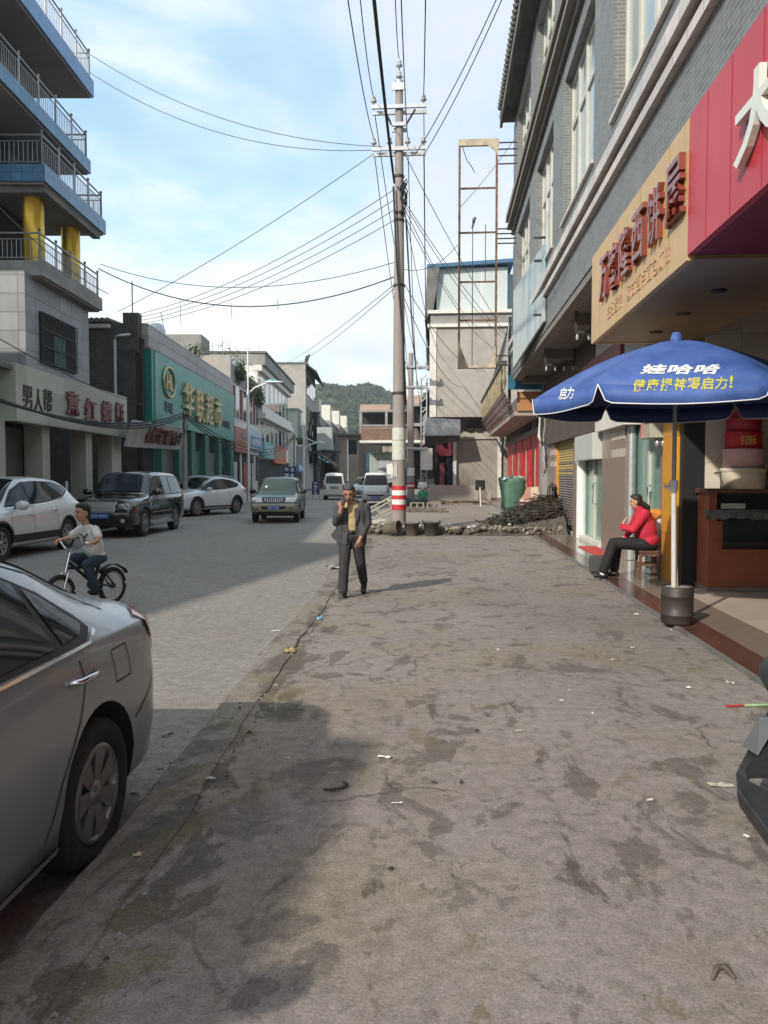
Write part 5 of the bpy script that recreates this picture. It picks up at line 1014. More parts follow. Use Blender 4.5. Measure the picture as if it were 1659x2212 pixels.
mb = MB(); mb.box((-12, 84, 5.5), (-8.5, 88, 8.6), M('pale_sheet', (.55, .57, .5), .5, .05, 1)); mb.box((-8.49, 84.2, 5.6), (-8.44, 87.8, 8.4), M('greenish_glass', (.16, .3, .29), .2, .1, 1)); mb.box((-12.2, 83.8, 8.6), (-8.3, 88.2, 8.75), M('greenish_sheet', (.2, .35, .33), .5)); F_.part(mb, 'glass_bay')
mb = MB(); mb.box((-8.6, 83.6, 2.9), (-8.55, 88.6, 4.8), K['black'])
for i in range(14): mb.box((-8.55, 83.7 + i * .36, 2.9), (-8.5, 83.74 + i * .36, 4.8), K['galv'])
F_.part(mb, 'barred_window')
mb = MB(); leafy(mb, (0, 0, 0), (.4, 2.4, .45), 320, rp, K['foliage'], .16); o_ = mb.build('hanging_shrub'); o_.location = LW(-8.5, 86, 5.4); o_.rotation_euler = (0, 0, LT); tag(o_, 'strip of plants on the ledge of the low white house', 'shrub', 'shrubs on the terrace edge')
mb = MB(); mb.box((-8.75, 83, 0), (-8.55, 89, 2.6), K['darkin']); F_.part(mb, 'shop_front')
S = LFrame('blue_white_signboard', 'small blue and white shop sign by the second street lamp', 'signboard', -8.4, 86, 2.5)
mb = MB(); mb.box((-8.55, 83, 2.0), (-8.3, 88.5, 2.9), M('blue_band2', (.1, .22, .36), .5, .2, 1)); S.part(mb, 'panel')
mb = MB(); put_text(mb, '理发店', face_mtx((-8.29, 85.8, 2.45), (0, 1, 0)), K['white'], w=4, h=.55, depth=.01); S.part(mb, 'lettering')
FR = LFrame('far_grey_row', 'far grey apartment row with pale roof boxes at the bend of the street', 'building', -7.6, 120)
for i in range(4):
    s0 = 105 + i * 12; o = -7.6 + i * .75
    mb = MB(); mb.box((-18, s0, 0), (o, s0 + 11.8, 9.6 + .2 * i), K['concrete']); FR.part(mb, 'wall')
    for z in (3.6, 6.6):
        for k in range(3): mb = MB(); mb.box((o, s0 + 1 + k * 3.6, z), (o + .06, s0 + 3 + k * 3.6, z + 1.8), K['black']); FR.part(mb, 'window')
    mb = MB(); mb.box((o - 2.6, s0 + .3, 9.6), (o - .15, s0 + 5, 12.0 + .1 * i), M('pale_sheet2', (.62, .6, .52), .6, .05, 1)); FR.part(mb, 'roof_box')
    mb = MB(); mb.box((o - .1, s0, 0), (o + .05, s0 + 11.6, 2.7), K['darkin']); FR.part(mb, 'shop_front')
S = LFrame('olive_awning', 'olive shop awning in the far grey row', 'awning', -6.5, 108, 3)
mb = MB(); mb.prism([(-7.6, 104, 4.4), (-7.6, 124, 4.4), (-5.6, 124, 2.7), (-5.6, 104, 2.9)], (0, 0, .12), M('olive_sheet', (.17, .17, .1), .7, .2, .5)); S.part(mb, 'canopy', fixn=True)
S = LFrame('teal_awning', 'teal shop awning hanging before the transformer pole', 'awning', -6.8, 98, 3)
mb = MB(); mb.prism([(-8, 95, 4.2), (-8, 103, 4.2), (-6.2, 103, 3.2), (-6.2, 95, 3.2)], (0, 0, .12), M('teal_sheet', (.12, .24, .27), .7, .2, .5)); S.part(mb, 'canopy', fixn=True)
# --- far centre: brown house, unfinished brick block, hill
BH = Frame('brown_corner_house', 'low brown house with overhanging roof at the end of the street', 'building', (-11.8, 110, 0))
mb = MB(); mb.box((-14.4, 110, 0), (-9.2, 122, 7.2), M('brown_render', (.19, .16, .125), .9, .2, .4, dirt=.3)); mb.box((-14.4, 109.9, 0), (-11.6, 110, 7.1), M('tan_render', (.3, .25, .19), .9, .15, .5)); BH.part(mb, 'wall')
mb = MB(); mb.box((-14.9, 109, 7.2), (-8.6, 122, 7.5), K['concrete_dk']); BH.part(mb, 'roof')
mb = MB(); mb.box((-13.2, 109.85, 4.6), (-11.9, 109.95, 6.6), K['black']); BH.part(mb, 'window')
BH2 = Frame('blue_poster', 'blue poster board on the brown house wall', 'poster', (-10.3, 109.8, 3.5))
mb = MB(); mb.box((-10.6, 109.7, 2.2), (-9.3, 109.85, 4.8), M('blue_poster', (.08, .22, .42), .5, .3, .8, tint=(.2, .4, .5))); BH2.part(mb, 'board')
UB = Frame('unfinished_brick_block', 'unfinished four storey block of raw red brick with open upper floor', 'building', (-8.5, 125, 0))
q = 125 / 110
mb = MB(); mb.box((-13, 125, 0), (-6.6, 137, 9.4), K['brickred']); mb.box((-13, 125.02, 11.8), (-8.2, 137, 12.9), K['brickred']); UB.part(mb, 'brick_wall')
mb = MB()
for z in (3.4, 6.4, 9.4, 11.7): mb.box((-13.2, 124.8, z), (-5.6, 137, z + .3), K['concrete'])
for x in (-13.1, -9.0, -7.0): mb.box((x, 124.85, 0), (x + .4, 125.2, 11.8), K['concrete'])
for y in (125.5, 131, 136): mb.box((-6.2, y, 0), (-5.8, y + .4, 11.8), K['concrete'])
UB.part(mb, 'concrete_frame')
mb = MB(); mb.box((-12.9, 128, 9.7), (-6.5, 136, 11.7), K['darkin']); mb.box((-6.6, 125.3, 0), (-6.5, 136, 9.4), K['black']); UB.part(mb, 'open_floor')
UB2 = Frame('unfinished_concrete_block', 'bare concrete frame block rising behind the second utility pole', 'building', (-2, 120, 0))
mb = MB()
for z in (3, 6, 9, 12): mb.box((-5.2, 118, z), (2.5, 130, z + .45), K['concrete'])
for x in (-5.2, -2.8, -.4, 2): mb.box((x, 118.1, 0), (x + .4, 118.5, 12), K['concrete'])
mb.box((-5, 120, 0), (2.4, 130, 12), K['darkin']); mb.box((-5.2, 118.1, 12.4), (2.5, 130, 13.6), K['brickred']); UB2.part(mb, 'concrete_frame')
FV = Frame('white_village_houses', 'cluster of tiny white houses at the foot of the hill', 'building', (-30, 260, 0))
for i in range(9):
    x = -44 + i * 4.2; y = 300 + rp.uniform(0, 30); z1 = 17 + rp.uniform(-2, 3)
    mb = MB(); mb.box((x, y, 0), (x + 3.6, y + 8, z1), K['whitewash']); FV.part(mb, 'house_wall')
# hill
mb = MB(); rh = random.Random(5)
def hz(x, y):
    ridge = float(np.interp(x, [-400, -200, -135, -109, -96, -84, -64, -43, -10, 40, 120, 400], [30, 46, 66, 72, 77.5, 79, 76, 69, 60, 50, 40, 20]))
    k = math.exp(-((y - 700) / 210) ** 2); return ridge * k + 3.2 * math.sin(x * .11 + y * .03) * k + 2. * math.sin(x * .27 - y * .09) * k
nx, ny = 150, 60; vs = []
for j in range(ny):
    for i in range(nx):
        x = -420 + 840 * (i / (nx - 1)); y = 330 + 480 * (j / (ny - 1)); vs.append((x, y, max(hz(x, y) + rh.uniform(-.6, .9), -.2)))
mh = M('hill_woods', (.042, .066, .036), .95, .5, .055, space='World', tint=(.085, .105, .05), bump=.9, bscale=.35, dirt=.35, dirtcol=(.12, .10, .06))
mb.add(vs, [(j * nx + i, j * nx + i + 1, (j + 1) * nx + i + 1, (j + 1) * nx + i) for j in range(ny - 1) for i in range(nx - 1)], mh, True)
struct(mb.build('hill'))
mb = MB()                                                                # woods on the hill: clumps of leaf cards, far off and uncountable
for i in range(5200):
    x = rh.uniform(-190, 40); y = rh.uniform(480, 712); z = hz(x, y); r = rh.uniform(1.3, 2.9)
    for k in range(4):
        a = rh.uniform(0, 3.14); p = Vector((x + rh.uniform(-r, r) * .6, y + rh.uniform(-r, r) * .6, z + r * rh.uniform(.1, 1.0))); u = Vector((math.cos(a), math.sin(a), rh.uniform(-.3, .3))) * r * .55; w = Vector((rh.uniform(-.3, .3), rh.uniform(-.3, .3), 1)) * r * .6
        mb.add([p - u, p - w, p + u, p + w], [(0, 1, 2, 3)], mh)
stuff(mb.build('far_woods'))
# ================================================================== house beyond the apron
az_t = .42
NB = Frame('rendered_house', 'grey cement rendered house with projecting upper storey and pale sheet metal shed on its roof', 'building', (1.5, 41, 0))
NY = 41
mb = MB(); mb.box((-.58, NY, 4.65), (5, 54, 9.25), K['render_']); mb.box((.75, NY + 1.1, .3), (5, 53, 4.65), M('greenish_render', (.30, .28, .24), .92, .14, .9, bump=.4, bscale=18, streak=.35, dirtcol=(.17, .165, .14))); mb.box((-.4, 44, .3), (.75, 53, 4.65), K['darkin']); NB.part(mb, 'wall')
mb = MB(); mb.box((-.64, NY - .06, 4.65), (-.3, NY + 1.2, 9.3), K['whitewash']); mb.box((-.62, NY + 1.2, 4.0), (-.5, 54, 9.2), K['concrete']); NB.part(mb, 'corner_strip')
mb = MB(); mb.box((-.75, NY - .15, 9.25), (5, NY + .3, 9.42), K['whitewash']); mb.box((-.6, NY, 9.42), (5, NY + .2, 9.95), K['concrete']); mb.box((-.75, NY - .15, 9.95), (5, NY + .3, 10.12), K['whitewash']); mb.box((-.7, NY + .3, 9.25), (-.4, 54, 10.1), K['concrete']); NB.part(mb, 'parapet')
mb = MB(); mb.box((-.3, NY + .3, 10.12), (3.35, 50, 12.35), M('pale_green_sheet', (.50, .55, .54), .45, .05, .8, streak=.1)); 
for x in (.9, 2.0): mb.box((x, NY + .29, 10.12), (x + .04, NY + .3, 12.3), K['white'])
mb.box((3.35, NY + .8, 10.12), (4.6, 50, 12.1), M('blue_grey_sheet', (.25, .31, .34), .5, .08, 1)); NB.part(mb, 'roof_shed')
mb = MB(); BL = M('blue_roof_sheet', (.05, .13, .22), .45, .15, 1)
mb.prism([(-.8, NY - .1, 12.28), (3.65, NY - .1, 12.5), (3.65, NY - .1, 12.68), (-.8, NY - .1, 12.46)], (0, 9, 0), BL); mb.prism([(-.78, NY - .08, 12.3), (-.15, NY - .08, 12.3), (-.45, NY - .08, 10.2), (-.9, NY - .08, 9.6)], (0, 9, 0), K['concrete_dk']); NB.part(mb, 'shed_roof', fixn=True)
mb = MB(); mb.box((-1.1, 46, 6.2), (-.5, 53, 6.45), K['concrete_dk']); mb.prism([(-.5, 44, 6.6), (-1.25, 44, 5.6), (-1.25, 53, 5.6), (-.5, 53, 6.6)], (0, 0, .14), K['concrete_dk']); mb.box((-.95, 49, 8.3), (-.5, 50.5, 9.5), M('dark_board', (.02, .025, .04))); NB.part(mb, 'side_eave', fixn=True)
for y in (44.5, 47, 49.5): mb = MB(); mb.box((-.66, y, 4.3), (-.6, y + 1.4, 5.6), K['glass']); NB.part(mb, 'side_window')
mb = MB(); mb.box((2.95, NY + .9, .42), (3.15, NY + 1.12, 4.2), K['whitewash']); NB.part(mb, 'door_post'); mb = MB(); mb.box((.6, NY + .9, .42), (.78, NY + 1.05, 3.6), K['white']); NB.part(mb, 'door_post'); mb = MB(); mb.box((1.1, NY + 1.0, 3.55), (2.94, NY + 1.12, 3.95), K['creamflat']); NB.part(mb, 'beam')
mb = MB()
for x in (1.3, 1.75): mb.box((x, NY + .8, 4.0), (x + .35, NY + 1.1, 4.35), K['iron']); mb.cyl((x + .25, NY + .9, 4.3), (x + .25, NY + .9, 4.66), .06, K['concrete_dk'], n=8)
NB.part(mb, 'meter')
mb = MB(); mb.box((-.35, NY + 2.5, 2.7), (.7, NY + 2.6, 3.5), M('maroon_cloth', (.12, .012, .025), .8, .4, 2)); mb.box((-.1, NY + 2.2, .7), (.15, NY + 2.4, 2.3), M('pink_cloth', (.4, .12, .14), .8, .4, 6)); mb.box((.3, NY + 2.2, .7), (.55, NY + 2.4, 2.6), M('dusk_blue_cloth', (.04, .05, .1), .8, .4, 5)); NB.part(mb, 'hanging_goods')
aw = Frame('tarp_awning', 'grey tarpaulin covered awning box under the projecting storey', 'awning', (0, NY, 4))
mb = MB(); mb.prism([(-.78, NY - .2, 4.62), (-.88, NY - .9, 3.62), (.95, NY - .7, 3.66), (.95, NY - .2, 4.5)], (0, .02, 0), K['cloudtarp']); mb.prism([(-.88, NY - .9, 3.62), (.95, NY - .7, 3.66), (.95, NY + .6, 3.45), (-.8, NY + .6, 3.1)], (0, 0, .05), K['cloudtarp']); mb.box((-.88, NY - .1, 3.1), (-.8, NY + 2, 3.5), M('red_fringe', (.3, .01, .02))); aw.part(mb, 'tarp', fixn=True)
# wing with red doors along the pavement
RW = Frame('red_door_house', 'low house wing with red folding doors, maroon slatted balcony and raised porch', 'building', (3.4, 33, 0))
mb = MB(); mb.box((3.45, 26.25, 0), (8, 41, 5.2), K['concrete_dk']); mb.box((3.3, 26.22, .4), (3.6, 27.0, 4.7), K['concrete']); RW.part(mb, 'wall')
mb = MB()
for i, y in enumerate(np.arange(27.1, 40, 1.5)):
    for k in range(2): mb2 = MB(); mb2.box((3.36, y + .05 + k * .72, .5), (3.42, y + .72 + k * .72, 3.1), K['red']); RW.part(mb2, 'red_door')
    mb.box((3.33, y - .03, .45), (3.4, y + .03, 3.25), K['creamflat'] if i % 2 else K['red'])
mb.box((3.28, 27, 3.1), (3.44, 41, 3.3), K['soffit']); RW.part(mb, 'door_frame')
mb = MB(); mb.box((3.3, 28, 3.3), (3.44, 41, 3.62), M('brown_lintel', (.13, .1, .085), .8, .2, 1)); mb.box((3.26, 29.5, 3.32), (3.3, 33.5, 3.58), K['darkin']); RW.part(mb, 'lintel')
mb = MB(); mb.box((2.42, 26.6, 3.62), (3.6, 40.9, 3.76), M('porch_soffit', (.38, .31, .27), .85, .15, 1, dirt=.3)); RW.part(mb, 'balcony_slab')
sl2 = M('pale_slat', (.36, .27, .24), .5, .2, 2); sl = M('maroon_slat', (.22, .10, .09), .5, .25, 2)
mb = MB()
for i in range(7): z = 3.78 + i * .1; mb.prism([(2.44 - .055 * i, 26.6, z), (2.40 - .055 * i, 26.6, z + .07), (2.40 - .055 * i, 40.9, z + .07), (2.44 - .055 * i, 40.9, z)], (-.03, 0, 0), sl if i % 2 else sl2)
RW.part(mb, 'slatted_fascia', fixn=True)
mb = MB()
for i in range(34):
    y = 26.8 + i * .41; mb.lathe([(.03, 0), (.05, .1), (.09, .3), (.05, .5), (.035, .6), (.06, .75), (.05, .85)], M('worn_baluster', (.34, .28, .17), .7, .5, 4, dirt=.5), 8, Matrix.Translation((2.08, y, 4.5)))
mb.box((1.98, 26.7, 5.35), (2.18, 40.9, 5.46), K['concrete_dk']); RW.part(mb, 'balustrade')
mb = MB(); mb.box((2.5, 26.5, 3.78), (3.75, 26.58, 4.4), M('orange_board2', (.42, .2, .08), .6, .2, 1.2)); mb.box((2.2, 26.42, 4.48), (3.95, 26.58, 4.95), M('teal_trim', (.01, .13, .2), .5, .2, 2)); RW.part(mb, 'end_board')
mb = MB()
for i in range(9): mb.cyl((2.05, 26.8 + i * .9, 5.4), (2.3, 27.2, 6.9), .012, K['galv'], n=4)
mb.cyl((2.3, 27.2, 3.7), (2.3, 27.2, 7.0), .05, K['iron'], n=8); RW.part(mb, 'stay_rod')
mb = MB(); mb.cyl((2.35, 26.55, 4.8), (2.35, 26.55, 7.4), .05, M('teal_trim', (.01, .13, .2)), n=8); RW.part(mb, 'teal_post')
mb = MB(); mb.cyl((3.25, 26.2, 2.6), (3.25, 26.2, 4.2), .03, K['whitewash'], n=8); mb.tube([(3.2, 26.15, 4.0), (3.22, 26.1, 3.4), (3.17, 26.1, 2.9), (3.24, 26.1, 2.7)], .05, K['whitewash'], 8); RW.part(mb, 'hanging_cable')
# raised porch and steps
mb = MB(); mb.box((2.2, 26.3, 0), (3.4, 40.5, .45), K['apron']); mb.box((1.75, 28, 0), (2.2, 37, .3), K['concrete']); mb.box((1.3, 28.3, 0), (1.75, 37, .15), K['concrete']); mb.box((2.2, 37, 0), (2.3, 40.5, .9), K['render_']); tag(mb.build('porch_steps'), 'concrete steps rising to the porch of the red doors', 'steps')
mb = MB(); mb.box((-.6, 36.6, 0), (2.2, 41.9, .42), K['apron']); struct(mb.build('terrace_ground'))
mb = MB(); mb.box((-.62, 38, .42), (1.75, 38.2, 1.15), K['render_']); mb.box((-.6, 38.2, .42), (-.45, 41, 1.15), K['render_']); tag(mb.build('low_wall'), 'low rendered wall round the terrace of the grey house', 'wall')
# ================================================================== utility poles and wires
PX_, PY_ = -1.21, 22.26
UP = Frame('utility_pole', 'tall concrete utility pole with red and white bands standing in the rubble', 'utility pole', (PX_, PY_, 0))
mb = MB(); mb.cyl((PX_, PY_, -.1), (PX_, PY_, 12.3), .205, K['polec'], .105, n=24); UP.part(mb, 'pole_shaft')
rz = lambda z: .205 - .1 * (z + .1) / 12.4
for z0, z1, m in ((.64, .80, 'redband'), (.80, .94, 'white'), (.94, 1.06, 'redband'), (1.06, 1.20, 'white'), (1.20, 1.33, 'redband')):
    mb = MB(); mb.cyl((PX_, PY_, z0), (PX_, PY_, z1), rz(z0) + .006, K[m], rz(z1) + .006, n=24); UP.part(mb, 'painted_band')
LBL = M('pale_label', (.55, .56, .5), .7, .1, 6, dirt=.3, dirtcol=(.3, .3, .28))
for z0, z1 in ((2.06, 2.6), (2.62, 2.96)): mb = MB(); mb.cyl((PX_, PY_, z0), (PX_, PY_, z1), rz(z0) + .012, LBL, rz(z1) + .012, n=24); UP.part(mb, 'paper_label')
mb = MB(); rr_ = random.Random(4)
for i in range(5): mb.box((PX_ - .205 + i * .035, PY_ - .215, 1.55 + .05 * (i % 2)), (PX_ - .185 + i * .035, PY_ - .19, 1.98 - .06 * (i % 3)), K['white'])
UP.part(mb, 'torn_poster')
mb = MB(); mb.box((PX_ - .34, PY_ - .12, 1.66), (PX_ - .18, PY_ - .1, 1.95), K['paper']); UP.part(mb, 'notice')
for z in (3.9, 6.9, 8.7, 8.9, 9.9): mb = MB(); mb.cyl((PX_, PY_, z), (PX_, PY_, z + .07), rz(z) + .02, K['iron'], n=20); UP.part(mb, 'clamp_band')
def insulator(fr, x, y, z, k=1.):
    mb = MB(); mb.lathe([(0, 0), (.02 * k, 0), (.02 * k, .07 * k), (.085 * k, .09 * k), (.08 * k, .13 * k), (.035 * k, .15 * k), (.06 * k, .18 * k), (.055 * k, .22 * k), (.03 * k, .25 * k), (0, .26 * k)], K['porcelain'], 12, Matrix.Translation((x, y, z))); fr.part(mb, 'insulator')
def crossarm(fr, x, y, z, w, off=0.):
    mb = MB(); mb.box((x - w / 2 + off, y - .17, z - .05), (x + w / 2 + off, y - .1, z + .05), K['galv']); mb.box((x - w / 2 + off, y + .1, z - .1), (x + w / 2 + off, y + .16, z), K['galv']); fr.part(mb, 'crossarm')
crossarm(UP, PX_, PY_, 11.8, 1.52); crossarm(UP, PX_, PY_, 10.66, 1.48); crossarm(UP, PX_, PY_, 11.32, .42)
mb = MB(); mb.cyl((PX_ + .2, PY_ - .15, 11.3), (PX_ + .45, PY_ - .15, 11.7), .03, K['iron'], n=6); mb.cyl((PX_ - .2, PY_ - .15, 11.3), (PX_ - .4, PY_ - .15, 11.7), .03, K['iron'], n=6); UP.part(mb, 'brace')
mb = MB(); mb.cyl((PX_, PY_, 12.3), (PX_, PY_, 12.55), .12, K['galv'], n=12); mb.box((PX_ - .2, PY_ - .14, 12.25), (PX_ + .2, PY_ - .1, 12.45), K['galv']); mb.cyl((PX_, PY_, 12.5), (PX_, PY_, 12.72), .03, K['iron'], n=8); UP.part(mb, 'pole_cap')
insulator(UP, PX_, PY_, 12.55, 1.1); insulator(UP, PX_, PY_, 12.85, 1.1)
for x, z in ((-.7, 11.85), (.68, 11.85), (-.7, 10.72), (.68, 10.72), (.24, 10.72), (-.26, 10.72)): insulator(UP, PX_ + x, PY_ - .13, z)
mb = MB(); rp2 = random.Random(2)
for k in range(9):
    pts = [(PX_ + .12 + rp2.uniform(-.08, .12), PY_ - .2 + rp2.uniform(-.05, .05), 9.75 - .22 * i + rp2.uniform(-.1, .1)) for i in range(5)]; mb.tube(pts, .018, K['wire'], 5)
UP.part(mb, 'cable_tangle')
mb = MB(); mb.tube([(PX_ - .15, PY_ - .22, 9.6), (PX_ - .05, PY_ - .24, 7.5), (PX_ + .12, PY_ - .2, 5.5), (PX_ + .2, PY_ - .1, 3.6)], .03, K['wire'], 6); UP.part(mb, 'down_cable')
P2X, P2Y = -1.57, 40.
UP2 = Frame('utility_pole', 'second concrete utility pole with meter boxes farther along, behind the block wall', 'utility pole', (P2X, P2Y, 0), group=None)
mb = MB(); mb.cyl((P2X, P2Y, 0), (P2X, P2Y, 7.8), .19, K['polec'], .12, n=16); UP2.part(mb, 'pole_shaft')
for z0, z1, m in ((.95, 1.05, 'redband'), (1.05, 1.15, 'white'), (1.15, 1.25, 'redband'), (1.6, 2.0, 'white')): mb = MB(); mb.cyl((P2X, P2Y, z0), (P2X, P2Y, z1), .198, K[m], n=16); UP2.part(mb, 'painted_band')
crossarm(UP2, P2X, P2Y, 7.1, 1.3, .25); crossarm(UP2, P2X, P2Y, 6.1, 1.2, .3); crossarm(UP2, P2X, P2Y, 3.0, 1.1, .3)
for x in (-.3, .3, .8): insulator(UP2, P2X + x, P2Y - .13, 7.15); insulator(UP2, P2X + x, P2Y - .13, 6.15)
mb = MB(); mb.box((P2X + .5, P2Y - .1, 1.9), (P2X + 1.1, P2Y + .2, 3.0), K['whitewash']); UP2.part(mb, 'meter_cabinet'); mb = MB(); mb.box((P2X - .45, P2Y - .1, 2.0), (P2X - .22, P2Y + .1, 2.5), K['whitewash']); UP2.part(mb, 'meter_cabinet')
mb = MB()
for x0, x1 in ((.45, .45), (.75, .75)):
    mb.cyl((P2X + x0, P2Y + 3, .3), (P2X + x1, P2Y + 3, 6.9), .05, K['galv'], n=6)
for i in range(22): mb.cyl((P2X + .45, P2Y + 3, .5 + i * .3), (P2X + .75, P2Y + 3, .8 + i * .3 if i % 2 else .5 + i * .3), .03, K['galv'], n=4)
tag(mb.build('lattice_mast'), 'slim lattice mast just behind the second utility pole', 'mast')
def wire(name, a, b, sag, r, label, m='wire', n=18, group='overhead cables'):
    a, b = Vector(a), Vector(b); pts = []
    for i in range(n + 1): t = i / n; p = a.lerp(b, t); p.z -= sag * 4 * t * (1 - t); pts.append(p - a)
    mb = MB(); mb.tube(pts, r, K[m], 5); o = mb.build(name); o.location = a; tag(o, label, 'cable', group); return o
def back(px, py, z, k=1.25):
    """a point seen at picture position (px, py) at height z, carried on beyond the frame"""
    return G(px, py, z)
def toward(a, px, z, k=1.35):
    a = Vector(a); b = G(px, -5, z); return a + (b - a) * k
W = [((PX_ - .7, 10.95), 756, 'wire from the lower crossarm to the far left top edge of the picture', .012), ((PX_ - .7, 12.05), 781, 'wire from the upper crossarm going to the top edge left of the thick cable', .012),
     ((PX_, 13.1), 855, 'wire from the pole top running up over the viewer', .012), ((PX_ + .24, 10.95), 868, 'wire from the inner lower insulator rising just right of the pole top', .012), ((PX_ + .68, 12.05), 919, 'wire from the right end of the upper crossarm straight to the top edge', .014)]
for (x, z), px, lab, r in W: a = Vector((x, PY_ - .13, z)); wire('overhead_cable', a, toward(a, px, z - .9), .35, r, lab)
a = Vector((PX_ - .12, PY_ - .22, 9.7)); wire('thick_cable', a, toward(a, 810, 9.2), .2, .034, 'thick black cable bundle sagging from the pole to the top edge')
for i, (px, lab) in enumerate(((1066, 'upper of two wires fanning from the pole to the top edge near the eave'), (1078, 'lower of two wires fanning from the pole to the top edge near the eave'))):
    a = Vector((PX_ + .45 + .25 * i, PY_ - .1, 10.5)); b = G(px, -5, 12.2); wire('overhead_cable', a, a + (b - a) * 1.3, .25, .012, lab)
# to the second pole
for i, (x, z, x2, z2) in enumerate(((-.7, 10.6, -.3, 7.3), (-.7, 11.8, .3, 7.3), (.24, 10.6, .3, 6.3), (.68, 10.6, .8, 7.3), (.68, 11.8, .8, 7.35), (-.1, 9.6, 0, 6.0), (.15, 9.3, .4, 6.2), (.2, 8.8, .55, 5.2))):
    wire('overhead_cable', (PX_ + x, PY_ + .1, z), (P2X + x2, P2Y, z2), .5 + .12 * i, .013, 'wire running on from the near pole to the second utility pole')
# to the left roofs
a0 = (PX_ - .7, PY_, 10.6)
wire('overhead_cable', a0, LW(-9.6, 29.5, 7.7), .2, .011, 'single thin wire slanting from the lower crossarm to the roof beside the corner building', 'wiregrey')
for i in range(4): wire('overhead_cable', (PX_ - .12, PY_ - .15, 9.55 - .28 * i), LW(-9.5 - .1 * i, 31.5 + .4 * i, 8.0 - .05 * i), .45, .011, 'one of four parallel grey wires slanting from the pole to the brick gable', 'wiregrey')
wire('overhead_cable', (PX_ - .4, PY_, 10.78), LW(-9.7, 27, 15.75), .7, .011, 'upper of two thin wires from the roof railing to the lower crossarm', 'wiregrey')
wire('overhead_cable', (PX_ - .4, PY_, 10.7), LW(-9.7, 27.2, 15.2), .8, .011, 'lower of two thin wires from the roof railing to the lower crossarm', 'wiregrey')
wire('overhead_cable', (PX_ - .1, PY_, 7.6), LW(-9.55, 27.5, 8.9), .75, .012, 'slack wire with hanging ends between the pole and the gold column balcony', 'wiregrey')
wire('overhead_cable', (PX_ - .1, PY_, 7.2), LW(-9.55, 27.3, 8.7), 1.05, .018, 'dark slack cable below it from the pole to the gold column balcony')
for s_, ln in ((.35, .9), (.55, .5), (.72, .3)):
    p = Vector((PX_ - .1, PY_, 7.2)).lerp(Vector(LW(-9.55, 27.3, 8.7)), 1 - s_ * .9); p.z -= .95 * 4 * s_ * (1 - s_); wire('dangling_wire', p, p + Vector((.03, 0, -ln)), 0, .008, 'broken wire end dangling from the slack cable', 'wiregrey', 3, 'dangling wire ends')
wire('overhead_cable', (PX_ - .1, PY_, 7.0), LW(-9.2, 70, 11), .3, .011, 'upper of two wires slanting down from the pole to the three storey house', 'wiregrey')
wire('overhead_cable', (PX_ - .1, PY_, 6.9), LW(-9.2, 71, 10.9), .5, .011, 'lower of two wires slanting down from the pole to the three storey house', 'wiregrey')
wire('overhead_cable', LW(-9.3, 18, 8.5), LW(-9.3, 27.6, 7.9), .3, .014, 'cable passing in front of the gold columns', 'wiregrey')
# to the right
for i, (z, X, Y, Z) in enumerate(((10.6, 3.0, 33, 6.9), (9.3, 3.2, 36, 7.6), (9.2, 3.2, 38, 7.9), (9.1, 1.9, 41, 9.2), (8.9, 2.6, 41, 8.2), (7.0, 2.2, 41, 7.0), (6.6, 1.2, 41, 6.2), (9.0, .1, 41, 7.6))):
    wire('overhead_cable', (PX_ + .15, PY_ + .1, z), (X, Y, Z), .25 + .08 * i, .011, 'thin wire fanning from the pole down to the grey house', 'wiregrey')
wire('overhead_cable', (.5, 25.2, 10.0), (2.3, 25.9, 12.4), .1, .009, 'thin wire from the rusty frame up to the brick facade', 'wiregrey')
wire('overhead_cable', (PX_ + .1, PY_, 7.4), (.5, 25.2, 8.9), .3, .009, 'thin wire between the pole and the rusty frame', 'wiregrey')
# ---- left side posts and the sagging cable bundle
for s_, o, h, lab in ((33.6, -8.2, 4.35, 'thin concrete post carrying the cable bundle before the green signboard'), (76, -8.0, 5.6, 'thin concrete post farther along carrying the cable bundle')):
    t = thing('cable_post', lab, 'post', LW(o, s_, 0)); mb = MB(); mb.cyl((0, 0, 0), (0, 0, h), .12, K['polec'], .085, n=12); mb.build('post_shaft', t)
    mb = MB(); mb.tube([(.1, -.1, h - .1), (.16, -.12, h - .7), (.05, -.12, h - 1.0), (0, -.12, h - .6), (.08, -.1, h - .15)], .02, K['wire'], 5); mb.build('cable_loop', t)
for k in range(3):
    lab = ('upper strand', 'middle strand', 'lowest strand')[k]
    wire('cable_bundle', LW(-8.3, 15, 3.4 + .07 * k), LW(-8.2, 33.6, 4.3 - .1 * k), .62 + .05 * k, .032, lab + ' of the cable bundle crossing the cream signboard', n=28)
    wire('cable_bundle', LW(-8.2, 33.6, 4.3 - .1 * k), LW(-8.0, 76, 5.5 - .1 * k), 1.5 + .1 * k, .03, lab + ' of the cable bundle beyond the thin post', n=28)
wire('overhead_cable', LW(-8.85, 17, 5.0), LW(-8.8, 31, 4.3), .25, .013, 'thin wire across the top of the cream signboard', n=20)
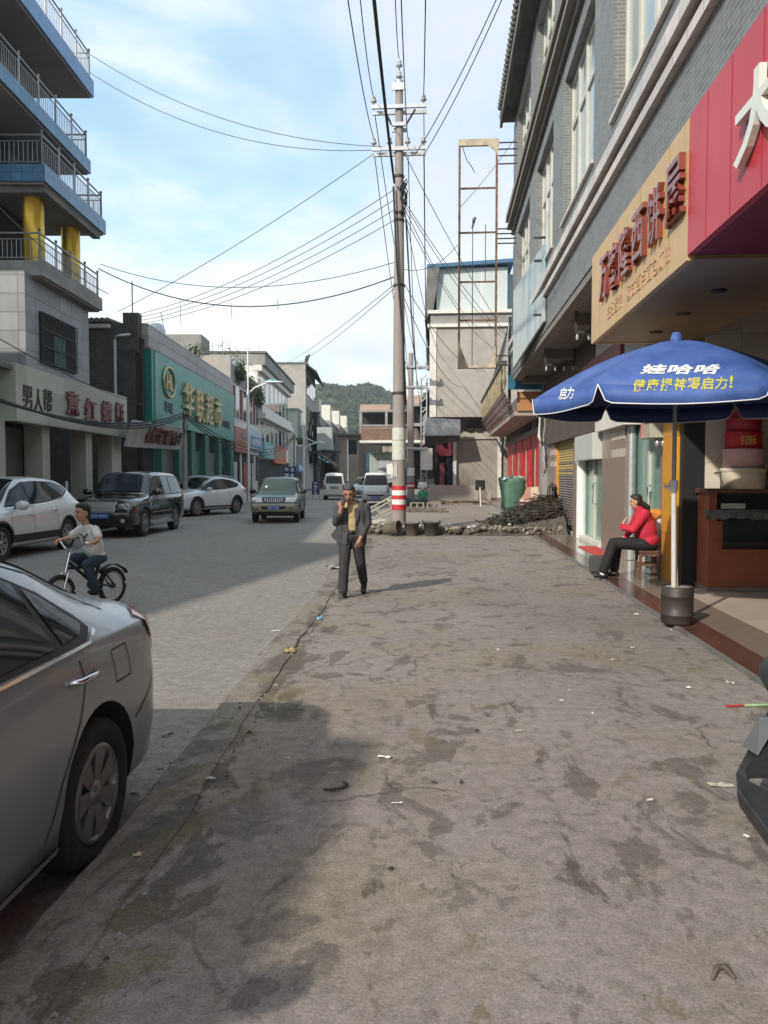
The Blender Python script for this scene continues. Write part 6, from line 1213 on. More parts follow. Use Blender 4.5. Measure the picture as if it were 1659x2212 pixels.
# ---- street lamps
def lamp(o, s_, h, lab, tall):
    t = thing('street_lamp', lab, 'street lamp', LW(o, s_, -.05), LT, 'street lamps')
    wp = K['white']
    for d in (-.17, .17): mb = MB(); mb.cyl((0, d * 1.0, 0), (0, d, h), .05, wp, n=10); mb.build('column_tube', t)
    mb = MB()
    for i in range(int(h / .55)): mb.box((-.03, -.15, .5 + i * .55), (.03, .15, .56 + i * .55), wp)
    mb.box((-.035, -.15, h * .25), (.035, .15, h * .62), M('grey_panel', (.35, .36, .36), .4)); mb.build('ladder_rung', t)
    mb = MB(); mb.cyl((0, 0, h), (0, 0, h + 2.6), .045, wp, n=8); mb.build('mast_top', t)
    mb = MB(); mb.tube([(0, 0, h - .3), (.4, 0, h + .1), (.9, 0, h + .3), (1.35, 0, h + .42)], .05, wp, 8); mb.tube([(0, 0, h + .95), (.6, 0, h + .75), (1.1, 0, h + .45)], .04, wp, 8); mb.build('arm', t)
    mb = MB(); mb.ball((1.6, 0, h + .45), (.6, .2, .08), wp, 16); hd_ = mb.build('lamp_head', t)
    mb = MB(); mb.ball((1.5, 0, h + .5), (.34, .16, .15), M('teal_lamp_cover', (.1, .32, .36), .3), 14); mb.build('lamp_cover', hd_)
lamp(-8.0, 49.0, 7.0, 'white twin column street lamp with teal lamp head in front of the curtained house', True); lamp(-7.5, 80.5, 4.6, 'white twin column street lamp farther off beside the barred window', False)
TP = Frame('transformer_pole', 'dark pole with grey transformer cabinet beside the grey tower house', 'transformer', LW(-7.2, 92, 0))
b = Vector(LW(-7.2, 92, 0)); mb = MB(); mb.cyl(b, b + Vector((0, 0, 9)), .3, K['wire'], .2, n=10); TP.part(mb, 'pole_shaft')
mb = MB(); mb.box(tuple(b + Vector((.3, -.8, 4.6))), tuple(b + Vector((2.0, .6, 7.2))), M('cabinet_grey', (.34, .36, .34), .5, .1, 1)); TP.part(mb, 'cabinet')
mb = MB(); 
for k in range(14): mb.tube([b + Vector((rp2.uniform(-.6, .6), -.3, 9)), b + Vector((rp2.uniform(-.9, .9), -.4, 6.5)), b + Vector((rp2.uniform(-.7, .9), -.3, 3))], .06, K['wire'], 4)
mb.box(tuple(b + Vector((-.8, -.5, 4.2))), tuple(b + Vector((3, .3, 4.45))), K['iron']); mb.cyl(b + Vector((0, 0, 2.5)), b + Vector((2.6, 0, 4.3)), .08, K['iron'], n=6); TP.part(mb, 'cable_tangle')
# thin far lamp post in the road centre
t = thing('street_lamp', 'thin pale street lamp in front of the brown house at the end of the street', 'street lamp', (-12.5, 104, 0), 0, 'street lamps')
mb = MB(); mb.cyl((0, 0, 0), (0, 0, 6.5), .12, K['white'], .08, n=8); mb.build('column_tube', t); mb = MB(); mb.box((0, -.1, 6.4), (5.2, .1, 6.5), K['iron']); mb.ball((5.0, 0, 6.5), (.9, .25, .12), K['white'], 10); mb.build('arm', t)
# ---- standing blue boards
def board(name, lab, px0, px1, pyb, pyt, Y, rows):
    a = PY(px0, pyb, Y); c = PY(px1, pyt, Y); t = thing(name, lab, 'sign board', ((a.x + c.x) / 2, Y, 0), 0, 'blue standing boards')
    w = (c.x - a.x) / 2; mb = MB(); mb.box((-w, -.05, max(a.z, -.08)), (w, .05, c.z), M('navy_board', (.012, .035, .13), .45, .1, 2)); mb.build('board', t)
    mb = MB(); nrow = len(rows); hh = (c.z - a.z) / nrow
    for i, r_ in enumerate(rows): put_text(mb, r_, face_mtx((0, -.06, c.z - hh * (i + .5)), (1, 0, 0)), K['white'], w=2 * w * (.8 if len(r_) > 1 else .45), h=hh * .72, depth=.01, bold=.02)
    mb.build('lettering', t)
    mb = MB()
    for s_ in (-w * .9, w * .9): mb.cyl((s_, .08, -.1), (s_, .08, c.z), .03, K['galv'], n=6)
    mb.build('support', t)
board('standing_board', 'large navy standing board with white business characters behind the green SUV', 613, 639, 1046, 1008, 46, ['中 业', '国 务', '移 厅'])
board('standing_board', 'smaller navy standing board with white characters lower down the street', 674, 690, 1068, 1040, 58, ['中', '国', '移', '动'])
# black scooter in front of the cream shop
t = thing('scooter', 'black scooter parked in the doorway of the cream shop', 'scooter', LW(-8.75, 23.6, .03), R(200))
mb = MB(); mb.ball((0, 0, .62), (.55, .18, .2), K['carblack'], 14); mb.ball((.5, 0, .75), (.16, .2, .36), K['carblack'], 12); mb.box((-.5, -.15, .78), (.1, .15, .86), K['rubber']); mb.build('body', t)
for x in (-.55, .62): mb = MB(); mb.tube([(x + .22 * math.cos(q), 0, .25 + .22 * math.sin(q)) for q in np.linspace(0, 6.28, 21)[:-1]], .05, K['rubber'], 8, True); mb.cyl((x, -.03, .25), (x, .03, .25), .14, K['galv'], n=12); mb.build('wheel', t)
mb = MB(); mb.tube([(.42, -.35, 1.12), (.45, -.1, 1.05), (.45, .1, 1.05), (.42, .35, 1.12)], .025, K['iron'], 6); mb.box((.5, -.15, 1.12), (.54, .15, 1.42), K['white']); mb.build('handlebar', t)
# ---- rusty billboard frame
BF = Frame('billboard_frame', 'tall rusty empty billboard frame on brackets at the end of the brick facade', 'billboard', (1.1, 25.2, 8))
mb = MB()
for x in (.53, 1.69): mb.box((x - .035, 25.17, 5.0), (x + .035, 25.23, 12.1), K['rust'])
for z in (10.62, 9.25, 7.72, 6.52, 5.03): mb.box((.53, 25.175, z - .025), (1.69, 25.225, z + .025), K['rust'])
BF.part(mb, 'frame_tube')
mb = MB(); sh = M('torn_sheet', (.44, .38, .28), .8, .3, 3, dirt=.6, dirtcol=(.12, .08, .05)); mb.box((.5, 25.15, 11.92), (1.75, 25.25, 12.12), sh); mb.prism([(1.4, 25.15, 11.92), (1.72, 25.15, 11.92), (1.72, 25.15, 11.45), (1.66, 25.15, 11.7)], (0, .02, 0), sh); BF.part(mb, 'top_sheet', fixn=True)
mb = MB(); mb.prism([(.5, 25.15, 5.9), (.56, 25.15, 5.75), (.8, 25.15, 5.12), (.5, 25.15, 5.06)], (0, .03, 0), sh); mb.prism([(1.69, 25.15, 5.75), (1.69, 25.15, 5.06), (1.3, 25.15, 5.06), (1.55, 25.15, 5.25)], (0, .03, 0), sh); mb.box((.5, 25.13, 5.02), (1.7, 25.2, 5.1), sh); BF.part(mb, 'torn_corner', fixn=True)
for z in (12.0, 11.8, 11.6, 11.35, 9.35, 9.2, 9.05, 8.9, 5.4, 5.1): mb = MB(); mb.cyl((1.7, 25.2, z), (2.34, 25.2, z), .022, K['iron'], n=6); BF.part(mb, 'bracket_bar')
mb = MB(); mb.cyl((.95, 25.2, 5.05), (.95, 25.2, 9.7), .014, K['iron'], n=5); mb.cyl((1.35, 25.2, 7.7), (1.35, 25.2, 9.5), .014, K['iron'], n=5); mb.prism([(.9, 25.2, 9.4), (1.0, 25.2, 9.75), (1.06, 25.2, 9.72), (.96, 25.2, 9.38)], (0, .03, 0), K['wiregrey']); mb.tube([(.62, 25.2, 11.9), (.75, 25.2, 11.5), (.9, 25.2, 11.3), (1.0, 25.2, 11.1)], .012, K['wire'], 4); BF.part(mb, 'loose_rod', fixn=True)
# ================================================================== parasol, stall, people
PXc, PYc = 2.44, 8.47
PA = Frame('parasol', 'large blue parasol with white and yellow characters standing over the shop front', 'parasol', (PXc, PYc, .42))
NV = [R(-27 - 106 + 60 * k) for k in range(6)]; RAD = 1.46; ZT, ZR, ZF = 3.02, 2.46, 2.29
def can_z(r): q = r / RAD; return ZT - (ZT - ZR) * q ** 1.65
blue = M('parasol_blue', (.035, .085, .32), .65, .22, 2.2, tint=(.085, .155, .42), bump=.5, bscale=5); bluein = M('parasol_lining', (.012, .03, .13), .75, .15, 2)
mb = MB(); seg = 14; rings = 9; vs = []; fl = []
cols = []
for k in range(6):
    for j in range(seg): cols.append((k, j / seg))
def rimr(a0, t):      # panel chord bows in a little between ribs
    return RAD * (1 - .10 * math.sin(math.pi * t))
for i in range(rings + 1):
    q = .02 + .98 * i / rings
    for k, t in cols:
        a = NV[k] + R(60) * t; r = rimr(k, t) * q; vs.append((PXc + r * math.cos(a), PYc + r * math.sin(a), can_z(RAD * q) - .035 * math.sin(math.pi * t) * q))
n = len(cols); mb.add(vs, [(i * n + j, (i + 1) * n + j, (i + 1) * n + (j + 1) % n, i * n + (j + 1) % n) for i in range(rings) for j in range(n)], blue, True)
# flap of each panel with rounded corners, a notch at every rib
trim = []
for k in range(6):
    up, dn = [], []
    for j in range(25):
        t = j / 24; a = NV[k] + R(60) * t; r = rimr(k, t); e = min(t, 1 - t) / .085; d = (ZR - ZF) * (1 if e >= 1 else math.sqrt(max(0, 1 - (1 - e) ** 2))); z = ZR - .035 * math.sin(math.pi * t)
        up.append((PXc + r * math.cos(a), PYc + r * math.sin(a), z)); dn.append((PXc + (r + .02) * math.cos(a), PYc + (r + .02) * math.sin(a), z - d))
    mb.add(up + dn, [(j, 25 + j, 26 + j, j + 1) for j in range(24)], blue, True); trim.append(dn)
cano = PA.part(mb, 'canopy')
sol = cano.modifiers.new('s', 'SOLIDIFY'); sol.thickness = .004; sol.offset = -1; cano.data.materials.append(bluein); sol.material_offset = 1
for dn in trim: mb = MB(); mb.tube(dn, .006, K['white'], 5); PA.part(mb, 'white_piping')
bmt = bmesh.new(); bmt.from_mesh(cano.data); bmt.transform(Matrix.Translation(PA.base)); cbv = BVHTree.FromBMesh(bmt); bmt.free()
def on_canopy(txt, px0, px1, pyt, pyb, m, part, bold=.012, slant=.0):
    vs_, fs_ = text_mesh(txt, 1., 0, bold); xs = [v.x for v in vs_]; ys = [v.y for v in vs_]; out = []
    for v in vs_:
        u = (v.x - min(xs)) / (max(xs) - min(xs)); w = (v.y - min(ys)) / (max(ys) - min(ys)); x = px0 + (px1 - px0) * (u + slant * (w - .5)); y = pyb + (pyt - pyb) * w
        a = PY(x, y, 6.0); d = (a - Vector((0, 0, EYE))).normalized(); h, nr, _, _ = cbv.ray_cast(a, d)
        if h is None: h, nr, _, _ = cbv.find_nearest(PY(x, y, 7.1))
        if nr.dot(d) > 0: nr = -nr
        out.append(h + nr * .005)
    mb = MB(); mb.add(out, fs_, m); PA.part(mb, part)
for i, ch in enumerate('娃哈哈'): on_canopy(ch, 1386 + i * 58, 1440 + i * 58, 788, 809, K['white'], 'white_character', .03, .2)
on_canopy('®', 1545, 1554, 787, 795, K['white'], 'registered_mark')
YL = M('yellow_print', (.52, .48, .09), .6, .1, 5)
for i, ch in enumerate('健康提神喝启力'): on_canopy(ch, 1368 + i * 29.4, 1394 + i * 29.4, 820 - i * .9, 846 - i * .8, YL, 'yellow_character', .022, .15)
on_canopy('!', 1576, 1583, 812, 838, YL, 'yellow_character', .02, .3)
for i, ch in enumerate('启力'): on_canopy(ch, 1209 + i * 16, 1224 + i * 16, 838 - i * 1.5, 864 - i * 2, K['white'], 'white_character', .022, .3)
mb = MB(); mb.lathe([(0, .12), (.04, .12), (.06, .06), (.07, 0), (.02, -.02)], blue, 14, Matrix.Translation((PXc, PYc, ZT - .03))); PA.part(mb, 'top_cap')
mb = MB(); mb.cyl((PXc + .02, PYc, .36), (PXc, PYc, 1.55), .027, M('dull_white_pole', (.55, .55, .52), .5, .12, 8, dirt=.3, dirtcol=(.35, .33, .3)), n=12); PA.part(mb, 'lower_pole')
mb = MB(); mb.cyl((PXc, PYc, 1.5), (PXc, PYc, ZT), .022, M('upper_pole_paint', (.36, .38, .44), .4, .08, 3, metal=.3), n=12); PA.part(mb, 'upper_pole')
mb = MB(); mb.cyl((PXc, PYc, 1.45), (PXc, PYc, 1.57), .045, K['white'], n=12); mb.cyl((PXc - .1, PYc, 1.5), (PXc, PYc, 1.5), .018, K['white'], n=8); PA.part(mb, 'clamp')
for k in range(6):
    a = NV[k]; mb = MB(); mb.tube([(PXc + RAD * q * math.cos(a), PYc + RAD * q * math.sin(a), can_z(RAD * q) - .02) for q in (.03, .4, .7, .99)], .008, K['galv'], 5); PA.part(mb, 'rib')
    mb = MB(); mb.cyl((PXc, PYc, 2.35), (PXc + .75 * math.cos(a), PYc + .75 * math.sin(a), can_z(.75) - .02), .006, K['galv'], n=5); PA.part(mb, 'strut')
bk = Frame('parasol_base_drum', 'dark brown metal drum filled with cement holding the parasol pole', 'drum', (2.52, 8.55, .04))
mb = MB(); dm = M('dark_drum', (.06, .048, .042), .55, .3, 4, metal=.3, dirt=.3, dirtcol=(.12, .1, .085)); mb.lathe([(0, .04), (.155, .04), (.165, .06), (.165, .13), (.172, .135), (.172, .145), (.165, .15), (.165, .33), (.17, .335), (.17, .345), (.165, .35), (.165, .43), (.155, .44), (.15, .42), (0, .415)], dm, 28, Matrix.Translation((2.52, 8.55, 0))); bk.part(mb, 'drum_shell')
mb = MB(); mb.ball((2.52, 8.55, .415), (.15, .15, .03), K['concrete'], 14); mb.prism([(2.44, 8.5, .42), (2.5, 8.46, .43), (2.5, 8.5, .72), (2.46, 8.52, .7)], (.012, .02, 0), M('cardboard', (.38, .26, .15), .85, .12, 6)); bk.part(mb, 'cement_fill', fixn=True)
# ---- bakery counter and cake tins
CT = Frame('bakery_counter', 'red brown bakery counter with glass front shelf and wavy awning edge', 'counter', (4.8, 11.0, .05))
mb = MB(); mb.box((3.62, 10.92, .1), (6.6, 11.4, 1.0), K['counter']); mb.box((3.6, 10.9, .05), (6.6, 11.4, .1), K['granite']); mb.box((3.62, 10.92, 1.0), (3.72, 11.4, 1.38), K['counter']); mb.box((3.58, 10.88, 1.38), (6.6, 11.4, 1.44), K['wood']); CT.part(mb, 'cabinet')
mb = MB()
for x in (4.45, 5.3): mb.box((x, 10.912, .12), (x + .015, 10.922, .62), K['black'])
mb.box((3.75, 10.908, .12), (6.5, 10.918, .16), M('counter_light', (.34, .13, .07), .4)); CT.part(mb, 'door_panel')
mb = MB(); mb.box((3.8, 10.895, .66), (6.5, 10.915, 1.02), K['glass']); mb.prism([(3.8, 10.9, .62), (6.5, 10.9, .62), (6.5, 10.8, .68), (3.76, 10.8, .68)], (0, 0, .05), K['carblack']); CT.part(mb, 'glass_front', fixn=True)
mb = MB(); N_ = 60; vs = []
for i in range(N_):
    x = 3.52 + (6.5 - 3.52) * i / (N_ - 1); d = .015 * math.sin(i * 1.7) + .01 * math.sin(i * .6)
    vs += [(x, 10.95, 1.16), (x, 10.74 + d, 1.09 + d), (x, 10.72 + d, 1.04 - d)]
mb.add(vs, [(3 * i + k, 3 * i + k + 1, 3 * i + 4 + k, 3 * i + 3 + k) for i in range(N_ - 1) for k in range(2)], M('clear_plastic_edge', (.2, .19, .17), .25, .5, 18, dirt=.5, dirtcol=(.6, .55, .5)), True); CT.part(mb, 'plastic_edge')
mb = MB(); mb.box((3.75, 10.95, 1.16), (6.5, 11.0, 1.38), K['black']); mb.box((3.78, 10.93, 1.17), (4.1, 10.94, 1.24), K['paper']); CT.part(mb, 'shelf_opening')
def tin(z0, z1, r, m, lab, letters=None):
    t = Frame('cake_box', lab, 'box', (4.12, 11.1, z0), group='round cake boxes stacked on the counter'); T = Matrix.Translation((4.12, 11.1, z0)); h = z1 - z0
    mb = MB(); mb.lathe([(0, 0), (r * .96, 0), (r * .97, h * .85)], m, 28, T); t.part(mb, 'box_drum')
    mb = MB(); mb.lathe([(r * .97, h * .8), (r, h * .82), (r, h - .01), (r * .98, h), (0, h)], m, 28, T); t.part(mb, 'lid')
    if letters:
        mb = MB(); put_text(mb, letters, face_mtx((4.09, 11.1 - r - .008, z0 + h * .5), (1, 0, 0)), M('cake_print', (.75, .5, .12), .5) if 'HBD' not in letters else K['white'], w=r * .8, h=h * .55, depth=.004); t.part(mb, 'print')
CR = M('cake_red', (.42, .015, .03), .4, .12, 5)
tin(1.44, 1.72, .30, M('cake_cream', (.62, .55, .44), .45, .08, 4, dirt=.25, dirtcol=(.35, .25, .2)), 'cream round cake box, lowest of the stack, with small fish marks')
tin(1.722, 1.98, .27, M('cake_pink', (.60, .36, .36), .45, .08, 4), 'pink round cake box second from the bottom of the stack')
tin(1.982, 2.21, .25, CR, 'bright red round cake box with yellow print in the middle of the stack', '生日快乐')
tin(2.212, 2.40, .235, M('cake_crimson', (.3, .015, .035), .4, .15, 5), 'crimson round cake box above the bright red one')
tin(2.402, 2.86, .22, M('cake_dark', (.25, .012, .025), .4, .15, 5), 'tall dark red round cake box topmost of the stack with white mark', 'C')
for x, z, lab, k in ((3.86, 1.45, 'small dry sprig beside the lowest cake box', 0), (4.52, 1.45, 'small leafy sprig on the right of the cake boxes', 1)):
    mb = MB(); 
    for i in range(5): a = rp.uniform(0, 6.28); mb.tube([(0, 0, 0), (.05 * math.cos(a), .04 * math.sin(a), .12), (.12 * math.cos(a), .08 * math.sin(a), .2)], .006, K['foliage'], 4); leafy(mb, (.12 * math.cos(a), .08 * math.sin(a), .2), (.03, .03, .03), 3, rp, K['foliage'], .04)
    o_ = mb.build('sprig'); o_.location = (x, 11.05, z); tag(o_, lab, 'plant')
# ================================================================== figures
def capsule(bm, p0, p1, r0, r1, n=14):
    p0, p1 = Vector(p0), Vector(p1); d = p1 - p0; L_ = d.length
    q = d.to_track_quat('Z', 'Y') if L_ > 1e-6 else Quaternion(); prof = []
    for i in range(6): a = -math.pi / 2 + math.pi / 2 * i / 5; prof.append((r0 * math.cos(a), r0 * math.sin(a)))
    for i in range(6): a = math.pi / 2 * i / 5; prof.append((r1 * math.cos(a), L_ + r1 * math.sin(a)))
    rows = [[bm.verts.new(p0 + q @ Vector((max(r, .0004) * math.cos(2 * math.pi * j / n), max(r, .0004) * math.sin(2 * math.pi * j / n), z))) for j in range(n)] for r, z in prof]
    for a, b in zip(rows, rows[1:]):
        for j in range(n): bm.faces.new((a[j], a[(j + 1) % n], b[(j + 1) % n], b[j]))
    bm.faces.new(rows[0][::-1]); bm.faces.new(rows[-1])
def blob(name, parent, prims, m, vox=.012, smooth=5):
    """one continuous skin grown round tapered limbs and volumes"""
    bm = bmesh.new()
    for p in prims:
        if p[0] == 'c': capsule(bm, *p[1:5])
        elif p[0] == 'e':
            b2 = bmesh.new(); bmesh.ops.create_uvsphere(b2, u_segments=20, v_segments=12, radius=1)
            mt = Matrix.Translation(p[1]) @ (p[3].to_4x4() if len(p) > 3 else Matrix()) @ Matrix.Diagonal((*p[2], 1)); b2.transform(mt)
            vm = [bm.verts.new(v.co) for v in b2.verts]; b2.verts.index_update()
            for f in b2.faces: bm.faces.new([vm[v.index] for v in f.verts])
            b2.free()
        else:
            a = [Vector(q) for q in p[1]]; d = Vector(p[2]); va = [bm.verts.new(q) for q in a]; vb = [bm.verts.new(q + d) for q in a]
            bm.faces.new(va[::-1]); bm.faces.new(vb)
            for i in range(len(a)): j = (i + 1) % len(a); bm.faces.new((va[i], va[j], vb[j], vb[i]))
    bmesh.ops.recalc_face_normals(bm, faces=bm.faces)
    me = bpy.data.meshes.new(name); bm.to_mesh(me); bm.free(); o = bpy.data.objects.new(name, me); COL.objects.link(o)
    r = o.modifiers.new('r', 'REMESH'); r.mode = 'VOXEL'; r.voxel_size = vox
    if smooth: s_ = o.modifiers.new('s', 'SMOOTH'); s_.iterations = smooth; s_.factor = .5
    dg = bpy.context.evaluated_depsgraph_get(); nm = bpy.data.meshes.new_from_object(o.evaluated_get(dg), depsgraph=dg); o.modifiers.clear(); o.data = nm; bpy.data.meshes.remove(me)
    nm.materials.clear(); nm.materials.append(m); nm.polygons.foreach_set('use_smooth', [True] * len(nm.polygons)); nm.name = name; o.parent = parent; return o
def c_(a, b, r0, r1=None): return ('c', a, b, r0, r1 if r1 is not None else r0)
def hand(prims, w, d, up, s=1., curl=.4):
    """palm and five fingers from wrist w along d, palm facing away from `up`"""
    d = Vector(d).normalized(); up = Vector(up).normalized(); sd_ = d.cross(up).normalized(); up = sd_.cross(d); w = Vector(w)
    pk = w + d * .075 * s
    prims += [c_(w, w + d * .04 * s, .024 * s, .028 * s)]
    for k in (-.03, -.01, .01, .03): prims.append(c_(w + d * .02 * s + sd_ * k * .7 * s, pk + sd_ * k * s, .015 * s, .012 * s))
    for k, L_ in ((-.03, .06), (-.01, .072), (.01, .068), (.03, .05)):
        a = pk + sd_ * k * s; dd = (d - up * curl).normalized(); b = a + dd * L_ * .55 * s; dd2 = (d - up * (curl * 2.6)).normalized(); prims += [c_(a, b, .0095 * s, .009 * s), c_(b, b + dd2 * L_ * .5 * s, .009 * s, .0075 * s)]
    a = w + d * .03 * s + sd_ * -.032 * s; b = a + (d * .6 - sd_ * .8 - up * .2).normalized() * .035 * s; prims += [c_(a, b, .012 * s, .011 * s), c_(b, b + (d * .9 - sd_ * .2 - up * .4).normalized() * .03 * s, .011 * s, .009 * s)]
def face(parent, c, fwd, upv, s, skin, hair, brow=True):
    """eyes, brows, mouth on a head centred at c"""
    f = Vector(fwd).normalized(); u = Vector(upv).normalized(); r = f.cross(u).normalized(); u = r.cross(f); c = Vector(c)
    for k in (-1, 1):
        mb = MB(); p = c + f * .083 * s + r * .032 * k * s + u * .008 * s; mb.ball(p, (.011 * s, .009 * s, .007 * s), K['carblack'], 8); mb.build('eye', parent)
        mb = MB(); p = c + f * .088 * s + r * .032 * k * s + u * .028 * s; mb.tube([p - r * .018 * s, p + u * .004 * s, p + r * .018 * s], .004 * s, hair, 5); mb.build('eyebrow', parent)
    mb = MB(); p = c + f * .083 * s - u * .055 * s; mb.tube([p - r * .022 * s - f * .006 * s, p, p + r * .022 * s - f * .006 * s], .006 * s, M('lip', (.25, .09, .07), .5), 6); mb.build('mouth', parent)
def head_prims(c, fwd, upv, s):
    f = Vector(fwd).normalized(); u = Vector(upv).normalized(); r = f.cross(u).normalized(); u = r.cross(f); c = Vector(c); rot = Matrix((r, f, u)).transposed()
    pr = [('e', c + u * .03 * s - f * .005 * s, (.076 * s, .092 * s, .088 * s), rot), ('e', c - u * .04 * s + f * .02 * s, (.06 * s, .068 * s, .075 * s), rot), ('e', c - u * .085 * s + f * .045 * s, (.03 * s, .03 * s, .026 * s), rot)]
    pr += [c_(c + f * .083 * s + u * .01 * s, c + f * .103 * s - u * .025 * s, .009 * s, .014 * s)]
    for k in (-1, 1): pr += [('e', c + r * .078 * k * s - u * .012 * s - f * .005 * s, (.010 * s, .02 * s, .032 * s), rot), c_(c + f * .062 * s + r * .035 * k * s - u * .02 * s, c + f * .055 * s + r * .038 * k * s - u * .025 * s, .02 * s)]
    return pr
def hair_prims(c, fwd, upv, s, low=.0):
    f = Vector(fwd).normalized(); u = Vector(upv).normalized(); r = f.cross(u).normalized(); u = r.cross(f); c = Vector(c); rot = Matrix((r, f, u)).transposed()
    return [('e', c + u * .05 * s - f * .018 * s, (.081 * s, .088 * s, .076 * s), rot), ('e', c + u * .01 * s - f * .04 * s, (.078 * s, .062 * s, .09 * s), rot), ('e', c + u * .088 * s + f * .02 * s, (.065 * s, .06 * s, .035 * s), rot)]
# --- the walking man
mp = G(760, 1290); MN = thing('person', 'man in open dark suit and yellow shirt walking with a phone to his mouth', 'person', (mp.x, mp.y, 0))
HC = (-.022, -.10, 1.385); HF = (-.05, -1, -.42); HU = (-.02, -.42, 1)
SUIT = M('charcoal_suit', (.055, .055, .057), .85, .25, 16, bump=.9, bscale=11); TRS = M('black_trousers', (.032, .032, .033), .85, .25, 14, bump=.9, bscale=10); SHIRT = M('yellow_shirt', (.40, .31, .16), .8, .15, 14, bump=.8, bscale=14)
body = head_prims(HC, HF, HU, .98) + [c_((0, -.02, 1.2), (-.015, -.07, 1.33), .055, .05), c_((-.135, -.2, 1.12), (-.115, -.2, 1.2), .028, .025), c_((.15, -.1, .84), (.125, -.12, .79), .03, .026)]
hand(body, (-.118, -.2, 1.19), (.25, -.05, .9), (-.3, -1, 0), .98, .5); hand(body, (.122, -.12, .785), (-.25, -.1, -.9), (.6, -.8, 0), .98, .5)
bo = blob('body', MN, body, K['skin'], .0065, 3)
face(bo, HC, HF, HU, .98, K['skin'], K['hair'])
blob('hair', bo, hair_prims(HC, HF, HU, .985), K['hairgrey'], .01, 3)
blob('shirt', MN, [('e', (0, -.01, 1.12), (.15, .095, .17)), ('e', (0, -.01, .98), (.145, .1, .16)), c_((0, -.02, 1.2), (0, -.04, 1.26), .062, .055), ('e', (0, -.005, .9), (.145, .1, .09))], SHIRT, .012, 4)
blob('trousers', MN, [('e', (0, .0, .83), (.15, .105, .1)), c_((-.075, 0, .8), (-.095, -.06, .44), .092, .072), c_((-.095, -.06, .44), (-.11, -.07, .1), .07, .066), c_((.075, .01, .8), (.105, .1, .46), .092, .072), c_((.105, .1, .46), (.12, .38, .17), .07, .06)], TRS, .012, 4)
mb = MB(); mb.tube([(.155 * math.cos(a), .108 * math.sin(a), .885) for a in np.linspace(0, 6.28, 25)[:-1]], .017, K['carblack'], 6, True); mb.box((-.025, -.135, .868), (.025, -.115, .902), K['chrome']); mb.build('belt', MN)
JK = [('e', (0, .045, 1.12), (.185, .075, .19)), ('e', (0, .05, .92), (.18, .075, .24)), ('e', (.13, .0, 1.1), (.075, .1, .19)), ('e', (-.13, .0, 1.1), (.075, .1, .19)), ('e', (.14, .0, .9), (.07, .105, .24)), ('e', (-.14, .0, .9), (.07, .105, .24)),
      c_((-.09, .01, 1.235), (-.165, 0, 1.21), .05, .062), c_((.09, .01, 1.235), (.175, 0, 1.2), .05, .062),
      c_((-.172, 0, 1.2), (-.2, -.06, 1.0), .068, .056), c_((-.2, -.06, 1.0), (-.145, -.2, 1.1), .056, .045),
      c_((.185, 0, 1.19), (.215, .0, .99), .068, .056), c_((.215, .0, .99), (.155, -.1, .85), .055, .045),
      ('p', [(-.035, -.105, 1.19), (-.13, -.09, 1.2), (-.2, -.06, .95), (-.2, -.06, .72), (-.05, -.12, .70), (-.028, -.13, .9)], (0, .05, 0)), ('p', [(.05, -.105, 1.19), (.13, -.09, 1.2), (.2, -.06, .95), (.195, -.05, .70), (.12, -.1, .69), (.055, -.12, .9)], (0, .05, 0)),
      ('p', [(-.17, .02, .98), (-.30, .10, .82), (-.27, .12, .78), (-.17, .05, .7)], (0, .04, 0))]
blob('jacket', MN, JK, SUIT, .012, 4)
for sg in (-1, 1):
    mb = MB(); x = sg * .06; mb.prism([(x * .8, -.12, 1.2), (x + sg * .055, -.118, 1.17), (x + sg * .05, -.125, 1.1), (x + sg * .005, -.135, .97), (x * .9, -.128, 1.1)], (0, .012, 0), SUIT); mb.build('lapel', MN, fixn=True)
SH = M('dusty_black_shoe', (.04, .036, .032), .6, .3, 20)
blob('shoe', MN, [c_((-.11, .0, .045), (-.125, -.14, .038), .046, .042), c_((-.11, .0, .05), (-.11, -.03, .1), .046, .05), ('p', [(-.16, .06, 0), (-.07, .06, 0), (-.08, -.19, 0), (-.165, -.19, 0)], (0, 0, .025))], SH, .01, 3)
blob('shoe', MN, [c_((.12, .42, .10), (.125, .30, .04), .044, .042), c_((.12, .42, .1), (.12, .4, .16), .045, .048)], SH, .01, 3)
mb = MB(); m_ = Matrix.Translation((-.085, -.225, 1.29)) @ Euler((R(-15), R(12), 0)).to_matrix().to_4x4(); mb.box((-.024, -.008, -.055), (.024, .008, .055), K['carblack'], m_, .004)
ph = mb.build('phone'); ph.location = (mp.x, mp.y, 0); tag(ph, 'small dark mobile phone in the hand of the walking man', 'phone')
# --- the seated woman
ws = G(1395, 1254); WM = thing('person', 'old woman in red jacket and black trousers sitting on the wooden stool', 'person', (ws.x, ws.y, .045))
HC = (-.165, -.0, 1.17); HF = (-1, .28, -.12); HU = (-.1, 0, 1)
b = head_prims(HC, HF, HU, .95) + [c_((-.1, 0, .98), (-.14, 0, 1.1), .055, .05)]
hand(b, (-.36, -.05, .84), (.35, .1, .8), (-1, 0, 0), .9, .3); hand(b, (-.33, .1, .6), (-.9, .2, -.25), (0, 0, 1), .9, .3)
b += [c_((-.38, -.06, .78), (-.36, -.05, .84), .026, .024), c_((-.25, .1, .64), (-.33, .1, .6), .028, .024), c_((-.68, -.08, .14), (-.69, -.08, .05), .035, .032), c_((-.46, .1, .14), (-.47, .1, .05), .035, .032)]
bo = blob('body', WM, b, K['skinlt'], .0075, 3); face(bo, HC, HF, HU, .95, K['skinlt'], K['hairgrey'])
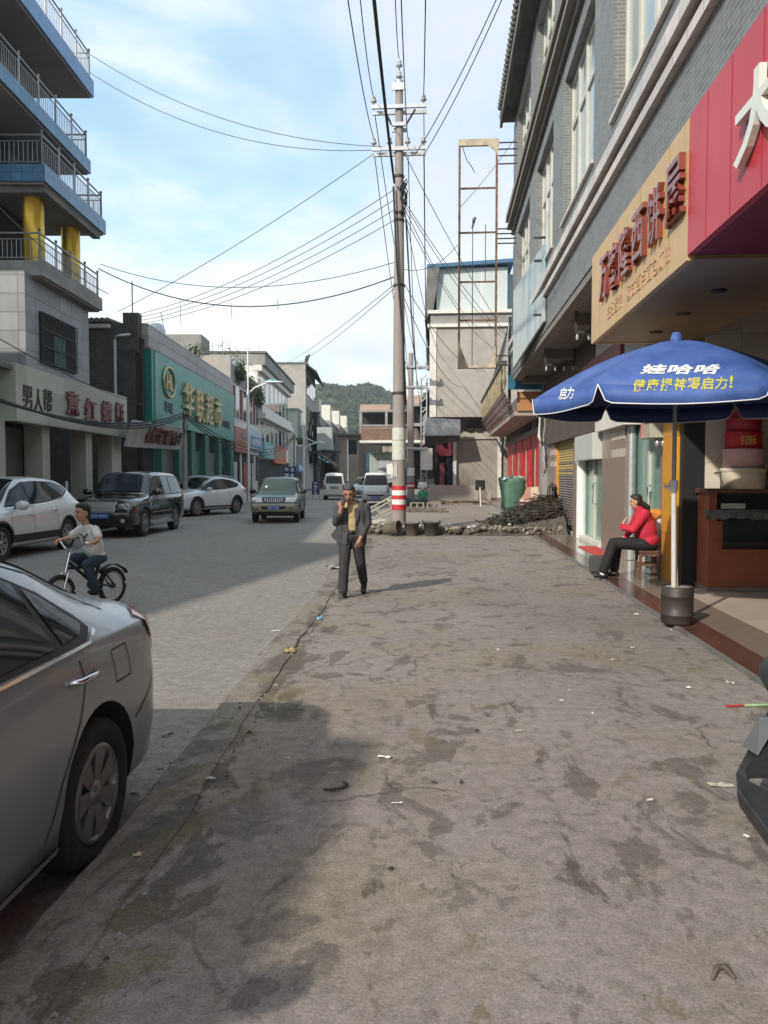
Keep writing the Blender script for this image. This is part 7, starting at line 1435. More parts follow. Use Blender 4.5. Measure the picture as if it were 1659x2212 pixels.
blob('hair', bo, hair_prims(HC, HF, HU, .97) + [c_((-.08, -.01, 1.14), (-.0, -.02, 1.09), .05, .045), c_((.0, -.02, 1.09), (.02, -.02, 1.03), .045, .03)], K['hair'], .01, 3)
RJ = M('red_jacket', (.48, .02, .045), .85, .22, 10, bump=1., bscale=13)
blob('jacket', WM, [('e', (-.02, 0, .72), (.17, .19, .27)), ('e', (-.06, 0, .93), (.14, .19, .14)), ('e', (.02, 0, .58), (.17, .2, .14)), c_((-.1, 0, 1.01), (-.13, 0, 1.07), .075, .068), c_((-.07, -.15, .99), (-.25, -.2, .76), .08, .065), c_((-.25, -.2, .76), (-.37, -.07, .77), .063, .045), c_((-.25, -.2, .76), (-.38, -.06, .8), .06, .04), c_((-.08, .16, .98), (-.2, .2, .72), .078, .062), c_((-.2, .2, .72), (-.28, .1, .63), .06, .045)], RJ, .013, 4)
TB = M('black_cloth', (.014, .013, .014), .8, .3, 12)
blob('trousers', WM, [('e', (.0, 0, .5), (.19, .19, .09)), c_((-.05, -.1, .52), (-.52, -.11, .54), .105, .085), c_((-.52, -.11, .54), (-.66, -.09, .13), .083, .075), c_((-.05, .1, .52), (-.42, .1, .53), .105, .085), c_((-.42, .1, .53), (-.46, .1, .13), .083, .075)], TB, .013, 4)
for x, y in ((-.68, -.09), (-.47, .1)):
    blob('shoe', WM, [c_((x + .05, y, .04), (x - .1, y, .032), .042, .036)], K['carblack'], .01, 2); mb = MB(); mb.cyl((x, y, .05), (x + .005, y, .12), .042, K['white'], n=12); mb.build('sock', WM)
st = Frame('wooden_stool', 'square brown wooden stool under the seated woman', 'stool', (ws.x + .02, ws.y, .045)); sx, sy = ws.x + .02, ws.y
mb = MB(); mb.box((sx - .16, sy - .15, .44), (sx + .16, sy + .15, .475), K['wood'], bev=.006); st.part(mb, 'seat')
for a in (-1, 1):
    for c2 in (-1, 1): mb = MB(); mb.prism([(sx + a * .13 - .02, sy + c2 * .12 - .02, .445), (sx + a * .13 + .02, sy + c2 * .12 - .02, .445), (sx + a * .13 + .02, sy + c2 * .12 + .02, .445), (sx + a * .13 - .02, sy + c2 * .12 + .02, .445)], (a * .015, c2 * .015, -.4), K['wood']); st.part(mb, 'leg', fixn=True)
mb = MB()
for a in (-1, 1): mb.box((sx - .13, sy + a * .125 - .012, .24), (sx + .13, sy + a * .125 + .012, .275), K['wood']); mb.box((sx + a * .135 - .012, sy - .12, .2), (sx + a * .135 + .012, sy + .12, .235), K['wood'])
for a in (-1, 1): mb.box((sx - .13, sy + a * .125 - .01, .385), (sx + .13, sy + a * .125 + .01, .44), K['wood'])
st.part(mb, 'stretcher')
gb = G(1300, 1210, .05); fr = Frame('grey_bag', 'dark grey bag standing before the door step by the woman', 'bag', (ws.x - .72, ws.y + .75, .05))
mb = MB(); mb.box((ws.x - .74, ws.y + .55, .045), (ws.x - .46, ws.y + .7, .32), M('slate_cloth', (.06, .065, .06), .8, .2, 6), bev=.03); fr.part(mb, 'bag_body')
# --- boy on a bicycle
bp_ = G(243, 1304, -.1); BH_ = R(250); BX = (bp_.x + .43 * math.cos(BH_), bp_.y + .43 * math.sin(BH_), -.1)
BK = thing('bicycle', 'black children bicycle ridden by the boy, silver handlebar and white rims', 'bicycle', BX, BH_); BK.scale = (1.02,) * 3
fk = M('bike_black', (.02, .02, .022), .35, .2, 8)
for x in (-.42, .46):
    mb = MB(); mb.tube([(x + .215 * math.cos(q), 0, .24 + .215 * math.sin(q)) for q in np.linspace(0, 2 * math.pi, 37)[:-1]], .032, K['rubber'], 10, True); w = mb.build('wheel', BK)
    mb = MB(); mb.tube([(x + .183 * math.cos(q), 0, .24 + .183 * math.sin(q)) for q in np.linspace(0, 2 * math.pi, 37)[:-1]], .014, M('cream_rim', (.52, .5, .36), .5), 8, True); mb.build('rim', w)
    mb = MB()
    for i in range(20): q = i * math.pi / 10; mb.cyl((x, .015 * (-1) ** i, .24), (x + .18 * math.cos(q), 0, .24 + .18 * math.sin(q)), .003, K['galv'], n=4, caps=False)
    mb.cyl((x, -.04, .24), (x, .04, .24), .03, fk, n=10); mb.build('spoke', w)
mb = MB(); 
for a, c2, r in (((.30, 0, .62), (-.1, 0, .30), .022), ((.32, 0, .55), (-.2, 0, .52), .02), ((-.2, 0, .58), (-.1, 0, .3), .02), ((-.1, .04, .3), (-.42, .05, .24), .012), ((-.1, -.04, .3), (-.42, -.05, .24), .012), ((-.2, .03, .5), (-.42, .05, .24), .012), ((-.2, -.03, .5), (-.42, -.05, .24), .012)): mb.cyl(a, c2, r, fk, n=8)
mb.build('frame', BK)
mb = MB(); mb.cyl((.28, 0, .74), (.36, 0, .5), .02, K['chrome'], n=10)
for y in (-.05, .05): mb.cyl((.36, y, .5), (.46, y, .24), .015, K['chrome'], n=8)
mb.build('fork', BK)
mb = MB(); mb.tube([(.20, -.31, .86), (.24, -.2, .86), (.27, -.09, .78), (.27, .09, .78), (.24, .2, .86), (.20, .31, .86)], .013, K['chrome'], 8); mb.cyl((.27, 0, .72), (.27, 0, .79), .025, K['chrome'], n=8); hb = mb.build('handlebar', BK)
for y in (-1, 1): mb = MB(); mb.cyl((.205, y * .24, .86), (.19, y * .33, .86), .02, K['rubber'], n=8); mb.build('grip', hb)
mb = MB(); mb.ball((-.2, 0, .6), (.13, .07, .04), K['carblack'], 12); mb.build('saddle', BK)
mb = MB(); 
for k in range(2):
    vs = []
    for i in range(9): q = R(40 + i * 14); r = .27; vs += [(-.42 + r * math.cos(q) - .03 * (i > 6), -.035, .24 + r * math.sin(q) + .02), (-.42 + r * math.cos(q) - .03 * (i > 6), .035, .24 + r * math.sin(q) + .02)]
mb.add(vs, [(2 * i, 2 * i + 1, 2 * i + 3, 2 * i + 2) for i in range(8)], K['carblack'], True); g_ = mb.build('mudguard', BK); g_.modifiers.new('s', 'SOLIDIFY').thickness = .01
mb = MB(); mb.cyl((-.1, -.05, .3), (-.1, .05, .3), .07, fk, n=16); mb.cyl((-.1, .06, .3), (-.02, .07, .2), .01, K['galv'], n=6); mb.cyl((-.1, -.06, .3), (-.18, -.07, .4), .01, K['galv'], n=6); mb.box((-.06, .06, .18), (.03, .15, .2), fk); mb.box((-.22, -.15, .39), (-.13, -.06, .41), fk); mb.build('crank', BK)
BY = thing('person', 'boy in white T shirt and jeans riding the bicycle behind the silver sedan', 'person', BX, BH_); BY.scale = (1.02,) * 3
HC = (.07, .0, 1.22); HF = (.97, -.2, -.05); HU = (.05, 0, 1)
b = head_prims(HC, HF, HU, .98) + [c_((-.0, 0, 1.02), (.04, 0, 1.13), .045, .042)]
for sg in (-1, 1):
    b += [c_((.02, sg * .2, .93), (.1, sg * .27, .88), .036, .032), c_((.1, sg * .27, .88), (.17, sg * .285, .875), .03, .024)]; hand(b, (.165, sg * .285, .885), (.9, .0, -.25), (0, 0, 1), .8, 1.2)
bo = blob('body', BY, b, K['skinlt'], .007, 3); face(bo, HC, HF, HU, .95, K['skinlt'], K['hair'])
blob('hair', bo, hair_prims(HC, HF, HU, 1.03), K['hair'], .01, 3)
TS = M('white_tshirt', (.66, .65, .60), .85, .12, 8, bump=.9, bscale=12)
blob('tshirt', BY, [('e', (-.04, 0, .92), (.1, .14, .15)), ('e', (-.1, 0, .78), (.12, .145, .15)), ('e', (-.14, 0, .68), (.12, .14, .06)), c_((0, 0, 1.0), (.01, 0, 1.04), .065, .055), c_((-.02, .11, 1.0), (.03, .21, .93), .062, .055), c_((-.02, -.11, 1.0), (.03, -.21, .93), .062, .055)], TS, .011, 4)
mb = MB(); put_text(mb, 'Y', face_mtx((.075, .02, .9), (-.35, .94, 0)), M('grey_print', (.12, .12, .12), .8), w=.12, h=.12, depth=.006); mb.build('shirt_print', BY)
JN = M('blue_jeans', (.028, .05, .075), .85, .35, 9, bump=.8, bscale=14)
blob('jeans', BY, [('e', (-.16, 0, .64), (.13, .13, .08)), c_((-.14, .08, .63), (.12, .1, .58), .072, .06), c_((.12, .1, .58), (-.01, .11, .28), .058, .045), c_((-.14, -.08, .63), (.12, -.1, .66), .072, .06), c_((.12, -.1, .66), (-.13, -.11, .47), .058, .045)], JN, .011, 4)
for x, y, z in ((-.01, .11, .24), (-.16, -.11, .44)): blob('shoe', BY, [c_((x - .03, y, z), (x + .09, y, z - .01), .036, .032), c_((x - .02, y, z), (x - .02, y, z + .05), .036, .034)], K['carblack'], .01, 2)
# --- far person by the green cart
p = PY(917, 1083, 41.); FP = thing('person', 'distant child in white shirt and dark trousers beside the second utility pole', 'person', (p.x - .05, 39.0, .1))
b = [('e', (0, 0, 1.33), (.08, .09, .11)), c_((0, 0, 1.15), (0, 0, 1.25), .05, .045), c_((-.19, -.03, .95), (-.12, -.16, .85), .035, .03), c_((.19, -.03, .95), (.1, -.16, .86), .035, .03), ('e', (-.1, -.19, .85), (.04, .04, .04)), ('e', (.08, -.19, .86), (.04, .04, .04))]
bo = blob('body', FP, b, K['skin'], .014, 3); blob('hair', bo, [('e', (0, .02, 1.38), (.087, .09, .085))], K['hair'], .014, 2)
blob('shirt', FP, [('e', (0, 0, .95), (.17, .11, .25)), c_((-.14, 0, 1.12), (-.2, -.02, .95), .07, .06), c_((.14, 0, 1.12), (.2, -.02, .95), .07, .06)], K['white'], .016, 3)
blob('trousers', FP, [('e', (0, 0, .7), (.15, .1, .1)), c_((-.08, 0, .68), (-.09, 0, .08), .085, .06), c_((.08, 0, .68), (.09, 0, .08), .085, .06)], K['carblack'], .016, 3)
# ================================================================== rubble, buckets, sacks and scrap beyond the pavement
rq = random.Random(21)
def rock(mb, c, r, m):
    bm = bmesh.new(); bmesh.ops.create_icosphere(bm, subdivisions=1, radius=1)
    for v in bm.verts: v.co = Vector((v.co.x * r * rq.uniform(.7, 1.3), v.co.y * r * rq.uniform(.7, 1.3), v.co.z * r * rq.uniform(.5, .9)))
    mb.bm(bm, m, False, Matrix.Translation(c) @ Euler((rq.uniform(-.4, .4), rq.uniform(-.4, .4), rq.uniform(0, 6))).to_matrix().to_4x4())
RUB = [M('rubble_grey', (.15, .13, .11), .95, .35, 8), M('rubble_dark', (.085, .073, .062), .95, .4, 8), M('rubble_pale', (.26, .23, .19), .95, .25, 8)]
mb = MB(); vs = []; nx, ny = 90, 12                                    # low bank of earth and debris
for j in range(ny):
    for i in range(nx):
        x = -2.35 + 5.7 * i / (nx - 1); q = j / (ny - 1); y0 = 21.15 + .08 * math.sin(x * 3); y = y0 + 1.5 * q; h = .2 + .06 * math.sin(x * 2.2) + max(0, x - 1.2) * .12
        vs.append((x, y, max(-.01, h * math.sin(math.pi * min(1, q * 1.05)) ** .8 + rq.uniform(-.03, .04) - .02)))
mb.add(vs, [(j * nx + i, j * nx + i + 1, (j + 1) * nx + i + 1, (j + 1) * nx + i) for j in range(ny - 1) for i in range(nx - 1)], RUB[1], False)
for i in range(420):
    x = rq.uniform(-2.4, 3.3); y = 21.2 + abs(rq.gauss(0, .55)); rock(mb, (x, y, .05 + rq.uniform(0, .16)), rq.uniform(.025, .10), rq.choice(RUB))
bits = [K['paper'], M('clear_litter', (.5, .52, .5), .3, .2, 9), M('pink_litter', (.5, .2, .2), .7), M('yellow_litter', (.5, .42, .1), .7), M('green_litter', (.06, .16, .1), .7)]
for i in range(150):
    x = rq.uniform(-2.2, 3.2); y = rq.uniform(21.2, 22.4); z = .1 + rq.uniform(0, .14); u = Vector((rq.uniform(-1, 1), rq.uniform(-1, 1), rq.uniform(-.4, .4))).normalized() * rq.uniform(.03, .10); w = Vector((rq.uniform(-1, 1), rq.uniform(-1, 1), rq.uniform(0, 1))).normalized() * rq.uniform(.02, .07)
    p = Vector((x, y, z)); mb.add([p - u, p - w * .6, p + u * .9, p + w + Vector((0, 0, .02))], [(0, 1, 2, 3)], bits[int(rq.random() ** 2 * 5)])
stuff(mb.build('rubble'))
mb = MB(); sm_ = [M('scrap_brown', (.045, .03, .021), .8, .5, 12), M('scrap_black', (.022, .02, .019), .7, .4, 12), M('scrap_grey', (.075, .055, .04), .8, .4, 12), M('scrap_green', (.05, .06, .04), .7, .4, 8)]
def pile_h(x, y): return max(0, (.92 * max(0, 1 - (3.3 - x) / 2.1)) * max(0, 1 - abs(y - 23.7) / 2.0) ** .7)
vs = []; nx, ny = 34, 26
for j in range(ny):
    for i in range(nx):
        x = 1.3 + 2.1 * i / (nx - 1); y = 22.1 + 3.4 * j / (ny - 1); vs.append((x, y, max(-.02, pile_h(x, y) * .82 + rq.uniform(-.06, .04))))
mb.add(vs, [(j * nx + i, j * nx + i + 1, (j + 1) * nx + i + 1, (j + 1) * nx + i) for j in range(ny - 1) for i in range(nx - 1)], sm_[1], False)
for i in range(1700):
    x = 3.34 - abs(rq.gauss(0, .75)); y = 22.3 + rq.uniform(0, 2.6); h = pile_h(x, y) + .1
    if x < 1.3: continue
    p = Vector((x, y, h * rq.uniform(.6, 1.05))); a = rq.uniform(0, 6.28); L_ = rq.uniform(.2, .5); d = Vector((math.cos(a), math.sin(a) * .7, rq.uniform(-.4, .45))) * L_
    mid = p + d * .5 + Vector((rq.uniform(-.1, .1), rq.uniform(-.1, .1), rq.uniform(-.02, .12))); e = p + d; e.z = max(.02, e.z); p.x = min(p.x, 3.4); e.x = min(e.x, 3.42)
    mb.tube([p, mid, e], rq.uniform(.008, .02), sm_[int(rq.random() ** 1.9 * 4)], 4)
for k in range(5): mb.tube([(3.1 + .08 * k, 23.4, .9), (3.12 + .05 * k, 23.3, 1.3 + .06 * (k % 3)), (3.25 + .03 * k, 23.3, 1.25), (3.36, 23.4, .95)], .018, sm_[1], 5)
stuff(mb.build('scrap_heap'))
def bucket(name, lab, p, r, h, col, tilt=None):
    t = thing(name, lab, 'bucket', p, 0, 'buckets at the edge of the rubble'); T = Matrix() if not tilt else Euler(tilt).to_matrix().to_4x4()
    if tilt: T = Matrix.Translation((0, 0, r)) @ T
    mb = MB(); mb.lathe([(0, .01), (r * .78, .0), (r * .8, .01), (r, h), (r * 1.06, h + .0), (r * 1.06, h + .025), (r * .97, h + .025), (r * .95, h), (r * .76, .03), (0, .03)], col, 24, T); mb.build('bucket_shell', t)
    if not tilt:
        for a in (-1, 1): mb = MB(); mb.box((a * r * 1.03 - .03, -.03, h - .02), (a * r * 1.03 + .03, .03, h + .07), col); mb.build('ear', t)
        mb = MB()
        for i in range(9): rock(mb, (rq.uniform(-.6, .6) * r, rq.uniform(-.6, .6) * r, h * .9), .05, rq.choice(RUB))
        mb.build('rubble_fill', t)
    return t
BR = M('bucket_brown', (.10, .078, .066), .6, .2, 6); BG = M('bucket_dark', (.055, .055, .042), .6, .3, 5)
bucket('bucket', 'brown bucket filled with debris just right of the pole', (-.80, 21.06, 0), .2, .32, BR); bucket('bucket', 'darker bucket with two ears farther right of the pole', (-.27, 21.1, 0), .22, .34, BG)
bucket('bucket', 'empty bucket lying on its side in front of the pole', (-1.52, 20.95, 0), .18, .42, M('bucket_mossy', (.13, .11, .08), .75, .3, 5, dirt=.4, dirtcol=(.05, .045, .03)), (0, R(82), R(-25)))
def misc(name, lab, cat, fn, grp=None):
    mb = MB(); fn(mb); return tag(mb.build(name, fixn=True), lab, cat, grp)
# broken pale frame and foam blocks behind the walking man
def frame_(mb):
    m_ = Matrix.Translation((-1.75, 22.6, .55)) @ Euler((R(12), R(-28), R(15))).to_matrix().to_4x4(); m = M('pale_frame', (.44, .41, .34), .7, .15, 5)
    for a in (-.42, -.02, .38): mb.box((a - .02, -.02, -.16), (a + .02, .02, .16), m, m_); mb.box((a - .02, .3, -.16), (a + .02, .34, .16), m, m_)
    for z in (-.16, .16):
        for y in (0, .32): mb.box((-.44, y - .02, z - .02), (.55, y + .02, z + .02), m, m_)
        for a in (-.42, .38): mb.box((a - .02, 0, z - .02), (a + .02, .32, z + .02), m, m_)
misc('broken_frame', 'broken pale wooden frame tilted on the debris left of the pole', 'frame', frame_)
misc('foam_block', 'dirty white foam block under the broken frame', 'block', lambda mb: mb.box((-.28, -.15, -.13), (.28, .15, .13), M('dirty_foam', (.46, .43, .36), .9, .2, 5, dirt=.4, dirtcol=(.2, .17, .13)), Matrix.Translation((-1.85, 22.3, .2)) @ Euler((R(5), R(-8), R(20))).to_matrix().to_4x4(), .02))
misc('foam_block', 'flat pale foam slab on the debris behind the walking man', 'block', lambda mb: mb.box((-.3, -.2, -.06), (.3, .2, .06), M('dirty_foam', (.46, .43, .36)), Matrix.Translation((-2.3, 22.7, .32)) @ Euler((R(-5), R(10), R(-30))).to_matrix().to_4x4(), .02))
def blocks(lab, x, z):
    mb = MB(); m = M('cement_block', (.24, .205, .17), .95, .2, 6)
    mb.box((x - .28, 30.5, z), (x + .28, 30.9, z + .035), m); mb.box((x - .28, 30.5, z + .2), (x + .28, 30.9, z + .235), m)
    for a in (-.28, -.035, .21): mb.box((x + a, 30.5, z + .035), (x + a + .07, 30.9, z + .2), m)
    tag(mb.build('cement_block', org=(x, 30.7, z)), lab, 'block', 'hollow cement blocks')
blocks('hollow cement block on the low block wall nearer the pole', -.95, .33); blocks('hollow cement block on the low block wall beside the tile stack', -.3, .33)
misc('block_wall', 'rough low wall of loose blocks between the pole and the tile stack', 'wall', lambda mb: [mb.box((-1.6 + i * .36 + rq.uniform(-.02, .02), 30.5 + rq.uniform(-.04, .04), .08 + r * .13), (-1.27 + i * .36, 30.9, .2 + r * .13), M('cement_block_dk', (.15, .13, .105), .95, .35, 4)) for r in range(2) for i in range(5)])
def tiles(mb):
    for r in range(7):
        for i in range(7): mb.box((-.1 + i * .3 + rq.uniform(-.03, .03), 35.6 + rq.uniform(-.08, .05), .03 + r * .07), (.18 + i * .3 + rq.uniform(-.02, .02), 36.2, .085 + r * .07), rq.choice([M('tile_stack', (.30, .25, .19), .9, .3, 8), M('tile_stack_dk', (.17, .145, .11), .9, .3, 8)]))
misc('tile_stack', 'long low stack of broken roof tiles in front of the rendered wall', 'stack', tiles)
misc('basin_stand', 'black basin on a thin pale pipe by the steps', 'basin', lambda mb: (mb.box((1.46, 34.2, .98), (1.88, 34.5, 1.42), K['black'], None, .05), mb.cyl((1.7, 34.1, .1), (1.66, 34.2, 1.1), .035, K['whitewash'], n=8)))
# green woven sack full of plastic
bm = bmesh.new(); prof = [(.33, 0), (.37, .06), (.38, .35), (.41, .65), (.45, .9), (.47, 1.02), (.43, 1.08), (.40, 1.0)]; n = 28; mb = MB(); vs = []
for i, (r, z) in enumerate(prof):
    for j in range(n): a = 2 * math.pi * j / n; k = 1 + .05 * math.sin(3 * a + z * 4) + .03 * math.sin(7 * a + z * 9); vs.append((r * k * math.cos(a), r * k * .8 * math.sin(a), z + .035 * math.sin(4 * a) * (z > .8)))
bm.free()
T = thing('woven_sack', 'big green woven sack stuffed with clear plastic before the red doors', 'sack', (2.42, 27.2, .45)); mb.add(vs, [(i * n + j, i * n + (j + 1) % n, (i + 1) * n + (j + 1) % n, (i + 1) * n + j) for i in range(len(prof) - 1) for j in range(n)], M('woven_green', (.085, .17, .125), .7, .25, 3, bump=.5, bscale=9), True); mb.build('sack_cloth', T)
mb = MB()
for i in range(60): p = Vector((rq.gauss(0, .2), rq.gauss(0, .15), 1.0 + rq.uniform(0, .14))); u = Vector((rq.uniform(-1, 1), rq.uniform(-1, 1), rq.uniform(-.5, 1))).normalized() * .09; w = u.orthogonal().normalized() * .05; mb.add([p - u, p - w, p + u, p + w], [(0, 1, 2, 3)], M('clear_plastic', (.5, .53, .52), .2, .2, 9, spec=.8))
mb.build('plastic_fill', T)
for i, (x, y, rz_, tl, lab, m) in enumerate(((2.92, 26.95, 8, 16, 'pink printed cardboard sheet leaning beside the green sack', M('pink_card', (.46, .26, .2), .85, .15, 3)), (3.2, 26.85, -6, 14, 'cream cardboard sheet leaning at the red door frame', M('cream_card', (.52, .43, .31), .85, .12, 3)))):
    mb = MB(); w_ = .3 if i == 0 else .13
    mb.box((-w_, -.02, 0), (w_, .02, .8), m); mb.box((-w_ * .9, -.024, .3), (w_ * .9, -.02, .34), K['paper'])
    o_ = mb.build('cardboard_sheet'); o_.location = (x, y, .45); o_.rotation_euler = (R(-tl), R(3 - 8 * i), R(rz_)); tag(o_, lab, 'cardboard', 'cardboard by the sack')
misc('wooden_crate', 'dark crate half buried in the scrap heap', 'crate', lambda mb: mb.box((2.7, 25.2, .3), (3.25, 25.6, .66), K['wood'], None, .01))
misc('green_cart', 'small green handcart beside the distant child', 'cart', lambda mb: (mb.box((-1.15, 38.2, .55), (-.65, 38.7, .85), M('cart_green', (.05, .3, .17), .6, .15, 4), None, .03), mb.tube([(-.7, 38.4, .8), (-.45, 38.3, 1.1), (-.35, 38.6, 1.2)], .025, K['galv'], 6), mb.cyl((-.9, 38.1, .25), (-.9, 38.16, .25), .2, K['rubber'], n=14), mb.cyl((-.9, 38.75, .25), (-.9, 38.81, .25), .2, K['rubber'], n=14)))
misc('green_tarp', 'dull green tarpaulin heap behind the block wall', 'tarpaulin', lambda mb: [mb.ball((-1.9 + .35 * k, 34.5, .2), (.35, .3, .4 + .08 * (k % 2)), M('tarp_green', (.03, .06, .045), .8, .4, 4), 10) for k in range(4)])
misc('grey_sunshade', 'grey sunshade tilted behind the pole', 'parasol', lambda mb: (mb.lathe([(0, .3), (.7, .1), (1.0, -.1)], K['cloudtarp'], 12, Matrix.Translation((-2.5, 42, 1.75)) @ Euler((0, R(18), 0)).to_matrix().to_4x4()), mb.cyl((-2.5, 42, .1), (-2.5, 42, 2.0), .03, K['galv'], n=6)))
# stall shed behind the second pole
S2 = Frame('market_shed', 'low shed with pale sheet roof and dark stalls behind the second pole', 'shed', (-2.5, 62, 0))
mb = MB(); mb.box((-6.5, 62, 4.2), (2, 70, 4.4), K['whitewash']); mb.box((-6.5, 63, 4.4), (-2, 70, 5.4), M('brown_awning', (.16, .1, .07), .8, .3, 2)); S2.part(mb, 'roof')
mb = MB(); mb.box((-2.4, 66, .3), (2, 66.2, 4.2), K['darkin']); S2.part(mb, 'back_wall')
mb = MB()
for x in (-2.3, .8): mb.cyl((x, 62.3, 0), (x, 62.3, 4.2), .08, K['galv'], n=8)
S2.part(mb, 'post')
# truck body behind the pale minivan
t = thing('flatbed_truck', 'grey slatted truck seen above the pale minivan far down the street', 'truck', (-4.6, 66, -.1))
mb = MB(); mb.box((-1.3, -2, 1.1), (1.3, 2, 3.4), M('truck_grey', (.3, .33, .3), .6, .15, 2)); mb.build('cargo_bed', t)
mb = MB(); mb.box((-1.35, -2.05, 3.4), (1.35, 2.05, 3.5), M('truck_green', (.15, .24, .17), .6)); mb.box((-.5, -2.06, 1.4), (.5, -2.02, 3.0), K['galv']); mb.build('top_rail', t)
for x in (-1.1, 1.1): mb = MB(); mb.cyl((x - .12, -1, .45), (x + .12, -1, .45), .45, K['rubber'], n=16); mb.build('wheel', t)
# ---- dark scooter cut by the right edge of the frame: footboard and fairing
g0 = lambda x, y, z=.22: G(x, y, z)
SCO = thing('electric_scooter', 'dark grey electric scooter at the right edge, only its footboard and fairing in frame', 'scooter', (2.3, 4.2, 0))
ox = Vector((2.3, 4.2, 0)); dk = M('scooter_plastic', (.028, .03, .031), .5, .3, 12); dk2 = M('scooter_plastic_grey', (.07, .075, .075), .55, .25, 14)
a, b_, c2, d_, e_ = g0(1588, 1672, .2), g0(1668, 1530, .3), g0(1600, 1745, .1), g0(1672, 1812, .12), g0(1780, 1560, .3)
outer = [g0(1740, 1440, .30), g0(1659, 1532, .30), g0(1589, 1668, .24), g0(1591, 1705, .2), g0(1622, 1748, .18), g0(1662, 1800, .17), g0(1740, 1880, .17)]
inner = [g0(1780, 1470, .30), g0(1690, 1560, .30), g0(1612, 1664, .25), g0(1618, 1684, .22), g0(1650, 1702, .2), g0(1690, 1745, .19), g0(1780, 1830, .19)]
mb = MB(); n_ = len(outer); vs = []
for o1, i1 in zip(outer, inner):
    o1, i1 = o1 - ox, i1 - ox; vs += [o1, i1, i1 - Vector((0, 0, .07)), o1 - Vector((-.015, 0, .085))]
mb.add(vs, [(4 * i + a, 4 * i + (a + 1) % 4, 4 * i + 4 + (a + 1) % 4, 4 * i + 4 + a) for i in range(n_ - 1) for a in range(4)], dk, False); o_ = mb.build('footrest_rail', SCO, fixn=True); bv = o_.modifiers.new('b', 'BEVEL'); bv.width = .008; bv.segments = 2
mb = MB(); mb.prism([inner[1] - ox, inner[2] - ox, inner[2] - ox + Vector((.35, .1, -.02)), inner[1] - ox + Vector((.3, .05, 0))], (0, 0, -.04), dk); mb.build('footboard', SCO, fixn=True)
p0_ = g0(1603, 1612, .30) - ox; p1_ = g0(1640, 1548, .34) - ox; mb = MB(); mb.prism([p0_, p1_, p1_ + Vector((.1, -.02, .0)), p0_ + Vector((.06, -.04, -.03))], (.02, .05, -.01), M('pale_fairing', (.17, .18, .18), .4, .1, 5)); mb.build('fairing', SCO, fixn=True)
mb = MB(); p = g0(1668, 1470, .62) - ox; mb.ball(p + Vector((.1, 0, 0)), (.12, .3, .12), dk, 14); mb.build('seat', SCO); mb = MB(); mb.box((.15, -.3, .5), (.5, .5, .72), dk, None, .04); mb.build('seat_box', SCO)
for y in (-.55, .65): mb = MB(); mb.tube([(.32, y + .2 * math.cos(a_), .23 + .2 * math.sin(a_)) for a_ in np.linspace(0, 6.28, 25)[:-1]], .05, K['rubber'], 8, True); mb.cyl((.28, y, .23), (.36, y, .23), .14, K['galv'], n=14); mb.build('wheel', SCO)
misc('plastic_whip', 'thin coloured plastic wand with red tip lying by the scooter', 'wand', lambda mb: (mb.cyl(G(1568, 1525, .012), G(1608, 1524, .012), .006, K['red'], n=6), mb.cyl(G(1608, 1524, .012), G(1675, 1522, .012), .011, M('wand_green', (.3, .42, .25), .4, .3, 9), n=6)))
# ================================================================== litter on the pavement and street
def flake(px, py, lab, L_, W_, m=None, rot=None, kind='paper_scrap', z=None, cat='litter', crumple=.012):
    zz = z if z is not None else .002; p = G(px, py, zz); L_ *= .62; W_ *= .62; crumple *= .5; mb = MB(); k = 6; vs = []; a = rot if rot is not None else rq.uniform(0, 3.1)
    for i in range(k):
        for j in range(4):
            u = (i / (k - 1) - .5) * L_ * rq.uniform(.86, 1.1); w = (j / 3 - .5) * W_ * rq.uniform(.75, 1.15); vs.append((u * math.cos(a) - w * math.sin(a), u * math.sin(a) + w * math.cos(a), .003 + abs(rq.gauss(0, crumple))))
    mb.add(vs, [(i * 4 + j, i * 4 + j + 1, (i + 1) * 4 + j + 1, (i + 1) * 4 + j) for i in range(k - 1) for j in range(3)], m or K['paper']); o = mb.build(kind); o.location = p; s_ = o.modifiers.new('s', 'SOLIDIFY'); s_.thickness = .002; tag(o, lab, cat, 'litter on the ground'); return o
CR2 = M('crumpled_foil', (.5, .47, .38), .45, .25, 25); PL = M('clear_plastic2', (.5, .54, .53), .25, .2, 9, spec=.8); BRN = M('brown_leaf', (.06, .045, .035), .8, .4, 20)
flake(830, 1637, 'crumpled white tissue at the tip of the large shadow', .13, .05, rot=-.2)
flake(1556, 1697, 'flattened cream wrapper beside the dark scooter', .2, .075, CR2, rot=-.1, crumple=.006)
flake(1404, 1731, 'small yellowish paper scrap left of the scooter', .06, .018, CR2, rot=.3)
flake(858, 1736, 'thin white paper stick on the sunlit pavement', .09, .012, rot=.25, crumple=.004, kind='paper_stick')
flake(1367, 1400, 'white crumpled receipt in the middle right of the pavement', .09, .035, rot=.8)
flake(1375, 1328, 'white paper scrap near the drum', .09, .03, rot=-.2); flake(1450, 1362, 'tiny paper ball just left of the drum', .04, .03, rot=0)
flake(1488, 1487, 'torn white scrap below the marble edge', .07, .03, rot=0); flake(1578, 1476, 'folded white paper strip by the marble edge', .10, .03, rot=-.5)
flake(1325, 1426, 'grey paper scrap beside a damp spot', .05, .02, rot=.4); flake(1213, 1515, 'thin pale scrap in the centre of the pavement', .05, .015, rot=0)
flake(1280, 1543, 'tiny pale scrap below centre', .03, .015); flake(1230, 1493, 'tiny white paper crumb', .03, .02); flake(1120, 1580, 'bent straw piece on the pavement', .07, .012, rot=.6, kind='straw')
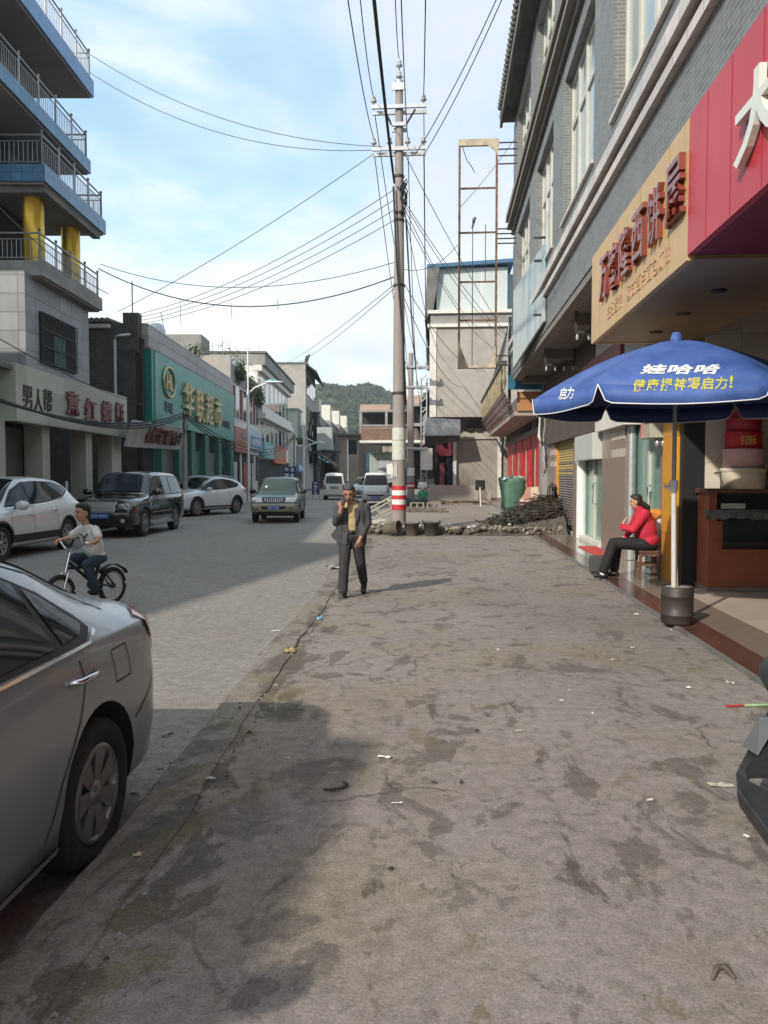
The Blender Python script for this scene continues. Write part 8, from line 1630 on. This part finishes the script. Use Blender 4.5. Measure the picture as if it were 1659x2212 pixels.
flake(595, 1364, 'white paper napkin by the kerb on the street side', .16, .08, rot=.2, z=-.097); flake(690, 1338, 'blue and silver snack wrapper in the gutter', .14, .09, M('snack_wrapper', (.12, .3, .42), .3, .5, 14), crumple=.03)
flake(722, 1228, 'heap of clear plastic film in the gutter beside the man', .42, .3, PL, crumple=.07, kind='plastic_film'); flake(625, 1408, 'clump of yellowed leaves in the gutter', .25, .16, M('yellow_leaves', (.3, .24, .1), .9, .4, 15), crumple=.03, kind='leaf_clump')
flake(620, 1638, 'cigarette end inside the large shadow', .07, .012, rot=-.1, crumple=.003, kind='cigarette_end'); flake(456, 1683, 'crumpled wrapper in the shaded gutter', .08, .03, PL); flake(296, 1850, 'small tan paper scrap beside the sedan wheel', .06, .04, M('tan_scrap', (.55, .42, .28), .8), rot=.5)
flake(290, 1712, 'white paper scrap just behind the sedan wheel', .07, .04, z=-.097); flake(362, 1590, 'short dark stick on the street near the kerb', .13, .025, BRN, rot=.7, z=-.097, kind='stick'); flake(1612, 1810, 'pale scrap in the lower right shadow', .05, .02); flake(1076, 1405, 'small white scrap ahead of the man', .035, .02)
for px, py, lab in ((938, 1693, 'dark seed husk left one of two side by side'), (996, 1692, 'dark seed husk right one of two side by side'), (843, 1880, 'black pebble near the shadow edge'), (1030, 1580, 'dark twig bit on the pavement')): flake(px, py, lab, .045, .02, BRN, kind='husk')
p = G(728, 1702); mb = MB(); mb.tube([(-.09, -.06, .012), (-.03, -.07, .016), (.04, -.04, .02), (.07, .02, .022), (.05, .07, .016), (.03, .09, .012)], [.006, .010, .012, .012, .009, .005], BRN, 7); o_ = mb.build('curled_leaf'); o_.location = p; o_.scale = (.72,) * 3; tag(o_, 'dark curled leaf lying inside the large shadow', 'leaf')
p = G(1552, 2108); mb = MB(); mb.tube([(-.03, -.03, .008), (.0, .02, .014), (.03, .03, .014), (.045, -.02, .008)], [.005, .01, .01, .004], M('brown_leaf2', (.12, .09, .065), .8), 6); o_ = mb.build('curled_leaf'); o_.location = p; tag(o_, 'brown curled leaf near the bottom right', 'leaf')
# ================================================================== air
hb_ = MB(); hb_.box((-520, -60, -1.2), (420, 860, 110), K['white']); hz_ = hb_.build('haze'); hm = bpy.data.materials.new('haze_air'); hm.use_nodes = True; nt = hm.node_tree; nt.nodes.remove(nt.nodes['Principled BSDF'])
pv = nt.nodes.new('ShaderNodeVolumePrincipled'); pv.inputs['Color'].default_value = (.82, .9, 1, 1); pv.inputs['Density'].default_value = .00026; pv.inputs['Anisotropy'].default_value = .2
nt.links.new(pv.outputs[0], nt.nodes['Material Output'].inputs['Volume']); hz_.data.materials.clear(); hz_.data.materials.append(hm); stuff(hz_)
SC.cycles.volume_bounces = 1
